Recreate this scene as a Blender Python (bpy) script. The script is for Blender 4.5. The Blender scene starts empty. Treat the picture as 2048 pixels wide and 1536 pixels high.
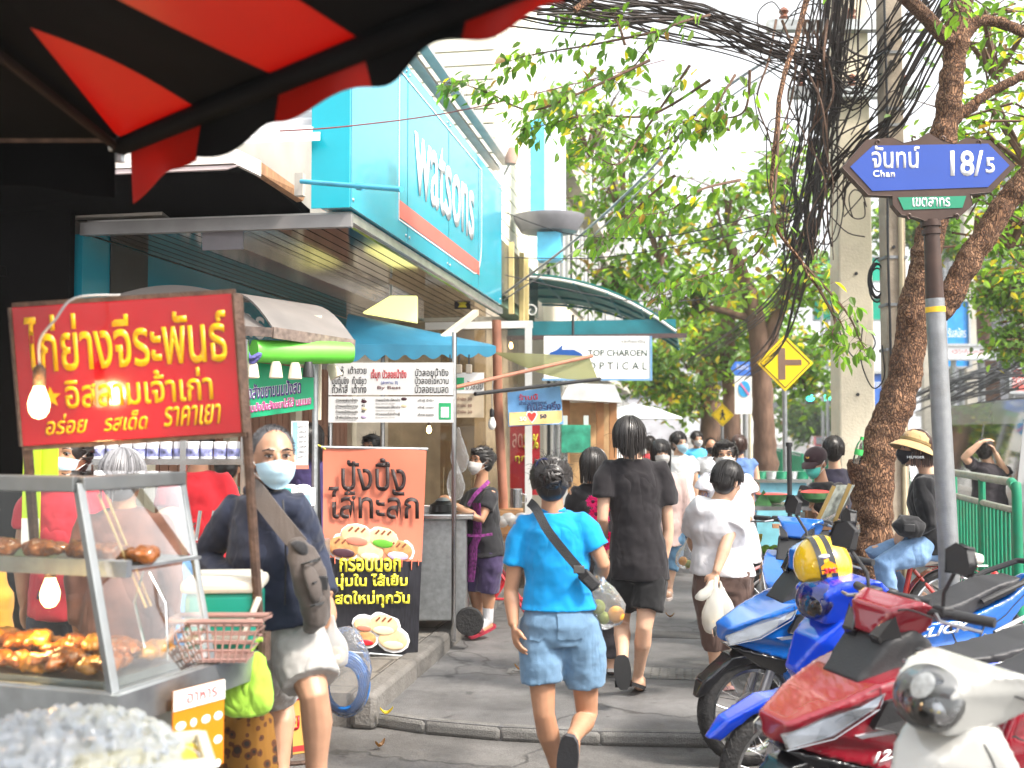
import bpy, math, random
import numpy as np
from mathutils import Vector as V, Matrix
from mathutils.geometry import tessellate_polygon
random.seed(7); np.random.seed(7)
SC = bpy.context.scene; COL = SC.collection
rad = math.radians; sin = math.sin; cos = math.cos; PI = math.pi
R_ = random.uniform
# ------------------------------------------------------------------ camera
YAW, PIT, FPX, CAMZ = rad(9.44), rad(2.45), 2200.0, 1.64
CAM = V((0, 0, CAMZ)); ZU = V((0, 0, 1))
RV = V((cos(YAW), sin(YAW), 0)); FH = V((-sin(YAW), cos(YAW), 0))
FWD = FH*cos(PIT)+ZU*sin(PIT); UPV = -FH*sin(PIT)+ZU*cos(PIT)
cd = bpy.data.cameras.new('camera'); cam = bpy.data.objects.new('camera', cd); COL.objects.link(cam)
cd.sensor_width = 36; cd.lens = FPX/2048*36; cd.clip_start = .05; cd.clip_end = 2000
cam.matrix_world = Matrix((( RV.x, UPV.x, -FWD.x, 0), (RV.y, UPV.y, -FWD.y, 0), (RV.z, UPV.z, -FWD.z, CAMZ), (0, 0, 0, 1)))
cd.dof.use_dof = True; cd.dof.focus_distance = 6.6; cd.dof.aperture_fstop = 2.2
SC.camera = cam
# ------------------------------------------------------------------ light
SUN_EL, SUN_AZ = rad(48), rad(112)          # azimuth clockwise from +Y: from the right, slightly behind the camera
w = bpy.data.worlds.new('World'); SC.world = w; w.use_nodes = True
nt = w.node_tree; bg = nt.nodes['Background']
sky = nt.nodes.new('ShaderNodeTexSky'); sky.sky_type = 'NISHITA'; sky.sun_disc = False
sky.sun_elevation = SUN_EL; sky.sun_rotation = SUN_AZ; sky.dust_density = 6; sky.air_density = 1.2; sky.ozone_density = .6
hs = nt.nodes.new('ShaderNodeHueSaturation'); hs.inputs['Saturation'].default_value = .22
nt.links.new(sky.outputs[0], hs.inputs['Color'])
wm = nt.nodes.new('ShaderNodeMix'); wm.data_type = 'RGBA'; wm.blend_type = 'ADD'; wm.inputs[0].default_value = 1; wm.inputs[7].default_value = (3.2, 3.25, 3.28, 1)   # bright hazy veil over the sky
nt.links.new(hs.outputs[0], wm.inputs[6]); nt.links.new(wm.outputs[2], bg.inputs['Color']); bg.inputs['Strength'].default_value = .13
sd = bpy.data.lights.new('sun', 'SUN'); so = bpy.data.objects.new('sun', sd); COL.objects.link(so)
sd.energy = 3.3; sd.angle = rad(9); sd.color = (1, .91, .8)
sdir = V((sin(SUN_AZ)*cos(SUN_EL), cos(SUN_AZ)*cos(SUN_EL), sin(SUN_EL)))
so.rotation_euler = sdir.to_track_quat('Z', 'Y').to_euler(); so.location = (0, 0, 30)
SC.view_settings.view_transform = 'Standard'; SC.view_settings.look = 'None'
SC.view_settings.exposure = 1.05; SC.view_settings.gamma = 1
SC.cycles.max_bounces = 8; SC.cycles.transparent_max_bounces = 16; SC.cycles.use_denoising = True
# ------------------------------------------------------------------ placing
def W(px, py, d): return CAM+RV*((px-1024)/FPX*d)+UPV*((768-py)/FPX*d)+FWD*d
def G(px, py, z=0):
    r = RV*((px-1024)/FPX)+UPV*((768-py)/FPX)+FWD
    return CAM+r*((z-CAMZ)/r.z)
def GD(px, d, z=0):                       # ground point under pixel column px at depth d
    p = W(px, 862, d); return V((p.x, p.y, z))
# ------------------------------------------------------------------ scene graph
def tag(o, label, cat, group=None, kind=None):
    if label: o['label'] = label
    if cat: o['category'] = cat
    if group: o['group'] = group
    if kind: o['kind'] = kind
    return o
def thing(name, label, cat, loc=(0, 0, 0), rz=0, group=None):
    o = bpy.data.objects.new(name, None); COL.objects.link(o); o.empty_display_size = .1
    o.location = loc; o.rotation_euler = (0, 0, rz)
    return tag(o, label, cat, group)
def lc(root, p):                          # world -> local of a top-level root
    q = V(p)-root.location; a = -root.rotation_euler.z
    return V((q.x*cos(a)-q.y*sin(a), q.x*sin(a)+q.y*cos(a), q.z))
def copy_tree(o, parent=None):
    c = o.copy(); COL.objects.link(c); c.parent = parent
    for ch in list(o.children): copy_tree(ch, c)
    return c
# ------------------------------------------------------------------ materials
MATS = {}
def nodes_of(name):
    m = bpy.data.materials.new(name); m.use_nodes = True
    return m, m.node_tree, m.node_tree.nodes['Principled BSDF']
def M(name, col=None, rough=.5, metal=0, var=.14, sc=6, bump=0, bsc=80, coat=0, spec=.5, emit=0, dirt=0, dirtcol=(.06, .05, .04), stretch=(1, 1, 1), sss=0, trans=0, aniso=None):
    if name in MATS: return MATS[name]
    m, nt, b = nodes_of(name); L = nt.links.new; N = nt.nodes.new
    tc = N('ShaderNodeTexCoord'); mp = N('ShaderNodeMapping'); L(tc.outputs['Object'], mp.inputs[0]); mp.inputs['Scale'].default_value = stretch
    ns = N('ShaderNodeTexNoise'); ns.inputs['Scale'].default_value = sc; ns.inputs['Detail'].default_value = 5; L(mp.outputs[0], ns.inputs['Vector'])
    rm = N('ShaderNodeMapRange'); L(ns.outputs[0], rm.inputs[0]); rm.inputs[1].default_value = .3; rm.inputs[2].default_value = .7
    rm.inputs[3].default_value = 1-var; rm.inputs[4].default_value = 1+var
    mx = N('ShaderNodeMix'); mx.data_type = 'RGBA'; mx.blend_type = 'MULTIPLY'; mx.inputs[0].default_value = 1
    mx.inputs[6].default_value = (*col, 1); L(rm.outputs[0], mx.inputs[7]); out = mx.outputs[2]
    if dirt:
        n2 = N('ShaderNodeTexNoise'); n2.inputs['Scale'].default_value = sc*.6; n2.inputs['Detail'].default_value = 8; n2.inputs['Roughness'].default_value = .7; L(mp.outputs[0], n2.inputs['Vector'])
        r2 = N('ShaderNodeMapRange'); L(n2.outputs[0], r2.inputs[0]); r2.inputs[1].default_value = .5; r2.inputs[2].default_value = .72; r2.inputs[4].default_value = dirt
        m2 = N('ShaderNodeMix'); m2.data_type = 'RGBA'; L(r2.outputs[0], m2.inputs[0]); L(out, m2.inputs[6]); m2.inputs[7].default_value = (*dirtcol, 1); out = m2.outputs[2]
    L(out, b.inputs['Base Color'])
    b.inputs['Roughness'].default_value = rough; b.inputs['Metallic'].default_value = metal; b.inputs['Specular IOR Level'].default_value = spec
    if coat: b.inputs['Coat Weight'].default_value = coat; b.inputs['Coat Roughness'].default_value = .04
    if sss: b.inputs['Subsurface Weight'].default_value = sss; b.inputs['Subsurface Radius'].default_value = (.01, .004, .002); b.inputs['Subsurface Scale'].default_value = 1
    if trans: b.inputs['Transmission Weight'].default_value = trans
    if emit: L(out, b.inputs['Emission Color']); b.inputs['Emission Strength'].default_value = emit
    if bump:
        n3 = N('ShaderNodeTexNoise'); n3.inputs['Scale'].default_value = bsc; n3.inputs['Detail'].default_value = 4; L(mp.outputs[0], n3.inputs['Vector'])
        bp = N('ShaderNodeBump'); bp.inputs['Strength'].default_value = bump; bp.inputs['Distance'].default_value = .02; L(n3.outputs[0], bp.inputs['Height']); L(bp.outputs[0], b.inputs['Normal'])
    MATS[name] = m; return m
def glass(name, tint=(1, 1, 1), refl=.12, rough=.02, milky=0, milk=(.9, .9, .9), bump=0):
    if name in MATS: return MATS[name]
    m = bpy.data.materials.new(name); m.use_nodes = True; nt = m.node_tree; nt.nodes.clear(); N = nt.nodes.new; L = nt.links.new
    o = N('ShaderNodeOutputMaterial'); t = N('ShaderNodeBsdfTransparent'); t.inputs[0].default_value = (*tint, 1)
    g = N('ShaderNodeBsdfGlossy'); g.inputs['Roughness'].default_value = rough; g.inputs[0].default_value = (1, 1, 1, 1)
    lw = N('ShaderNodeLayerWeight'); lw.inputs[0].default_value = refl
    mx = N('ShaderNodeMixShader'); L(lw.outputs['Fresnel'], mx.inputs[0]); L(t.outputs[0], mx.inputs[1]); L(g.outputs[0], mx.inputs[2]); sh = mx.outputs[0]
    if bump:
        tc = N('ShaderNodeTexCoord'); ns = N('ShaderNodeTexNoise'); ns.inputs['Scale'].default_value = bump; ns.inputs['Detail'].default_value = 3; L(tc.outputs['Object'], ns.inputs['Vector'])
        bp = N('ShaderNodeBump'); bp.inputs['Strength'].default_value = .8; bp.inputs['Distance'].default_value = .02; L(ns.outputs[0], bp.inputs['Height']); L(bp.outputs[0], g.inputs['Normal']); L(bp.outputs[0], lw.inputs['Normal'])
    if milky:
        df = N('ShaderNodeBsdfDiffuse'); df.inputs[0].default_value = (*milk, 1); tl = N('ShaderNodeBsdfTranslucent'); tl.inputs[0].default_value = (*milk, 1)
        ma = N('ShaderNodeMixShader'); L(df.outputs[0], ma.inputs[1]); L(tl.outputs[0], ma.inputs[2])
        mb = N('ShaderNodeMixShader'); mb.inputs[0].default_value = milky; L(sh, mb.inputs[1]); L(ma.outputs[0], mb.inputs[2]); sh = mb.outputs[0]
    L(sh, o.inputs[0]); MATS[name] = m; return m
def lamp_mat(name, col, s):
    if name in MATS: return MATS[name]
    m, nt, b = nodes_of(name); b.inputs['Base Color'].default_value = (*col, 1); b.inputs['Emission Color'].default_value = (*col, 1); b.inputs['Emission Strength'].default_value = s
    MATS[name] = m; return m
def leaf_mat(name, col, var=.35):
    if name in MATS: return MATS[name]
    m, nt, b = nodes_of(name); N = nt.nodes.new; L = nt.links.new
    g = N('ShaderNodeNewGeometry'); rm = N('ShaderNodeMapRange'); L(g.outputs['Random Per Island'], rm.inputs[0]); rm.inputs[3].default_value = 1-var; rm.inputs[4].default_value = 1+var
    mx = N('ShaderNodeMix'); mx.data_type = 'RGBA'; mx.blend_type = 'MULTIPLY'; mx.inputs[0].default_value = 1; mx.inputs[6].default_value = (*col, 1); L(rm.outputs[0], mx.inputs[7])
    L(mx.outputs[2], b.inputs['Base Color']); b.inputs['Roughness'].default_value = .42
    tl = N('ShaderNodeBsdfTranslucent'); gm = N('ShaderNodeMix'); gm.data_type = 'RGBA'; gm.blend_type = 'MULTIPLY'; gm.inputs[0].default_value = 1; L(mx.outputs[2], gm.inputs[6]); gm.inputs[7].default_value = (1.75, 2.0, .85, 1); L(gm.outputs[2], tl.inputs[0])
    ms = N('ShaderNodeMixShader'); ms.inputs[0].default_value = .55; L(b.outputs[0], ms.inputs[1]); L(tl.outputs[0], ms.inputs[2]); L(ms.outputs[0], nt.nodes['Material Output'].inputs[0])
    MATS[name] = m; return m
# ------------------------------------------------------------------ mesh building
class MB:
    def __init__(s): s.v = []; s.f = []; s.m = []; s.mi = 0
    def add(s, vs, fs):
        n = len(s.v); s.v += [tuple(p) for p in vs]; s.f += [tuple(i+n for i in f) for f in fs]; s.m += [s.mi]*len(fs); return s
    def box(s, c, d, rz=0, ax=None):
        hx, hy, hz = d[0]/2, d[1]/2, d[2]/2; c = V(c)
        X, Y, Z = ax if ax else (V((cos(rz), sin(rz), 0)), V((-sin(rz), cos(rz), 0)), ZU)
        vs = [c+X*(a*hx)+Y*(b*hy)+Z*(e*hz) for a in (-1, 1) for b in (-1, 1) for e in (-1, 1)]
        return s.add(vs, [(0, 1, 3, 2), (4, 6, 7, 5), (0, 4, 5, 1), (2, 3, 7, 6), (0, 2, 6, 4), (1, 5, 7, 3)])
    def box2(s, a, b): return s.box([(a[i]+b[i])/2 for i in range(3)], [abs(b[i]-a[i]) for i in range(3)])
    def bar(s, a, b, w, h=None):          # rectangular bar a->b
        a, b = V(a), V(b); h = h or w; Z = (b-a); l = Z.length; Z = Z/l
        X = Z.cross(ZU); X = X.normalized() if X.length > 1e-3 else V((1, 0, 0)); Y = Z.cross(X)
        return s.box((a+b)/2, (w, h, l), ax=(X, Y, Z))
    def loft(s, secs, n=10, cap=True):    # secs: (centre, U, Vv) ellipse half axes
        vs = []
        for c, u, q in secs:
            for k in range(n):
                t = 2*PI*k/n; vs.append(V(c)+V(u)*cos(t)+V(q)*sin(t))
        fs = []
        for i in range(len(secs)-1):
            for k in range(n):
                a, b = i*n+k, i*n+(k+1) % n; fs.append((a, b, b+n, a+n))
        if cap: fs.append(tuple(range(n))[::-1]); fs.append(tuple((len(secs)-1)*n+k for k in range(n)))
        return s.add(vs, fs)
    def tube(s, pts, r, n=8, cap=True, flat=1):
        pts = [V(p) for p in pts]; L = len(pts)
        rr = r if isinstance(r, (list, tuple)) else [r]*L
        secs = []; u = None
        for i, p in enumerate(pts):
            t = (pts[min(i+1, L-1)]-pts[max(i-1, 0)])
            if t.length < 1e-9: t = V((0, 0, 1))
            t.normalize()
            if u is None: u = t.cross(ZU) if abs(t.z) < .95 else t.cross(V((1, 0, 0)))
            u = u-t*u.dot(t)
            if u.length < 1e-6: u = t.orthogonal()
            u.normalize(); q = t.cross(u); secs.append((p, u*rr[i], q*(rr[i]*flat)))
        return s.loft(secs, n, cap)
    def ell(s, c, r, ax=None, n=12, m=8):
        X, Y, Z = ax if ax else (V((1, 0, 0)), V((0, 1, 0)), ZU); c = V(c)
        vs = [c+Z*r[2]]; fs = []
        for i in range(1, m):
            a = PI*i/m
            for k in range(n): t = 2*PI*k/n; vs.append(c+X*(r[0]*sin(a)*cos(t))+Y*(r[1]*sin(a)*sin(t))+Z*(r[2]*cos(a)))
        vs.append(c-Z*r[2]); e = len(vs)-1
        for k in range(n): fs.append((0, 1+k, 1+(k+1) % n)); fs.append((e, e-n+(k+1) % n, e-n+k))
        for i in range(m-2):
            for k in range(n): a, b = 1+i*n+k, 1+i*n+(k+1) % n; fs.append((a, a+n, b+n, b))
        return s.add(vs, fs)
    def lathe(s, prof, c=(0, 0, 0), n=24, ax=None):     # prof (r, z)
        X, Y, Z = ax if ax else (V((1, 0, 0)), V((0, 1, 0)), ZU); c = V(c)
        return s.loft([(c+Z*z, X*max(r, 1e-4), Y*max(r, 1e-4)) for r, z in prof], n, True)
    def prism(s, out, fn0, fn1):          # outline of 2D pts, two maps to 3D
        n = len(out); vs = [V(fn0(*p)) for p in out]+[V(fn1(*p)) for p in out]
        tr = tessellate_polygon([[V((p[0], p[1], 0)) for p in out]])
        fs = [tuple(t) for t in tr]+[tuple(i+n for i in t[::-1]) for t in tr]+[(i, (i+1) % n, (i+1) % n+n, i+n) for i in range(n)]
        return s.add(vs, fs)
    def plate(s, out, o, X, Y, t):        # polygon plate at origin o axes X,Y thickness t along X x Y
        o, X, Y = V(o), V(X).normalized(), V(Y).normalized(); Nn = X.cross(Y)
        return s.prism(out, lambda a, b: o+X*a+Y*b, lambda a, b: o+X*a+Y*b+Nn*t)
    def grid(s, nu, nv, fn, closed=False):
        vs = [V(fn(i/(nu-1), j/(nv-1))) for i in range(nu) for j in range(nv)]
        return s.add(vs, [(i*nv+j, (i+1)*nv+j, (i+1)*nv+j+1, i*nv+j+1) for i in range(nu-1) for j in range(nv-1)])
    def sheet(s, nu, nv, fn, t):          # grid with thickness t (3-vector offset)
        t = V(t); n = nu*nv
        vs = [V(fn(i/(nu-1), j/(nv-1))) for i in range(nu) for j in range(nv)]
        q = [(i*nv+j, (i+1)*nv+j, (i+1)*nv+j+1, i*nv+j+1) for i in range(nu-1) for j in range(nv-1)]
        bd = [(i*nv) for i in range(nu)]+[(nu-1)*nv+j for j in range(1, nv)]+[i*nv+nv-1 for i in range(nu-2, -1, -1)]+[j for j in range(nv-2, 0, -1)]
        fs = q+[tuple(k+n for k in f[::-1]) for f in q]+[(bd[k], bd[k]+n, bd[(k+1) % len(bd)]+n, bd[(k+1) % len(bd)]) for k in range(len(bd))]
        return s.add(vs+[p+t for p in vs], fs)
    def build(s, name, mat, parent=None, smooth=True, remesh=0, sm=4, disp=0, dsz=.12, bevel=0, sub=0, ang=40):
        me = bpy.data.meshes.new(name); me.from_pydata(s.v, [], s.f)
        for m in (mat if isinstance(mat, (list, tuple)) else [mat]): me.materials.append(m)
        if any(s.m): me.polygons.foreach_set('material_index', s.m)
        if smooth:
            me.polygons.foreach_set('use_smooth', [True]*len(me.polygons))
        me.update()
        if smooth and not remesh and not sub:
            me.set_sharp_from_angle(angle=rad(ang))
        o = bpy.data.objects.new(name, me); COL.objects.link(o)
        if parent: o.parent = parent
        if bevel:
            b = o.modifiers.new('b', 'BEVEL'); b.width = bevel; b.segments = 2; b.limit_method = 'ANGLE'
        if sub:
            b = o.modifiers.new('s', 'SUBSURF'); b.levels = b.render_levels = sub
        if remesh:
            r = o.modifiers.new('r', 'REMESH'); r.mode = 'VOXEL'; r.voxel_size = remesh; r.use_smooth_shade = True
            if sm: q = o.modifiers.new('s', 'SMOOTH'); q.factor = .5; q.iterations = sm
        if disp:
            t = bpy.data.textures.get('cl%.3f' % dsz)
            if not t: t = bpy.data.textures.new('cl%.3f' % dsz, 'CLOUDS'); t.noise_scale = dsz; t.noise_depth = 2
            q = o.modifiers.new('d', 'DISPLACE'); q.texture = t; q.strength = disp; q.texture_coords = 'LOCAL'; q.mid_level = .5
        return o
def one(mb, name, mat, label, cat, group=None, kind=None, **k):    # a top-level single mesh, origin moved to its base
    vs = np.array(mb.v); lo, hi = vs.min(0), vs.max(0); c = V(((lo[0]+hi[0])/2, (lo[1]+hi[1])/2, lo[2]))
    mb.v = [tuple(V(p)-c) for p in mb.v]; o = mb.build(name, mat, None, **k); o.location = c
    return tag(o, label, cat, group, kind)
TEXTS = []
def text(parent, s, o, X, Y, wd, ht, mat, ext=.0015, bold=0, name='lettering', shear=0, warp=None, spacing=1.0):
    """lettering fitted to a wd x ht box whose lower left corner is o; X right, Y up (parent space)"""
    cu = bpy.data.curves.new(name, 'FONT'); cu.body = s; cu.size = 1; cu.offset = bold; cu.shear = shear; cu.resolution_u = 3; cu.space_character = spacing
    ob = bpy.data.objects.new(name, cu); COL.objects.link(ob)
    TEXTS.append((ob, parent, V(o), V(X).normalized(), V(Y).normalized(), wd, ht, mat, ext, name, warp)); return ob
def finish_texts():
    dg = bpy.context.evaluated_depsgraph_get()
    for ob, parent, o, X, Y, wd, ht, mat, ext, name, warp in TEXTS:
        me = bpy.data.meshes.new_from_object(ob.evaluated_get(dg)); n = len(me.vertices)
        if not n: print('EMPTY TEXT', ob.data.body); continue
        co = np.zeros(n*3); me.vertices.foreach_get('co', co); co = co.reshape(-1, 3); lo, hi = co.min(0), co.max(0)
        sx = wd/max(hi[0]-lo[0], 1e-6); sy = ht/max(hi[1]-lo[1], 1e-6)
        if wd <= 0: sx = sy
        Nn = X.cross(Y); u = (co[:, 0]-lo[0])*sx; q = (co[:, 1]-lo[1])*sy
        P = np.array(o)+np.outer(u, X)+np.outer(q, Y)
        if warp: P = np.array([warp(V(p)) for p in P])
        me.vertices.foreach_set('co', P.ravel()); me.materials.clear(); me.materials.append(mat); me.update()
        m2 = bpy.data.objects.new(name, me); COL.objects.link(m2); m2.parent = parent
        if ext and not warp:
            q = m2.modifiers.new('s', 'SOLIDIFY'); q.thickness = ext; q.offset = 1
    for t in TEXTS:
        c = t[0].data; bpy.data.objects.remove(t[0]); bpy.data.curves.remove(c)
# ================================================================== setting
def YP(px, X):                                     # street coordinate where pixel column px meets the plane x = X
    r = RV*((px-1024)/FPX)+FH; return r.y*X/r.x
def ZP(px, py, X):
    r = RV*((px-1024)/FPX)+UPV*((768-py)/FPX)+FWD; return CAMZ+r.z*X/r.x
def asphalt(name, col, crack=.6, patch=.35, slabs=None):
    m, nt, b = nodes_of(name); N = nt.nodes.new; L = nt.links.new
    tc = N('ShaderNodeTexCoord'); P = tc.outputs['Object']
    def noise(s, d=6, r=.6):
        n = N('ShaderNodeTexNoise'); n.inputs['Scale'].default_value = s; n.inputs['Detail'].default_value = d; n.inputs['Roughness'].default_value = r; L(P, n.inputs['Vector']); return n.outputs[0]
    def rng(x, a, b2, c, d):
        r = N('ShaderNodeMapRange'); L(x, r.inputs[0])
        for i, q in enumerate((a, b2, c, d)): r.inputs[i+1].default_value = q
        return r.outputs[0]
    def mul(x, y):
        q = N('ShaderNodeMath'); q.operation = 'MULTIPLY'; L(x, q.inputs[0]); L(y, q.inputs[1]); return q.outputs[0]
    big = rng(noise(.7, 8, .65), .35, .68, 1-patch, 1+patch); fine = rng(noise(130, 3), .3, .7, .72, 1.28); mid = rng(noise(9, 8, .7), .3, .75, .8, 1.2)
    vor = N('ShaderNodeTexVoronoi'); vor.feature = 'DISTANCE_TO_EDGE'; vor.inputs['Scale'].default_value = .62
    nv = N('ShaderNodeTexNoise'); nv.inputs['Scale'].default_value = 2.2; nv.inputs['Detail'].default_value = 6; L(P, nv.inputs['Vector'])
    mv = N('ShaderNodeMix'); mv.data_type = 'RGBA'; mv.blend_type = 'ADD'; mv.inputs[0].default_value = .55; L(P, mv.inputs[6]); L(nv.outputs['Color'], mv.inputs[7]); L(mv.outputs[2], vor.inputs['Vector'])
    cr = rng(vor.outputs['Distance'], .002, .012, 1-crack, 1)
    al = mul(mul(mul(big, fine), mid), cr)
    if slabs:
        br = N('ShaderNodeTexBrick'); br.inputs['Scale'].default_value = 1; br.inputs['Brick Width'].default_value = slabs[0]; br.inputs['Row Height'].default_value = slabs[1]; br.inputs['Mortar Size'].default_value = .012; br.offset = .5
        br.inputs['Color1'].default_value = (.88, .88, .88, 1); br.inputs['Color2'].default_value = (1.1, 1.1, 1.1, 1); br.inputs['Mortar'].default_value = (.45, .45, .45, 1); L(P, br.inputs['Vector']); al = mul(al, br.outputs['Color'])
    mx = N('ShaderNodeMix'); mx.data_type = 'RGBA'; mx.blend_type = 'MULTIPLY'; mx.inputs[0].default_value = 1; mx.inputs[6].default_value = (*col, 1); L(al, mx.inputs[7]); L(mx.outputs[2], b.inputs['Base Color'])
    L(rng(noise(1.6, 5), .35, .65, .45, .8), b.inputs['Roughness'])
    spv = N('ShaderNodeTexVoronoi'); spv.inputs['Scale'].default_value = 3.2; L(mv.outputs[2], spv.inputs['Vector']); al = mul(al, rng(spv.outputs['Distance'], .05, .1, .55, 1)); al = mul(al, rng(noise(2.6, 9, .75), .56, .7, 1, .62)); L(al, mx.inputs[7])
    bp = N('ShaderNodeBump'); bp.inputs['Strength'].default_value = .5; bp.inputs['Distance'].default_value = .01; L(mul(fine, cr), bp.inputs['Height']); L(bp.outputs[0], b.inputs['Normal'])
    return m
A_ROAD = asphalt('road_asphalt', (.125, .12, .115), .55, .45)
A_WALK = asphalt('walk_asphalt', (.14, .138, .138), .5, .4)
A_SLAB = asphalt('slab_concrete', (.2, .185, .165), .35, .35, (.4, .4))
CONC = M('concrete', (.5, .47, .4), .85, var=.12, sc=3, bump=.25, bsc=40, dirt=.35, dirtcol=(.2, .17, .13))
KERB = M('kerb_concrete', (.14, .132, .122), .85, var=.25, sc=5, bump=.5, bsc=40, dirt=.6, dirtcol=(.1, .09, .08))
WHT = M('white_paint', (.72, .72, .7), .45, var=.06, sc=4, dirt=.2, dirtcol=(.4, .37, .32))
CREAM = M('cream_paint', (.66, .6, .46), .6, var=.1, sc=4, dirt=.3, dirtcol=(.3, .24, .16))
BLK = M('black_plastic', (.018, .018, .02), .45, var=.2, sc=10)
DARK = M('shade_black', (.003, .003, .003), .9, spec=.05)  # near-black colour that stands in for deep shade
STEEL = M('stainless_steel', (.55, .55, .55), .24, 1, var=.1, sc=8)
STEEL2 = M('galvanised_steel', (.42, .44, .45), .42, .85, var=.16, sc=25, bump=.05, bsc=60, dirt=.3, dirtcol=(.2, .19, .18))
RUST = M('rusty_iron', (.09, .055, .04), .7, .4, var=.4, sc=30, bump=.3, bsc=90)
WOOD = M('worn_wood', (.3, .16, .08), .6, var=.3, sc=6, stretch=(6, 6, 1), bump=.2, bsc=30)
PIPE = M('copper_paint', (.38, .16, .1), .5, var=.2, sc=8)
def S(name, mb, mat, **k): return tag(mb.build(name, mat, None, **k), None, None, None, 'structure')
ground = MB(); ground.add([(-400, -60, -.09), (400, -60, -.09), (400, 600, -.09), (-400, 600, -.09)], [(0, 1, 2, 3)]); S('ground', ground, M('ground_earth', (.16, .15, .13), .9, var=.2, sc=.3), smooth=False)
road = MB(); road.add([(-9, -4, -.08), (20, -4, -.08), (16, 260, -.08), (2.3, 260, -.08), (2.3, 6.6, -.08), (-9, 6.6, -.08)], [(0, 1, 2, 3, 4, 5)]); S('road', road, A_ROAD, smooth=False)
for k in range(14):
    ml = MB(); y = 9+k*8; ml.add([(8.2, y, -.076), (8.34, y, -.076), (8.34, y+3, -.076), (8.2, y+3, -.076)], [(0, 1, 2, 3)]); S('road_marking', ml, WHT, smooth=False)
e = [G(735, 1402), G(738, 1424), G(850, 1440), G(1000, 1453), G(1200, 1462), G(1420, 1466), G(1700, 1462)]
walk = MB(); o = [(-1.84, 80), (-1.84, e[0].y)]+[(p.x, p.y) for p in e]+[(2.46, e[-1].y+.1), (2.46, 80)]
walk.prism(o, lambda a, b: (a, b, -.085), lambda a, b: (a, b, 0)); S('pavement', walk, A_WALK, smooth=False)
WEDGE = asphalt('worn_edge', (.17, .165, .155), .6, .4)
for p0, p1 in zip(e[1:], e[2:]):
    kb = MB(); d_ = (p1-p0).normalized(); n_ = V((-d_.y, d_.x, 0)); kb.box((p0+p1)/2+n_*.035-V((0, 0, .043)), ((p1-p0).length+.02, .09, .092), ax=(d_, n_, ZU)); S('kerb', kb, WEDGE, bevel=.03)
kb = MB(); kb.prism([(2.46, 6.6), (2.62, 6.6), (2.62, 80), (2.46, 80)], lambda a, b: (a, b, -.085), lambda a, b: (a, b, .02)); S('kerb', kb, KERB, smooth=False, bevel=.02)
yk = e[0].y
for k in range(18):                                             # kerb stones of the raised vendor strip
    y0 = yk-.35+k*1.0; kb = MB()
    kb.box((-1.9, y0+.495, .025), (.15, .985, .21)); S('kerb', kb, KERB, bevel=.03)
sp = MB(); sp.prism([(-6, yk-.3), (-1.98, yk-.3), (-1.98, 80), (-6, 80)], lambda a, b: (a, b, -.085), lambda a, b: (a, b, .115)); S('vendor_pavement', sp, A_SLAB, smooth=False)
# tactile plates and patches let into the walkway
tp = MB(); x0, x1 = G(1015, 1343).x, G(1400, 1343).x; yc = G(1200, 1343).y
tp.add([(x0, yc-.17, .004), (x1, yc-.17, .004), (x1, yc+.17, .004), (x0, yc+.17, .004)], [(0, 1, 2, 3)])
i = 0
while x0+.04+i*.055 < x1:
    for j in range(6): tp.ell((x0+.04+i*.055, yc-.14+j*.056, .004), (.013, .013, .006), n=6, m=4)
    i += 1
S('tactile_paving', tp, M('tactile_concrete', (.15, .147, .14), .8, var=.25, sc=7, dirt=.5))
mh = MB(); a, b = G(1303, 1278), G(1410, 1262); mh.box((( a.x+b.x)/2, (a.y+b.y)/2, 0), (b.x-a.x, .3, .008)); S('drain_cover', mh, M('drain_iron', (.07, .07, .07), .6, .3, var=.3, sc=12, bump=.4, bsc=40), smooth=False)
mh = MB(); a, b = G(850, 1310), G(1020, 1300); 
# ------------------------------------------------------------------ chemist shop with the turquoise fascia
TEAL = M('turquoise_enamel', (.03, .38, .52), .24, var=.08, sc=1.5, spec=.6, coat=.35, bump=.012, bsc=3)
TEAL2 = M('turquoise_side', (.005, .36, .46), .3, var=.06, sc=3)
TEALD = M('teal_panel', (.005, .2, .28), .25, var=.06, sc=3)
WSG = M('sign_white', (.85, .86, .88), .3, var=.02)
XS = -2.05; YS0, YS1 = YP(697, XS), YP(1003, XS); Z0, Z1 = 3.0, 4.3
shop = thing('chemist_shop', 'white chemist shop with long turquoise sign and shiny steel canopy soffit', 'shop', (-3.85, 6.4, 0))
def sl(x, y, z): return (x+3.85, y-6.4, z)
mb = MB(); mb.box2(sl(XS-.2, YS0, Z0), sl(XS, YS1, Z1)); mb.build('sign_box', TEAL, shop, smooth=False)
sb = shop.children[0]
mb = MB(); mb.box2(sl(XS-.24, YS0-.012, Z0-.01), sl(XS, YS0-.002, Z1)); mb.build('sign_end', TEAL2, sb, smooth=False)
y0, y1 = YP(795, XS), YP(962, XS)
for yy in (YS0+.02, YS0+1.35, YS0+2.7, YS0+4.0, YS1-.02):
    mb = MB(); mb.box2(sl(XS+.0005, yy-.004, Z0+.01), sl(XS+.0022, yy+.004, Z1-.01)); mb.build('panel_seam', M('seam_teal', (.02, .2, .28), .5), sb, smooth=False)
for yy in (YS0+.06, YS0+1.3, YS0+1.4, YS0+2.65, YS0+2.75, YS1-.1):
    for zz in (Z0+.05, Z1-.05): mb = MB(); mb.ell(sl(XS+.002, yy, zz), (.008, .012, .012), None, 8, 5); mb.build('rivet', STEEL2, sb)
PINK = M('sign_coral', (.72, .16, .14), .25, var=.03)
mb = MB()
yb0, yb1 = y0, y1-.35
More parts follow.
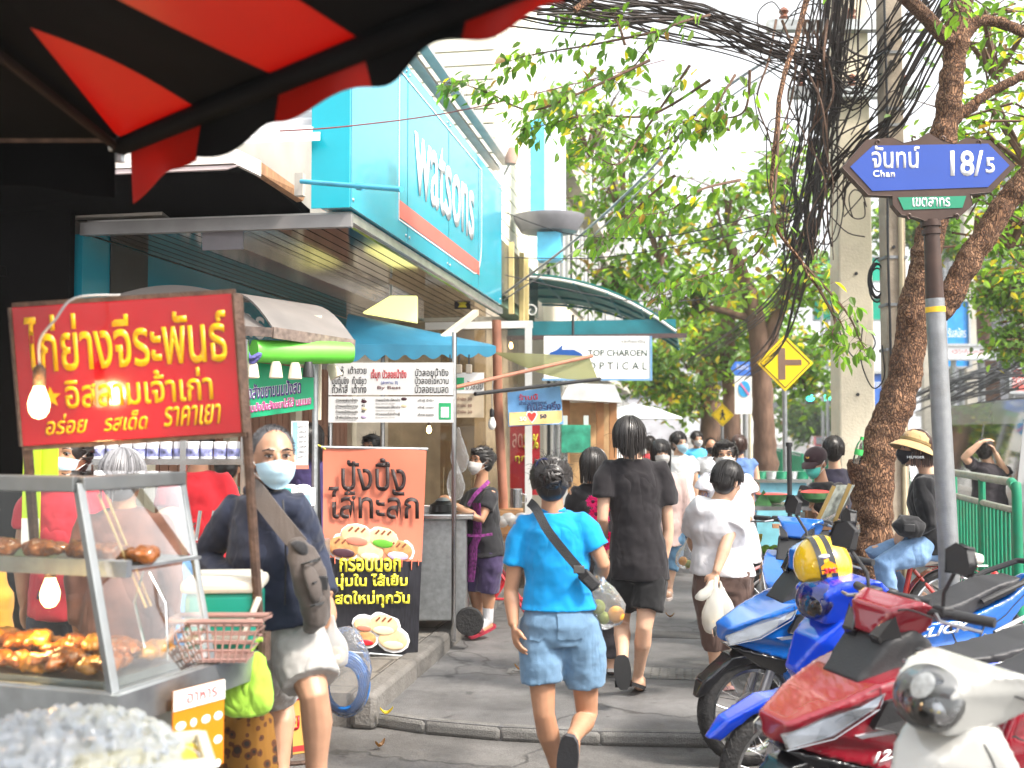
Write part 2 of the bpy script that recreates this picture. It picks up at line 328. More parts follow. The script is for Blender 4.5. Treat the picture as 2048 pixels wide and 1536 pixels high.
mb.box2(sl(XS+.002, yb0, 3.145), sl(XS+.006, y1-.12, 3.27)); mb.build('stripe', PINK, sb, smooth=False)
mb = MB()
c = .35; outl = [(y0, 3.13), (y1-c, 3.13)]+[(y1-c+c*sin(t), 3.13+c-c*cos(t)) for t in [PI/2*i/6 for i in range(1, 7)]]+[(y1, 4.2), (y0, 4.2), (y0, 3.13)]
for (a, b), (a2, b2) in zip(outl, outl[1:]): mb.bar(sl(XS+.004, a, b), sl(XS+.004, a2, b2), .004, .01)
mb.build('outline', WSG, sb, smooth=False)
text(sb, 'watsons', sl(XS+.004, YP(826, XS), 3.42), (0, 1, 0), (0, 0, 1), YP(946, XS)-YP(826, XS), .56, WSG, bold=.012, ext=.004)
SOFF = M('soffit_steel', (.5, .47, .45), .1, 1, var=.12, sc=2, stretch=(1, .15, 1), bump=.03, bsc=4)
SOFD = M('soffit_groove', (.75, .73, .7), .3, .8)
mb = MB(); ns = 18; wx = 1.74/ns
for i in range(ns): mb.box2(sl(-3.83+i*wx, 6.45, 2.9), sl(-3.83+(i+1)*wx-.012, 11.9, 2.93))
sf = mb.build('soffit', SOFF, shop, smooth=False)
mb = MB(); mb.box2(sl(-3.84, 6.47, 2.931), sl(-2.08, 11.88, 2.99)); mb.build('soffit_backing', SOFD, sf, smooth=False)
mb = MB(); mb.box2(sl(-3.85, 6.40, 2.885), sl(-2.06, 6.449, 2.965)); mb.build('edge_trim', M('trim_grey', (.3, .29, .29), .4, .4), sf, smooth=False)
mb = MB(); mb.box2(sl(-3.05, 6.5, 2.79), sl(-2.8, 11.2, 2.899)); 
mb.build('duct', M('duct_steel', (.42, .38, .36), .2, .9, var=.25, sc=3), sf, smooth=False)
mb = MB(); mb.box2(sl(-3.06, 6.485, 2.78), sl(-2.79, 6.499, 2.9)); mb.build('duct_end', M('duct_grey', (.2, .19, .21), .5), sf, smooth=False)
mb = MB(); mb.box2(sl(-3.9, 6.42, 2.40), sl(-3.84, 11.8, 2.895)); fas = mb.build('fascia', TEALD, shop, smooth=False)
yd = YP(215, -3.84); mb = MB(); mb.box2(sl(-3.839, yd, 2.41), sl(-3.83, yd+.5, 2.89)); mb.build('fascia_gap', BLK, fas, smooth=False)
yt = YP(285, -3.84); text(fas, 'watsons', sl(-3.838, yt, 2.46), (0, 1, 0), (0, 0, 1), 2.2, .24, WSG)
mb = MB(); mb.box2(sl(-4.3, 6.42, 0), sl(-3.95, 12.3, 3.2)); mb.box2(sl(-4.3, 6.42, 3.0), sl(-3.3, 12.3, 4.6))
mb.build('wall', M('shop_wall', (.4, .37, .33), .8, var=.15, sc=2, dirt=.3), shop, smooth=False)
# shopfront glass, shutters and posters under the canopy
SHUT = M('brown_shutter', (.3, .15, .1), .5, .2, var=.2, sc=4)
mb = MB(); y = 7.5
while y < 12.0: mb.box2(sl(-3.948, y, .12), sl(-3.92, y+.13, 2.3)); y += .145
mb.build('shutter', SHUT, shop, smooth=False)
for y in (7.3, 8.75, 10.3, 12.1):
    mb = MB(); mb.box2(sl(-3.949, y, .12), sl(-3.86, y+.16, 2.4)); mb.build('pillar', CREAM, shop, smooth=False)
# next shopfront: glass, white frame
mb = MB(); mb.box2(sl(-3.5, 12.31, .12), sl(-2.35, 12.33, 2.9)); mb.build('window_pane', glass('shop_glass', (.75, .7, .62), .3), shop, smooth=False)
# louvred canopy strip above the sign
mb = MB()
for i in range(5): mb.box2(sl(XS-.45+i*.11, YS0+1.0, 4.34+i*.05), sl(XS-.36+i*.11, YS1+.1, 4.37+i*.05))
mb.build('upper_soffit', M('soffit_warm', (.5, .45, .43), .35, .6, var=.1), shop, smooth=False)
# neighbour canopy roof left of the sign
can = thing('shop_canopy', 'weathered white canopy roof with dark underside beside turquoise sign', 'canopy', (-4.2, 6.1, 2.9))
p = [W(195, 352, 6.2), W(490, 330, 6.2), W(592, 400, 6.5), W(150, 405, 6.3)]
mb = MB()
def slab(mb, pts, off): mb.prism([(0, 0)]*0 or [(0, 0), (1, 0), (1, 1), (0, 1)], lambda a, b: lc(can, V(pts[0]).lerp(pts[1], a).lerp(V(pts[3]).lerp(pts[2], a), b)), lambda a, b: lc(can, V(pts[0]).lerp(pts[1], a).lerp(V(pts[3]).lerp(pts[2], a), b))+V(off))
FASC = M('canopy_white', (.75, .7, .66), .6, var=.08, sc=4, dirt=.35, dirtcol=(.4, .3, .26))
q = [W(-120, 318, 6.15), W(468, 296, 6.15), W(468, 326, 6.15), W(-120, 352, 6.15)]; slab(mb, q, (-.02, .05, 0))
q = [W(468, 296, 6.15), W(522, 322, 6.25), W(522, 352, 6.25), W(468, 326, 6.15)]; slab(mb, q, (-.02, .05, 0)); mb.build('fascia', FASC, can, smooth=False)
mb = MB(); q = [W(-120, 350, 6.16), W(480, 330, 6.16), W(455, 338, 6.16), W(-120, 362, 6.16)]; slab(mb, q, (-.02, .03, 0)); mb.build('gutter', M('gutter_pink', (.6, .5, .5), .5, var=.1, dirt=.4), can, smooth=False)
mb = MB(); q = [W(520, 322, 6.28), W(612, 388, 6.6), W(606, 402, 6.6), W(520, 346, 6.28)]; slab(mb, q, (-.05, .03, 0)); mb.build('wood_trim', WOOD, can, smooth=False)
mb = MB(); q = [W(-150, 345, 6.2), W(515, 345, 6.3), W(620, 438, 7.0), W(-150, 445, 7.2)]; slab(mb, q, (0, 0, .06)); mb.build('underside', DARK, can, smooth=False)  # shade under the canopy put into a near-black sheet
mb = MB()
for i in range(7):
    q = [W(-120, 296-i*17, 6.5+i*.1), W(640, 268-i*17+ i*2, 6.6+i*.1), W(640, 281-i*17+i*2, 6.6+i*.1), W(-120, 309-i*17, 6.5+i*.1)]; slab(mb, q, (-.02, .06, .03))
mb.build('louvre', M('louvre_white', (.8, .77, .78), .5, var=.05), can, smooth=False)
mb = MB(); mb.tube([W(603, 363, 6.3), W(803, 379, 5.6)], .014, 10); mb.tube([W(715, 372, 5.9), W(725, 373, 5.87)], .022, 8)
one(mb, 'awning_rod', M('rod_blue', (.06, .42, .62), .4), 'bright blue painted rod sticking out beside the turquoise sign', 'rod')
mb = MB(); mb.box(W(600, 370, 6.35), (.05, .05, .13)); one(mb, 'bracket', M('bracket_grey', (.4, .37, .33), .6), 'grey metal bracket holding the bright blue rod', 'bracket', smooth=False)
# first shop on the left: flat near-black panels carry the shade of its interior
dk = thing('dark_shop', 'near-black panels for the unlit shop interior behind the food carts at the far left', 'shop', (-5.2, 6.5, 0))
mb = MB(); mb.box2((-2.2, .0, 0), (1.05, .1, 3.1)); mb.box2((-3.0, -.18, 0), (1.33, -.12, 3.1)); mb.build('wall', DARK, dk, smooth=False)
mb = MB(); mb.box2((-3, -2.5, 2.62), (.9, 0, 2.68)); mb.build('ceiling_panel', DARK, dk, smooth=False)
# ------------------------------------------------------------------ louvred building beyond
lb = thing('louvred_building', 'cream building clad in thin horizontal louvres beyond the turquoise sign', 'building', (-2.3, 12.6, 0))
LOUV = M('louvre_cream', (.78, .76, .64), .5, var=.05)
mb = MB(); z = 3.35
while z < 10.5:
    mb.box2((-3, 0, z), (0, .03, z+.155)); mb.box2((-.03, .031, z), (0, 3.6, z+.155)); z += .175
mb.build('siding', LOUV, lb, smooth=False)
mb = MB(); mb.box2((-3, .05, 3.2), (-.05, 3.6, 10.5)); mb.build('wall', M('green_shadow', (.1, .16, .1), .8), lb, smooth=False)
mb = MB(); mb.box2((-3, .3, .1), (-.3, 3.6, 3.19)); mb.build('ground_floor', M('shop_beige', (.45, .4, .32), .7, var=.2), lb, smooth=False)
YEL = M('post_yellow', (.62, .5, .22), .6)
for px in (1022, 1043, 1052):
    mb = MB(); y = YP(px, -2.25)-12.6; mb.box2((.02, y, 3.1), (.08, y+.06, 4.0)); mb.build('post', YEL, lb, smooth=False)
mb = MB(); mb.box2((.001, .1, 3.3), (.015, 3.5, 3.95)); mb.build('window', M('dim_window', (.06, .07, .07), .2), lb, smooth=False)
# rounded projecting sign
rs = thing('round_sign', 'pale blue and white projecting box sign with rounded bottom high on the building', 'sign', W(1100, 440, 14.0))
mb = MB(); mb.loft([((-.02, .05, -.15), (.36, 0, 0), (0, .3, 0)), ((-.02, .05, 0), (.45, 0, 0), (0, .4, 0)), ((-.02, .05, .06), (.46, 0, 0), (0, .4, 0))], 28); mb.build('bracket', M('sign_under', (.2, .2, .22), .4), rs)
mb = MB(); mb.box((-.02, 0, .62), (.42, .3, 1.3)); mb.build('panel', M('sign_blue_white', (.65, .78, .9), .3), rs, bevel=.04)
mb = MB(); mb.box((-.14, -.16, .62), (.18, .02, 1.28)); mb.build('band', M('sign_sky', (.12, .55, .85), .3), rs, smooth=False)
mb = MB(); mb.box((0, 0, -.35), (.3, .25, .36)); mb.build('lower_band', M('sign_sky', None), rs, smooth=False)
# satellite / lamp on arm
lm = thing('flood_lamp', 'pink beige flood lamp on thin arm in front of louvred wall', 'lamp', W(1008, 350, 11.5))
mb = MB(); mb.tube([(0, 0, 0), W(1018, 330, 11.5)-lm.location], .012, 6); mb.build('arm', STEEL2, lm)
mb = MB(); mb.loft([(W(1021, 328, 11.5)-lm.location, RV*.06, FH*.06), (W(1024, 312, 11.5)-lm.location, RV*.07, FH*.07), (W(1027, 297, 11.5)-lm.location, RV*.055, FH*.06)], 12); mb.build('shade', M('lamp_pink', (.55, .36, .28), .5), lm)
# ------------------------------------------------------------------ optician: green awning and sign
GRN = M('awning_green', (.01, .18, .17), .5, var=.15, sc=3); GRNU = M('awning_teal', (.012, .16, .2), .5, var=.2, sc=4)
aw = thing('green_awning', 'arched dark green awning over the white optician sign', 'awning', (-2.4, 15.2, 2.9))
def arc(u): return V((-.2+2.35*u, 0, .95-.06*u-.75*u**2.4))
mb = MB(); mb.sheet(16, 7, lambda u, v: arc(u)+V((0, 3.6*v, 0)), (0, 0, .02)); mb.build('cover', GRN, aw)
for k in range(4):
    mb = MB(); mb.tube([arc(i/12)+V((0, k*1.18+.02, -.03)) for i in range(13)], .022, 6); mb.build('rib', WHT if k == 0 else GRNU, aw)
for j in range(1, 5):
    mb = MB(); a = arc(j/5); mb.tube([a+V((0, 0, -.05)), a+V((0, 3.6, -.05))], .015, 5); mb.build('rail', GRNU, aw)
mb = MB(); mb.sheet(24, 2, lambda u, v: V((-.2+2.35*u, .05, .28-.25*v+ .03*(v)*abs(sin(u*PI*9)))), (0, .01, 0)); mb.build('valance', GRNU, aw)
mb = MB(); mb.box2((-.2, 0, .02), (2.3, .06, .08)); mb.build('beam', M('iron_brown', (.08, .05, .05), .6), aw, smooth=False)
mb = MB(); mb.tube([V((-.15+.14*t*cos(9*t), -.02, .5+.14*t*sin(9*t))) for t in [i/20 for i in range(4, 21)]], .012, 5); mb.tube([V((.15+.1*t*cos(-9*t), -.02, .42+.1*t*sin(9*t))) for t in [i/20 for i in range(4, 21)]], .01, 5); mb.build('scroll', WHT, aw)
os_ = thing('optician_sign', 'white optician sign with blue swoosh hanging under green awning', 'sign', W(1088, 757, 15.0), YAW)
k = 15/2200
mb = MB(); mb.box2((0, 0, 0), (212*k, .12, 85*k)); mb.build('panel', M('sign_white2', (.82, .83, .82), .4, var=.03), os_, smooth=False)
NAVY = M('sign_navy', (.005, .07, .3), .4); TXD = M('text_green_black', (.015, .05, .04), .5)
mb = MB(); mb.box2((-.03, -.012, -.03), (212*k+.03, -.003, 0)); mb.box2((212*k, -.012, 0), (212*k+.03, .1, 85*k)); mb.build('frame', M('frame_blue', (.15, .3, .5), .4), os_, smooth=False)
mb = MB(); mb.plate([(a*k, b*k) for a, b in [(5, 38), (12, 52), (25, 57), (38, 68), (36, 58), (60, 58), (75, 50), (82, 38), (70, 44), (40, 45), (20, 44)]], (0, 0, 0), (1, 0, 0), (0, 0, 1), .006); mb.build('logo', NAVY, os_, smooth=False)
text(os_, 'TOP CHAROEN', (88*k, -.003, 45*k), (1, 0, 0), (0, 0, 1), 118*k, 13*k, TXD, bold=.012)
text(os_, 'O P T I C A L', (88*k, -.003, 18*k), (1, 0, 0), (0, 0, 1), 118*k, 15*k, TXD, bold=.004)
text(os_, 'แว่นท็อปเจริญ', (155*k, -.003, 70*k), (1, 0, 0), (0, 0, 1), 48*k, 10*k, M('text_grey', (.1, .1, .1), .5))
mb = MB(); mb.tube([(.4, .06, 85*k), (.4, .06, 85*k+.3)], .02, 6); mb.build('hanger', BLK, os_)
# further shophouses on the left and across the road
def shophouse(name, label, x0, x1, y0, y1, h, wall, side, floors, bays, group=None, cat='building'):
    t = thing(name, label, cat, ((x0+x1)/2, (y0+y1)/2, -.1), 0, group); cx, cy = (x0+x1)/2, (y0+y1)/2
    mb = MB(); mb.box2((x0-cx, y0-cy, 0), (x1-cx, y1-cy, h)); mb.build('wall', wall, t, smooth=False)
    fh = h/floors; xf = (x1 if side > 0 else x0)-cx
    WIN = M('window_dark', (.05, .06, .07), .15, var=.2, sc=2)
    for f in range(floors):
        for b_ in range(bays):
            bw = (y1-y0)/bays; ya = y0-cy+b_*bw
            mb = MB(); mb.box2((xf, ya+.12*bw, f*fh+.25*fh), (xf+side*.06, ya+.88*bw, f*fh+.82*fh)); o = mb.build('window', WIN, t, smooth=False)
            for g in range(4): mb = MB(); yy = ya+bw*(.13+.74*g/3); mb.box2((xf+side*.061, yy-.04, f*fh+.25*fh), (xf+side*.1, yy+.04, f*fh+.82*fh)); mb.build('mullion', WHT, o, smooth=False)
        mb = MB(); mb.box2((xf, y0-cy, f*fh+.9*fh), (xf+side*.35, y1-cy, f*fh+fh)); mb.build('ledge', CONC, t, smooth=False)
    # near gable windows
    for f in range(1, floors):
        mb = MB(); mb.box2((x0-cx+.8, y0-cy-.05, f*fh+.3*fh), (x1-cx-.8, y0-cy, f*fh+.75*fh)); mb.build('window', WIN, t, smooth=False)
    return t
W1 = M('wall_white_far', (.68, .68, .68), .7, var=.1, sc=1); W2 = M('wall_cream_far', (.62, .56, .46), .7, var=.1, sc=1); W3 = M('wall_grey_far', (.42, .42, .45), .7, var=.15, sc=1); W4 = M('wall_brown_far', (.22, .14, .12), .7, var=.2, sc=1)
shophouse('shophouse', 'low cream shophouse behind the market stalls past the optician', -9, -2.6, 19, 30, 7, W2, 1, 2, 3)
shophouse('shophouse', 'tall white shophouse at the far left end of the pavement', -9, -3, 32, 50, 11, W1, 1, 3, 4)
shophouse('shophouse', 'white shophouse with slim window bars across the road', 14.5, 24, 38, 52, 13, W1, -1, 4, 4)
shophouse('shophouse', 'dark brown shophouse across the road beside the red billboard', 15.2, 24, 25, 37, 12, W4, -1, 3, 3)
shophouse('shophouse', 'pale grey shophouse farther down across the road', 14.5, 24, 54, 75, 15, W3, -1, 5, 4)
shophouse('tower_block', 'distant pale block closing the street behind the traffic lights', 1, 12, 150, 165, 13, W1, -1, 4, 3)
shophouse('tower_block', 'distant grey block at the street end by the big tree', -14, -1, 120, 140, 20, W3, 1, 5, 3)
# ================================================================== people
SK1 = M('skin_tan', (.42, .22, .13), .45, var=.1, sc=14, bump=.06, bsc=220, sss=.12)
SK2 = M('skin_light', (.56, .34, .23), .45, var=.08, sc=14, bump=.05, bsc=220, sss=.12)
SK3 = M('skin_brown', (.42, .235, .15), .45, var=.12, sc=14, bump=.08, bsc=220, sss=.1)
def hair_mat(name, col, r=.36):
    if name in MATS: return MATS[name]
    m, nt, b = nodes_of(name); N = nt.nodes.new; L = nt.links.new
    g = N('ShaderNodeNewGeometry'); rm = N('ShaderNodeMapRange'); L(g.outputs['Random Per Island'], rm.inputs[0]); rm.inputs[3].default_value = .55; rm.inputs[4].default_value = 1.6
    mx = N('ShaderNodeMix'); mx.data_type = 'RGBA'; mx.blend_type = 'MULTIPLY'; mx.inputs[0].default_value = 1; mx.inputs[6].default_value = (*col, 1); L(rm.outputs[0], mx.inputs[7]); L(mx.outputs[2], b.inputs['Base Color'])
    b.inputs['Roughness'].default_value = r; MATS[name] = m; return m
HB = hair_mat('hair_black', (.016, .013, .012)); HG = hair_mat('hair_grey', (.16, .16, .17), .45); HBR = hair_mat('hair_brown', (.05, .025, .018)); HSP = hair_mat('hair_salt', (.075, .075, .08), .6)
EYEW = M('eye_white', (.65, .62, .6), .2, var=.03); EYEB = M('eye_dark', (.012, .008, .006), .1)
def cloth(name, col, rough=.85, var=.1, weave=.12, wr=.5, wsc=7, stretch=(1, 1, .55), **k):
    if name in MATS: return MATS[name]
    m = M(name, col, rough, 0, var, 5, 0, **k); nt = m.node_tree; N = nt.nodes.new; L = nt.links.new; b = nt.nodes['Principled BSDF']
    tc = N('ShaderNodeTexCoord'); mp = N('ShaderNodeMapping'); mp.inputs['Scale'].default_value = stretch; mp.inputs['Rotation'].default_value = (.3, .5, .2); L(tc.outputs['Object'], mp.inputs[0])
    n1 = N('ShaderNodeTexNoise'); n1.inputs['Scale'].default_value = wsc*.7; n1.inputs['Detail'].default_value = 2.5; n1.inputs['Distortion'].default_value = .8; L(mp.outputs[0], n1.inputs['Vector'])
    rg = N('ShaderNodeMath'); rg.operation = 'SUBTRACT'; L(n1.outputs[0], rg.inputs[0]); rg.inputs[1].default_value = .5; ra = N('ShaderNodeMath'); ra.operation = 'ABSOLUTE'; L(rg.outputs[0], ra.inputs[0])
    n2 = N('ShaderNodeTexNoise'); n2.inputs['Scale'].default_value = 260; L(tc.outputs['Object'], n2.inputs['Vector'])
    b1 = N('ShaderNodeBump'); b1.inputs['Strength'].default_value = wr; b1.inputs['Distance'].default_value = .07; L(ra.outputs[0], b1.inputs['Height'])
    b2 = N('ShaderNodeBump'); b2.inputs['Strength'].default_value = weave; b2.inputs['Distance'].default_value = .004; L(n2.outputs[0], b2.inputs['Height']); L(b1.outputs[0], b2.inputs['Normal']); L(b2.outputs[0], b.inputs['Normal'])
    b.inputs['Sheen Weight'].default_value = .15; b.inputs['Specular IOR Level'].default_value = .25
    return m
MASKB = cloth('mask_blue', (.42, .62, .74), .8, wr=.3); MASKG = cloth('mask_grey', (.5, .48, .46), .8, wr=.3); MASKT = cloth('mask_teal', (.1, .6, .52), .8, wr=.3); MASKK = cloth('mask_black', (.015, .014, .018), .8, wr=.2)
def limb(mb, pts, rr, n=12, flat=1): mb.tube(pts, rr, n, True, flat)
def hand(mb, w, d, nrm, s=1, curl=.5, side=1):
    """palm and five fingers; w wrist, d pointing direction, nrm palm normal (the fingers curl towards it)"""
    d = V(d).normalized(); nrm = V(nrm); nrm = (nrm-d*nrm.dot(d)).normalized(); x = d.cross(nrm)*side
    mb.ell(w+d*.046*s, (.040*s, .016*s, .052*s), (x, nrm, d), 10, 8)
    for i, (ox, ln) in enumerate(((-.031, .058), (-.0105, .072), (.0105, .078), (.031, .07))):
        p = w+d*(.082-.006*abs(i-1.7))*s+x*ox*s; q = [p-d*.02*s, p]; a = .1+.1*i*0
        for k in range(3):
            a += curl*(.55+.1*k); q.append(q[-1]+(d*cos(a)+nrm*sin(a))*(ln*s*(.42, .33, .25)[k])+x*ox*.06*s)
        mb.tube(q, [.0098*s, .0098*s, .009*s, .0082*s, .0062*s], 7)
    b_ = w+x*.03*s+d*.022*s; t = (x*.75+d*.6+nrm*.35).normalized()
    mb.tube([b_-x*.01*s, b_+t*.03*s, b_+t*.03*s+(d*.8+nrm*.4+x*.1).normalized()*.026*s, b_+t*.03*s+(d*.8+nrm*.5).normalized()*.05*s], [.014*s, .012*s, .0105*s, .007*s], 7)
def person(label, d, J, face=0, hs=1.0, girth=1.0, skin=SK1, look=None, tilt=0, top=None, sleeve=.42, toplen=.0, bottom=None, blen=.45, flare=1.15, shoes=None, voxel=.009, hair=None, mask=None, group=None, eyes=True, belly=0, hands=True, toppuff=1.0, grip=.5, name='person'):
    """joints J hold (px, py[, depth offset]); a/b = left / right in the picture. face: 0 away from the camera, 180 towards it, 90 to the right"""
    P = {k: W(v[0], v[1], d+(v[2] if len(v) > 2 else 0)) for k, v in J.items()}
    f = rad(face); fw = FH*cos(f)+RV*sin(f); rt = RV*cos(f)-FH*sin(f)
    lo = min((P[k].z for k in P if k in ('fa', 'fb')), default=P['ha'].z-.8)
    c = (P['ha']+P['hb'])/2; root = thing(name, label, 'person', (c.x, c.y, lo-.05), 0, group)
    for k in P: P[k] = P[k]-root.location
    s = hs; hip = (P['ha']+P['hb'])/2; sh = (P['sa']+P['sb'])/2; ax = (P['sb']-P['sa']); hw = ax.length/2; ax.normalize(); hx = (P['hb']-P['ha']); hipw = hx.length/2; hx.normalize()
    spine = (sh-hip); up = spine.normalized(); bf = ax.cross(up)
    if bf.dot(fw) < 0: bf = -bf
    def secs(infl, z0=-.09, top_=True):
        i = infl; g = girth; out = []
        L = spine.length
        def at(t, wd, dp, off=0):
            c = hip+spine*t+bf*off; a = hx.lerp(ax, max(0, min(1, t))).normalized(); out.append((c, a*(wd*s*g+i*(1.25 if t > .9 else 1)), bf*(dp*s*g+i*(1.25 if t > .9 else 1))))
        at(z0/L, .135, .10); at(0, .165, .115, -.012); at(.2, .155, .11, .01*belly); at(.42, .132, .1, .03*belly); at(.65, .15, .112, .01); at(.82, hw/s/g*.93, .105, .005)
        at(.96, hw/s/g*.84, .082); 
        if top_: at(1.045, hw/s/g*.6, .066); at(1.1, .072/g, .056); at(1.15, .055/g, .05)
        return out
    hd = P['hd']; lf = rad(face if look is None else look); fh = (FH*cos(lf)+RV*sin(lf)); fh = (fh*cos(tilt)-ZU*sin(tilt)); rh = fh.cross(ZU).normalized(); uh = rh.cross(fh)
    body = MB(); body.loft(secs(-.004), 16)
    nb = sh+up*.02*s; body.tube([nb, nb.lerp(hd, .45)-fh*.012, hd-fh*.012-uh*.03], [.064*s, .052*s, .05*s], 12)
    H = (rh, fh, uh)
    body.ell(hd+uh*.022*s-fh*.008*s, (.074*s, .094*s, .094*s), H, 16, 12)
    body.ell(hd-uh*.042*s+fh*.026*s, (.055*s, .06*s, .072*s), H, 14, 10)
    body.ell(hd-uh*.09*s+fh*.055*s, (.028*s, .024*s, .022*s), H, 10, 8)
    body.tube([hd+uh*.018*s+fh*.082*s, hd-uh*.02*s+fh*.1*s, hd-uh*.03*s+fh*.098*s], [.008*s, .0125*s, .013*s], 8)
    body.ell(hd-uh*.058*s+fh*.078*s, (.022*s, .014*s, .012*s), H, 10, 6)
    for q in (-1, 1):
        body.ell(hd+rh*q*.076*s-fh*.002*s-uh*.012*s, (.010*s, .02*s, .031*s), H, 8, 8)
        body.ell(hd+rh*q*.034*s-uh*.02*s+fh*.066*s, (.022*s, .018*s, .018*s), H, 8, 6)
        body.ell(hd+rh*q*.031*s+uh*.03*s+fh*.078*s, (.024*s, .012*s, .008*s), H, 8, 6)
    for q in 'ab':
        if 'e'+q in P:
            S_, E, Wt = P['s'+q], P['e'+q], P['w'+q]; m1 = S_.lerp(E, .45); m2 = E.lerp(Wt, .3)
            limb(body, [S_.lerp(sh, .25), S_, m1, E, m2, E.lerp(Wt, .75), Wt], [x*s*(1+(girth-1)*.7) for x in (.034, .042, .044, .036, .04, .03, .025)])
            if hands:
                dd = (Wt-E).normalized(); t_ = hip-Wt; t_ = t_-dd*t_.dot(dd); nr = t_.normalized()
                if 'n'+q in P: nr = (P['n'+q]-Wt)
                if 'g'+q in P: dd = (P['g'+q]-Wt).normalized()
                hand(body, Wt, dd, nr, s*1.02, grip, 1 if (rt.dot(RV) > 0) == (q == 'a') else -1)
        if 'k'+q in P:
            Hh, K, A_ = P['h'+q], P['k'+q], P['f'+q]; g = s*(1+(girth-1)*.8)
            back = -bf*.018
            limb(body, [Hh.lerp(hip, .25)+up*.02, Hh.lerp(K, .35), K, K.lerp(A_, .28)+back, K.lerp(A_, .6)+back*.5, A_], [.085*g, .078*g, .053*g, .056*g, .042*g, .034*g])
            if 't'+q in P:
                T = P['t'+q]; dr = (T-A_); dr = dr.normalized(); fl = .23*s
                heel = A_-(dr*.03)-ZU*.0; 
                limb(body, [A_+up*0, A_-ZU*.03*s-dr*.02, A_-ZU*.045*s+dr*.08*s, T-ZU*.0], [.035*s, .038*s, .038*s, .024*s])
    bd = body.build('body', skin, root, remesh=voxel, sm=3)
    if eyes:
        for q in (-1, 1):
            e = MB(); e2 = MB(); br = MB()
            c0 = hd+rh*q*.031*s+uh*.012*s+fh*.079*s
            e.ell(c0-fh*.001*s, (.0125*s, .008*s, .0052*s), H, 10, 8); e2.ell(c0+fh*.0052*s, (.006*s, .0034*s, .0056*s), H, 8, 6)
            br.tube([c0+uh*.022*s-rh*q*.018*s+fh*.012*s, c0+uh*.027*s+fh*.012*s, c0+uh*.019*s+rh*q*.024*s-fh*.004*s], [.003*s, .0042*s, .002*s], 6)
            br.tube([c0+uh*.004*s-rh*q*.015*s+fh*.006*s, c0+uh*.0065*s+fh*.0085*s, c0+uh*.002*s+rh*q*.017*s+fh*.0*s], .0026*s, 5)
            e.build('eye', EYEW, root); e2.build('iris', EYEB, root); br.build('eyebrow', HB, root)
    if top:
        mb = MB(); ss = secs(.022*toppuff, -.09 if not toplen else -.02-toplen); ss[0] = (ss[0][0], ss[1][1]*1.03, ss[1][2]*1.06)
        if toplen < 0: ss = ss[:1]+ss[2:]
        mb.loft(ss[:-1]+[(ss[-2][0]+up*.012, ss[-2][1]*.84, ss[-2][2]*.9)], 20)
        for q in 'ab':
            if 'e'+q in P and sleeve > 0:
                S_, E, Wt = P['s'+q], P['e'+q], P['w'+q]; g = s*(1+(girth-1)*.7)*toppuff
                if sleeve <= .8: pts = [S_.lerp(sh, .5)-up*.02, S_.lerp(sh, .1)-up*.006, S_.lerp(E, .2), S_.lerp(E, sleeve*.7), S_.lerp(E, sleeve)]; r = [.056*g, .064*g, .066*g, .067*g, .07*g]
                else: pts = [S_.lerp(sh, .5)-up*.02, S_.lerp(sh, .08)-up*.006, S_.lerp(E, .5), E, E.lerp(Wt, .5), E.lerp(Wt, min(.97, sleeve))]; r = [.056*g, .064*g, .06*g, .054*g, .047*g, .041*g]
                mb.tube(pts, r, 14)
        mb.build('shirt', top, root, remesh=voxel*1.15, sm=4, disp=.022, dsz=.1)
    if bottom:
        mb = MB(); ss = secs(.018, -.1); hi_ = max(.085, -toplen+.03); mb.loft([ss[0], ss[1], (hip+up*.06, ss[2][1]*.96, ss[2][2]*.96), (hip+up*hi_, ss[2][1]*.92, ss[2][2]*.92)], 20)
        for q in 'ab':
            if 'k'+q in P:
                Hh, K, A_ = P['h'+q], P['k'+q], P['f'+q]; g = s*(1+(girth-1)*.8); pts = [Hh.lerp(hip, .12)+up*.01, Hh.lerp(K, .3)]; r = [.098*g, .1*g*(.5+.5*flare)]
                if blen <= .5: pts += [Hh.lerp(K, blen*2*.96), Hh.lerp(K, blen*2)]; r += [.086*g*flare]*2
                else:
                    pts += [K, K.lerp(A_, (blen-.5)*1.98), K.lerp(A_, (blen-.5)*2)]; r += [.072*g*flare, .058*g*flare, .058*g*flare]
                mb.tube(pts, r, 16)
        mb.build('trousers' if blen > .5 else 'shorts', bottom, root, remesh=voxel*1.15, sm=3, disp=.02, dsz=.07)
    if shoes:
        for q in 'ab':
            if 't'+q in P and 'f'+q in P:
                T, A_ = P['t'+q], P['f'+q]; dr = (T-A_); l = dr.length; dr.normalize(); dn = (A_-P['k'+q]).normalized(); dn = (dn-dr*dn.dot(dr)).normalized(); sx = dr.cross(dn).normalized()
                mb = MB(); mb.sheet(12, 5, lambda u, v: A_-dr*.055*s+dr*(u*(l+.075*s))+sx*((v-.5)*.088*s*(.75+.35*sin(PI*min(1, u*1.1)))*(1 if .04 < u < .96 else .55))+dn*.045*s*(1-u*.15), dn*.022)
                so_ = mb.build('sandal', shoes, root)
                mb = MB(); a = A_+dr*.1*s+dn*.03*s
                mb.sheet(9, 4, lambda u, v: a+dr*(v-.5)*.035+sx*cos(PI*u)*.048*s-dn*(sin(PI*u)*.055*s-.022), dr*.004); mb.build('strap', shoes, so_)
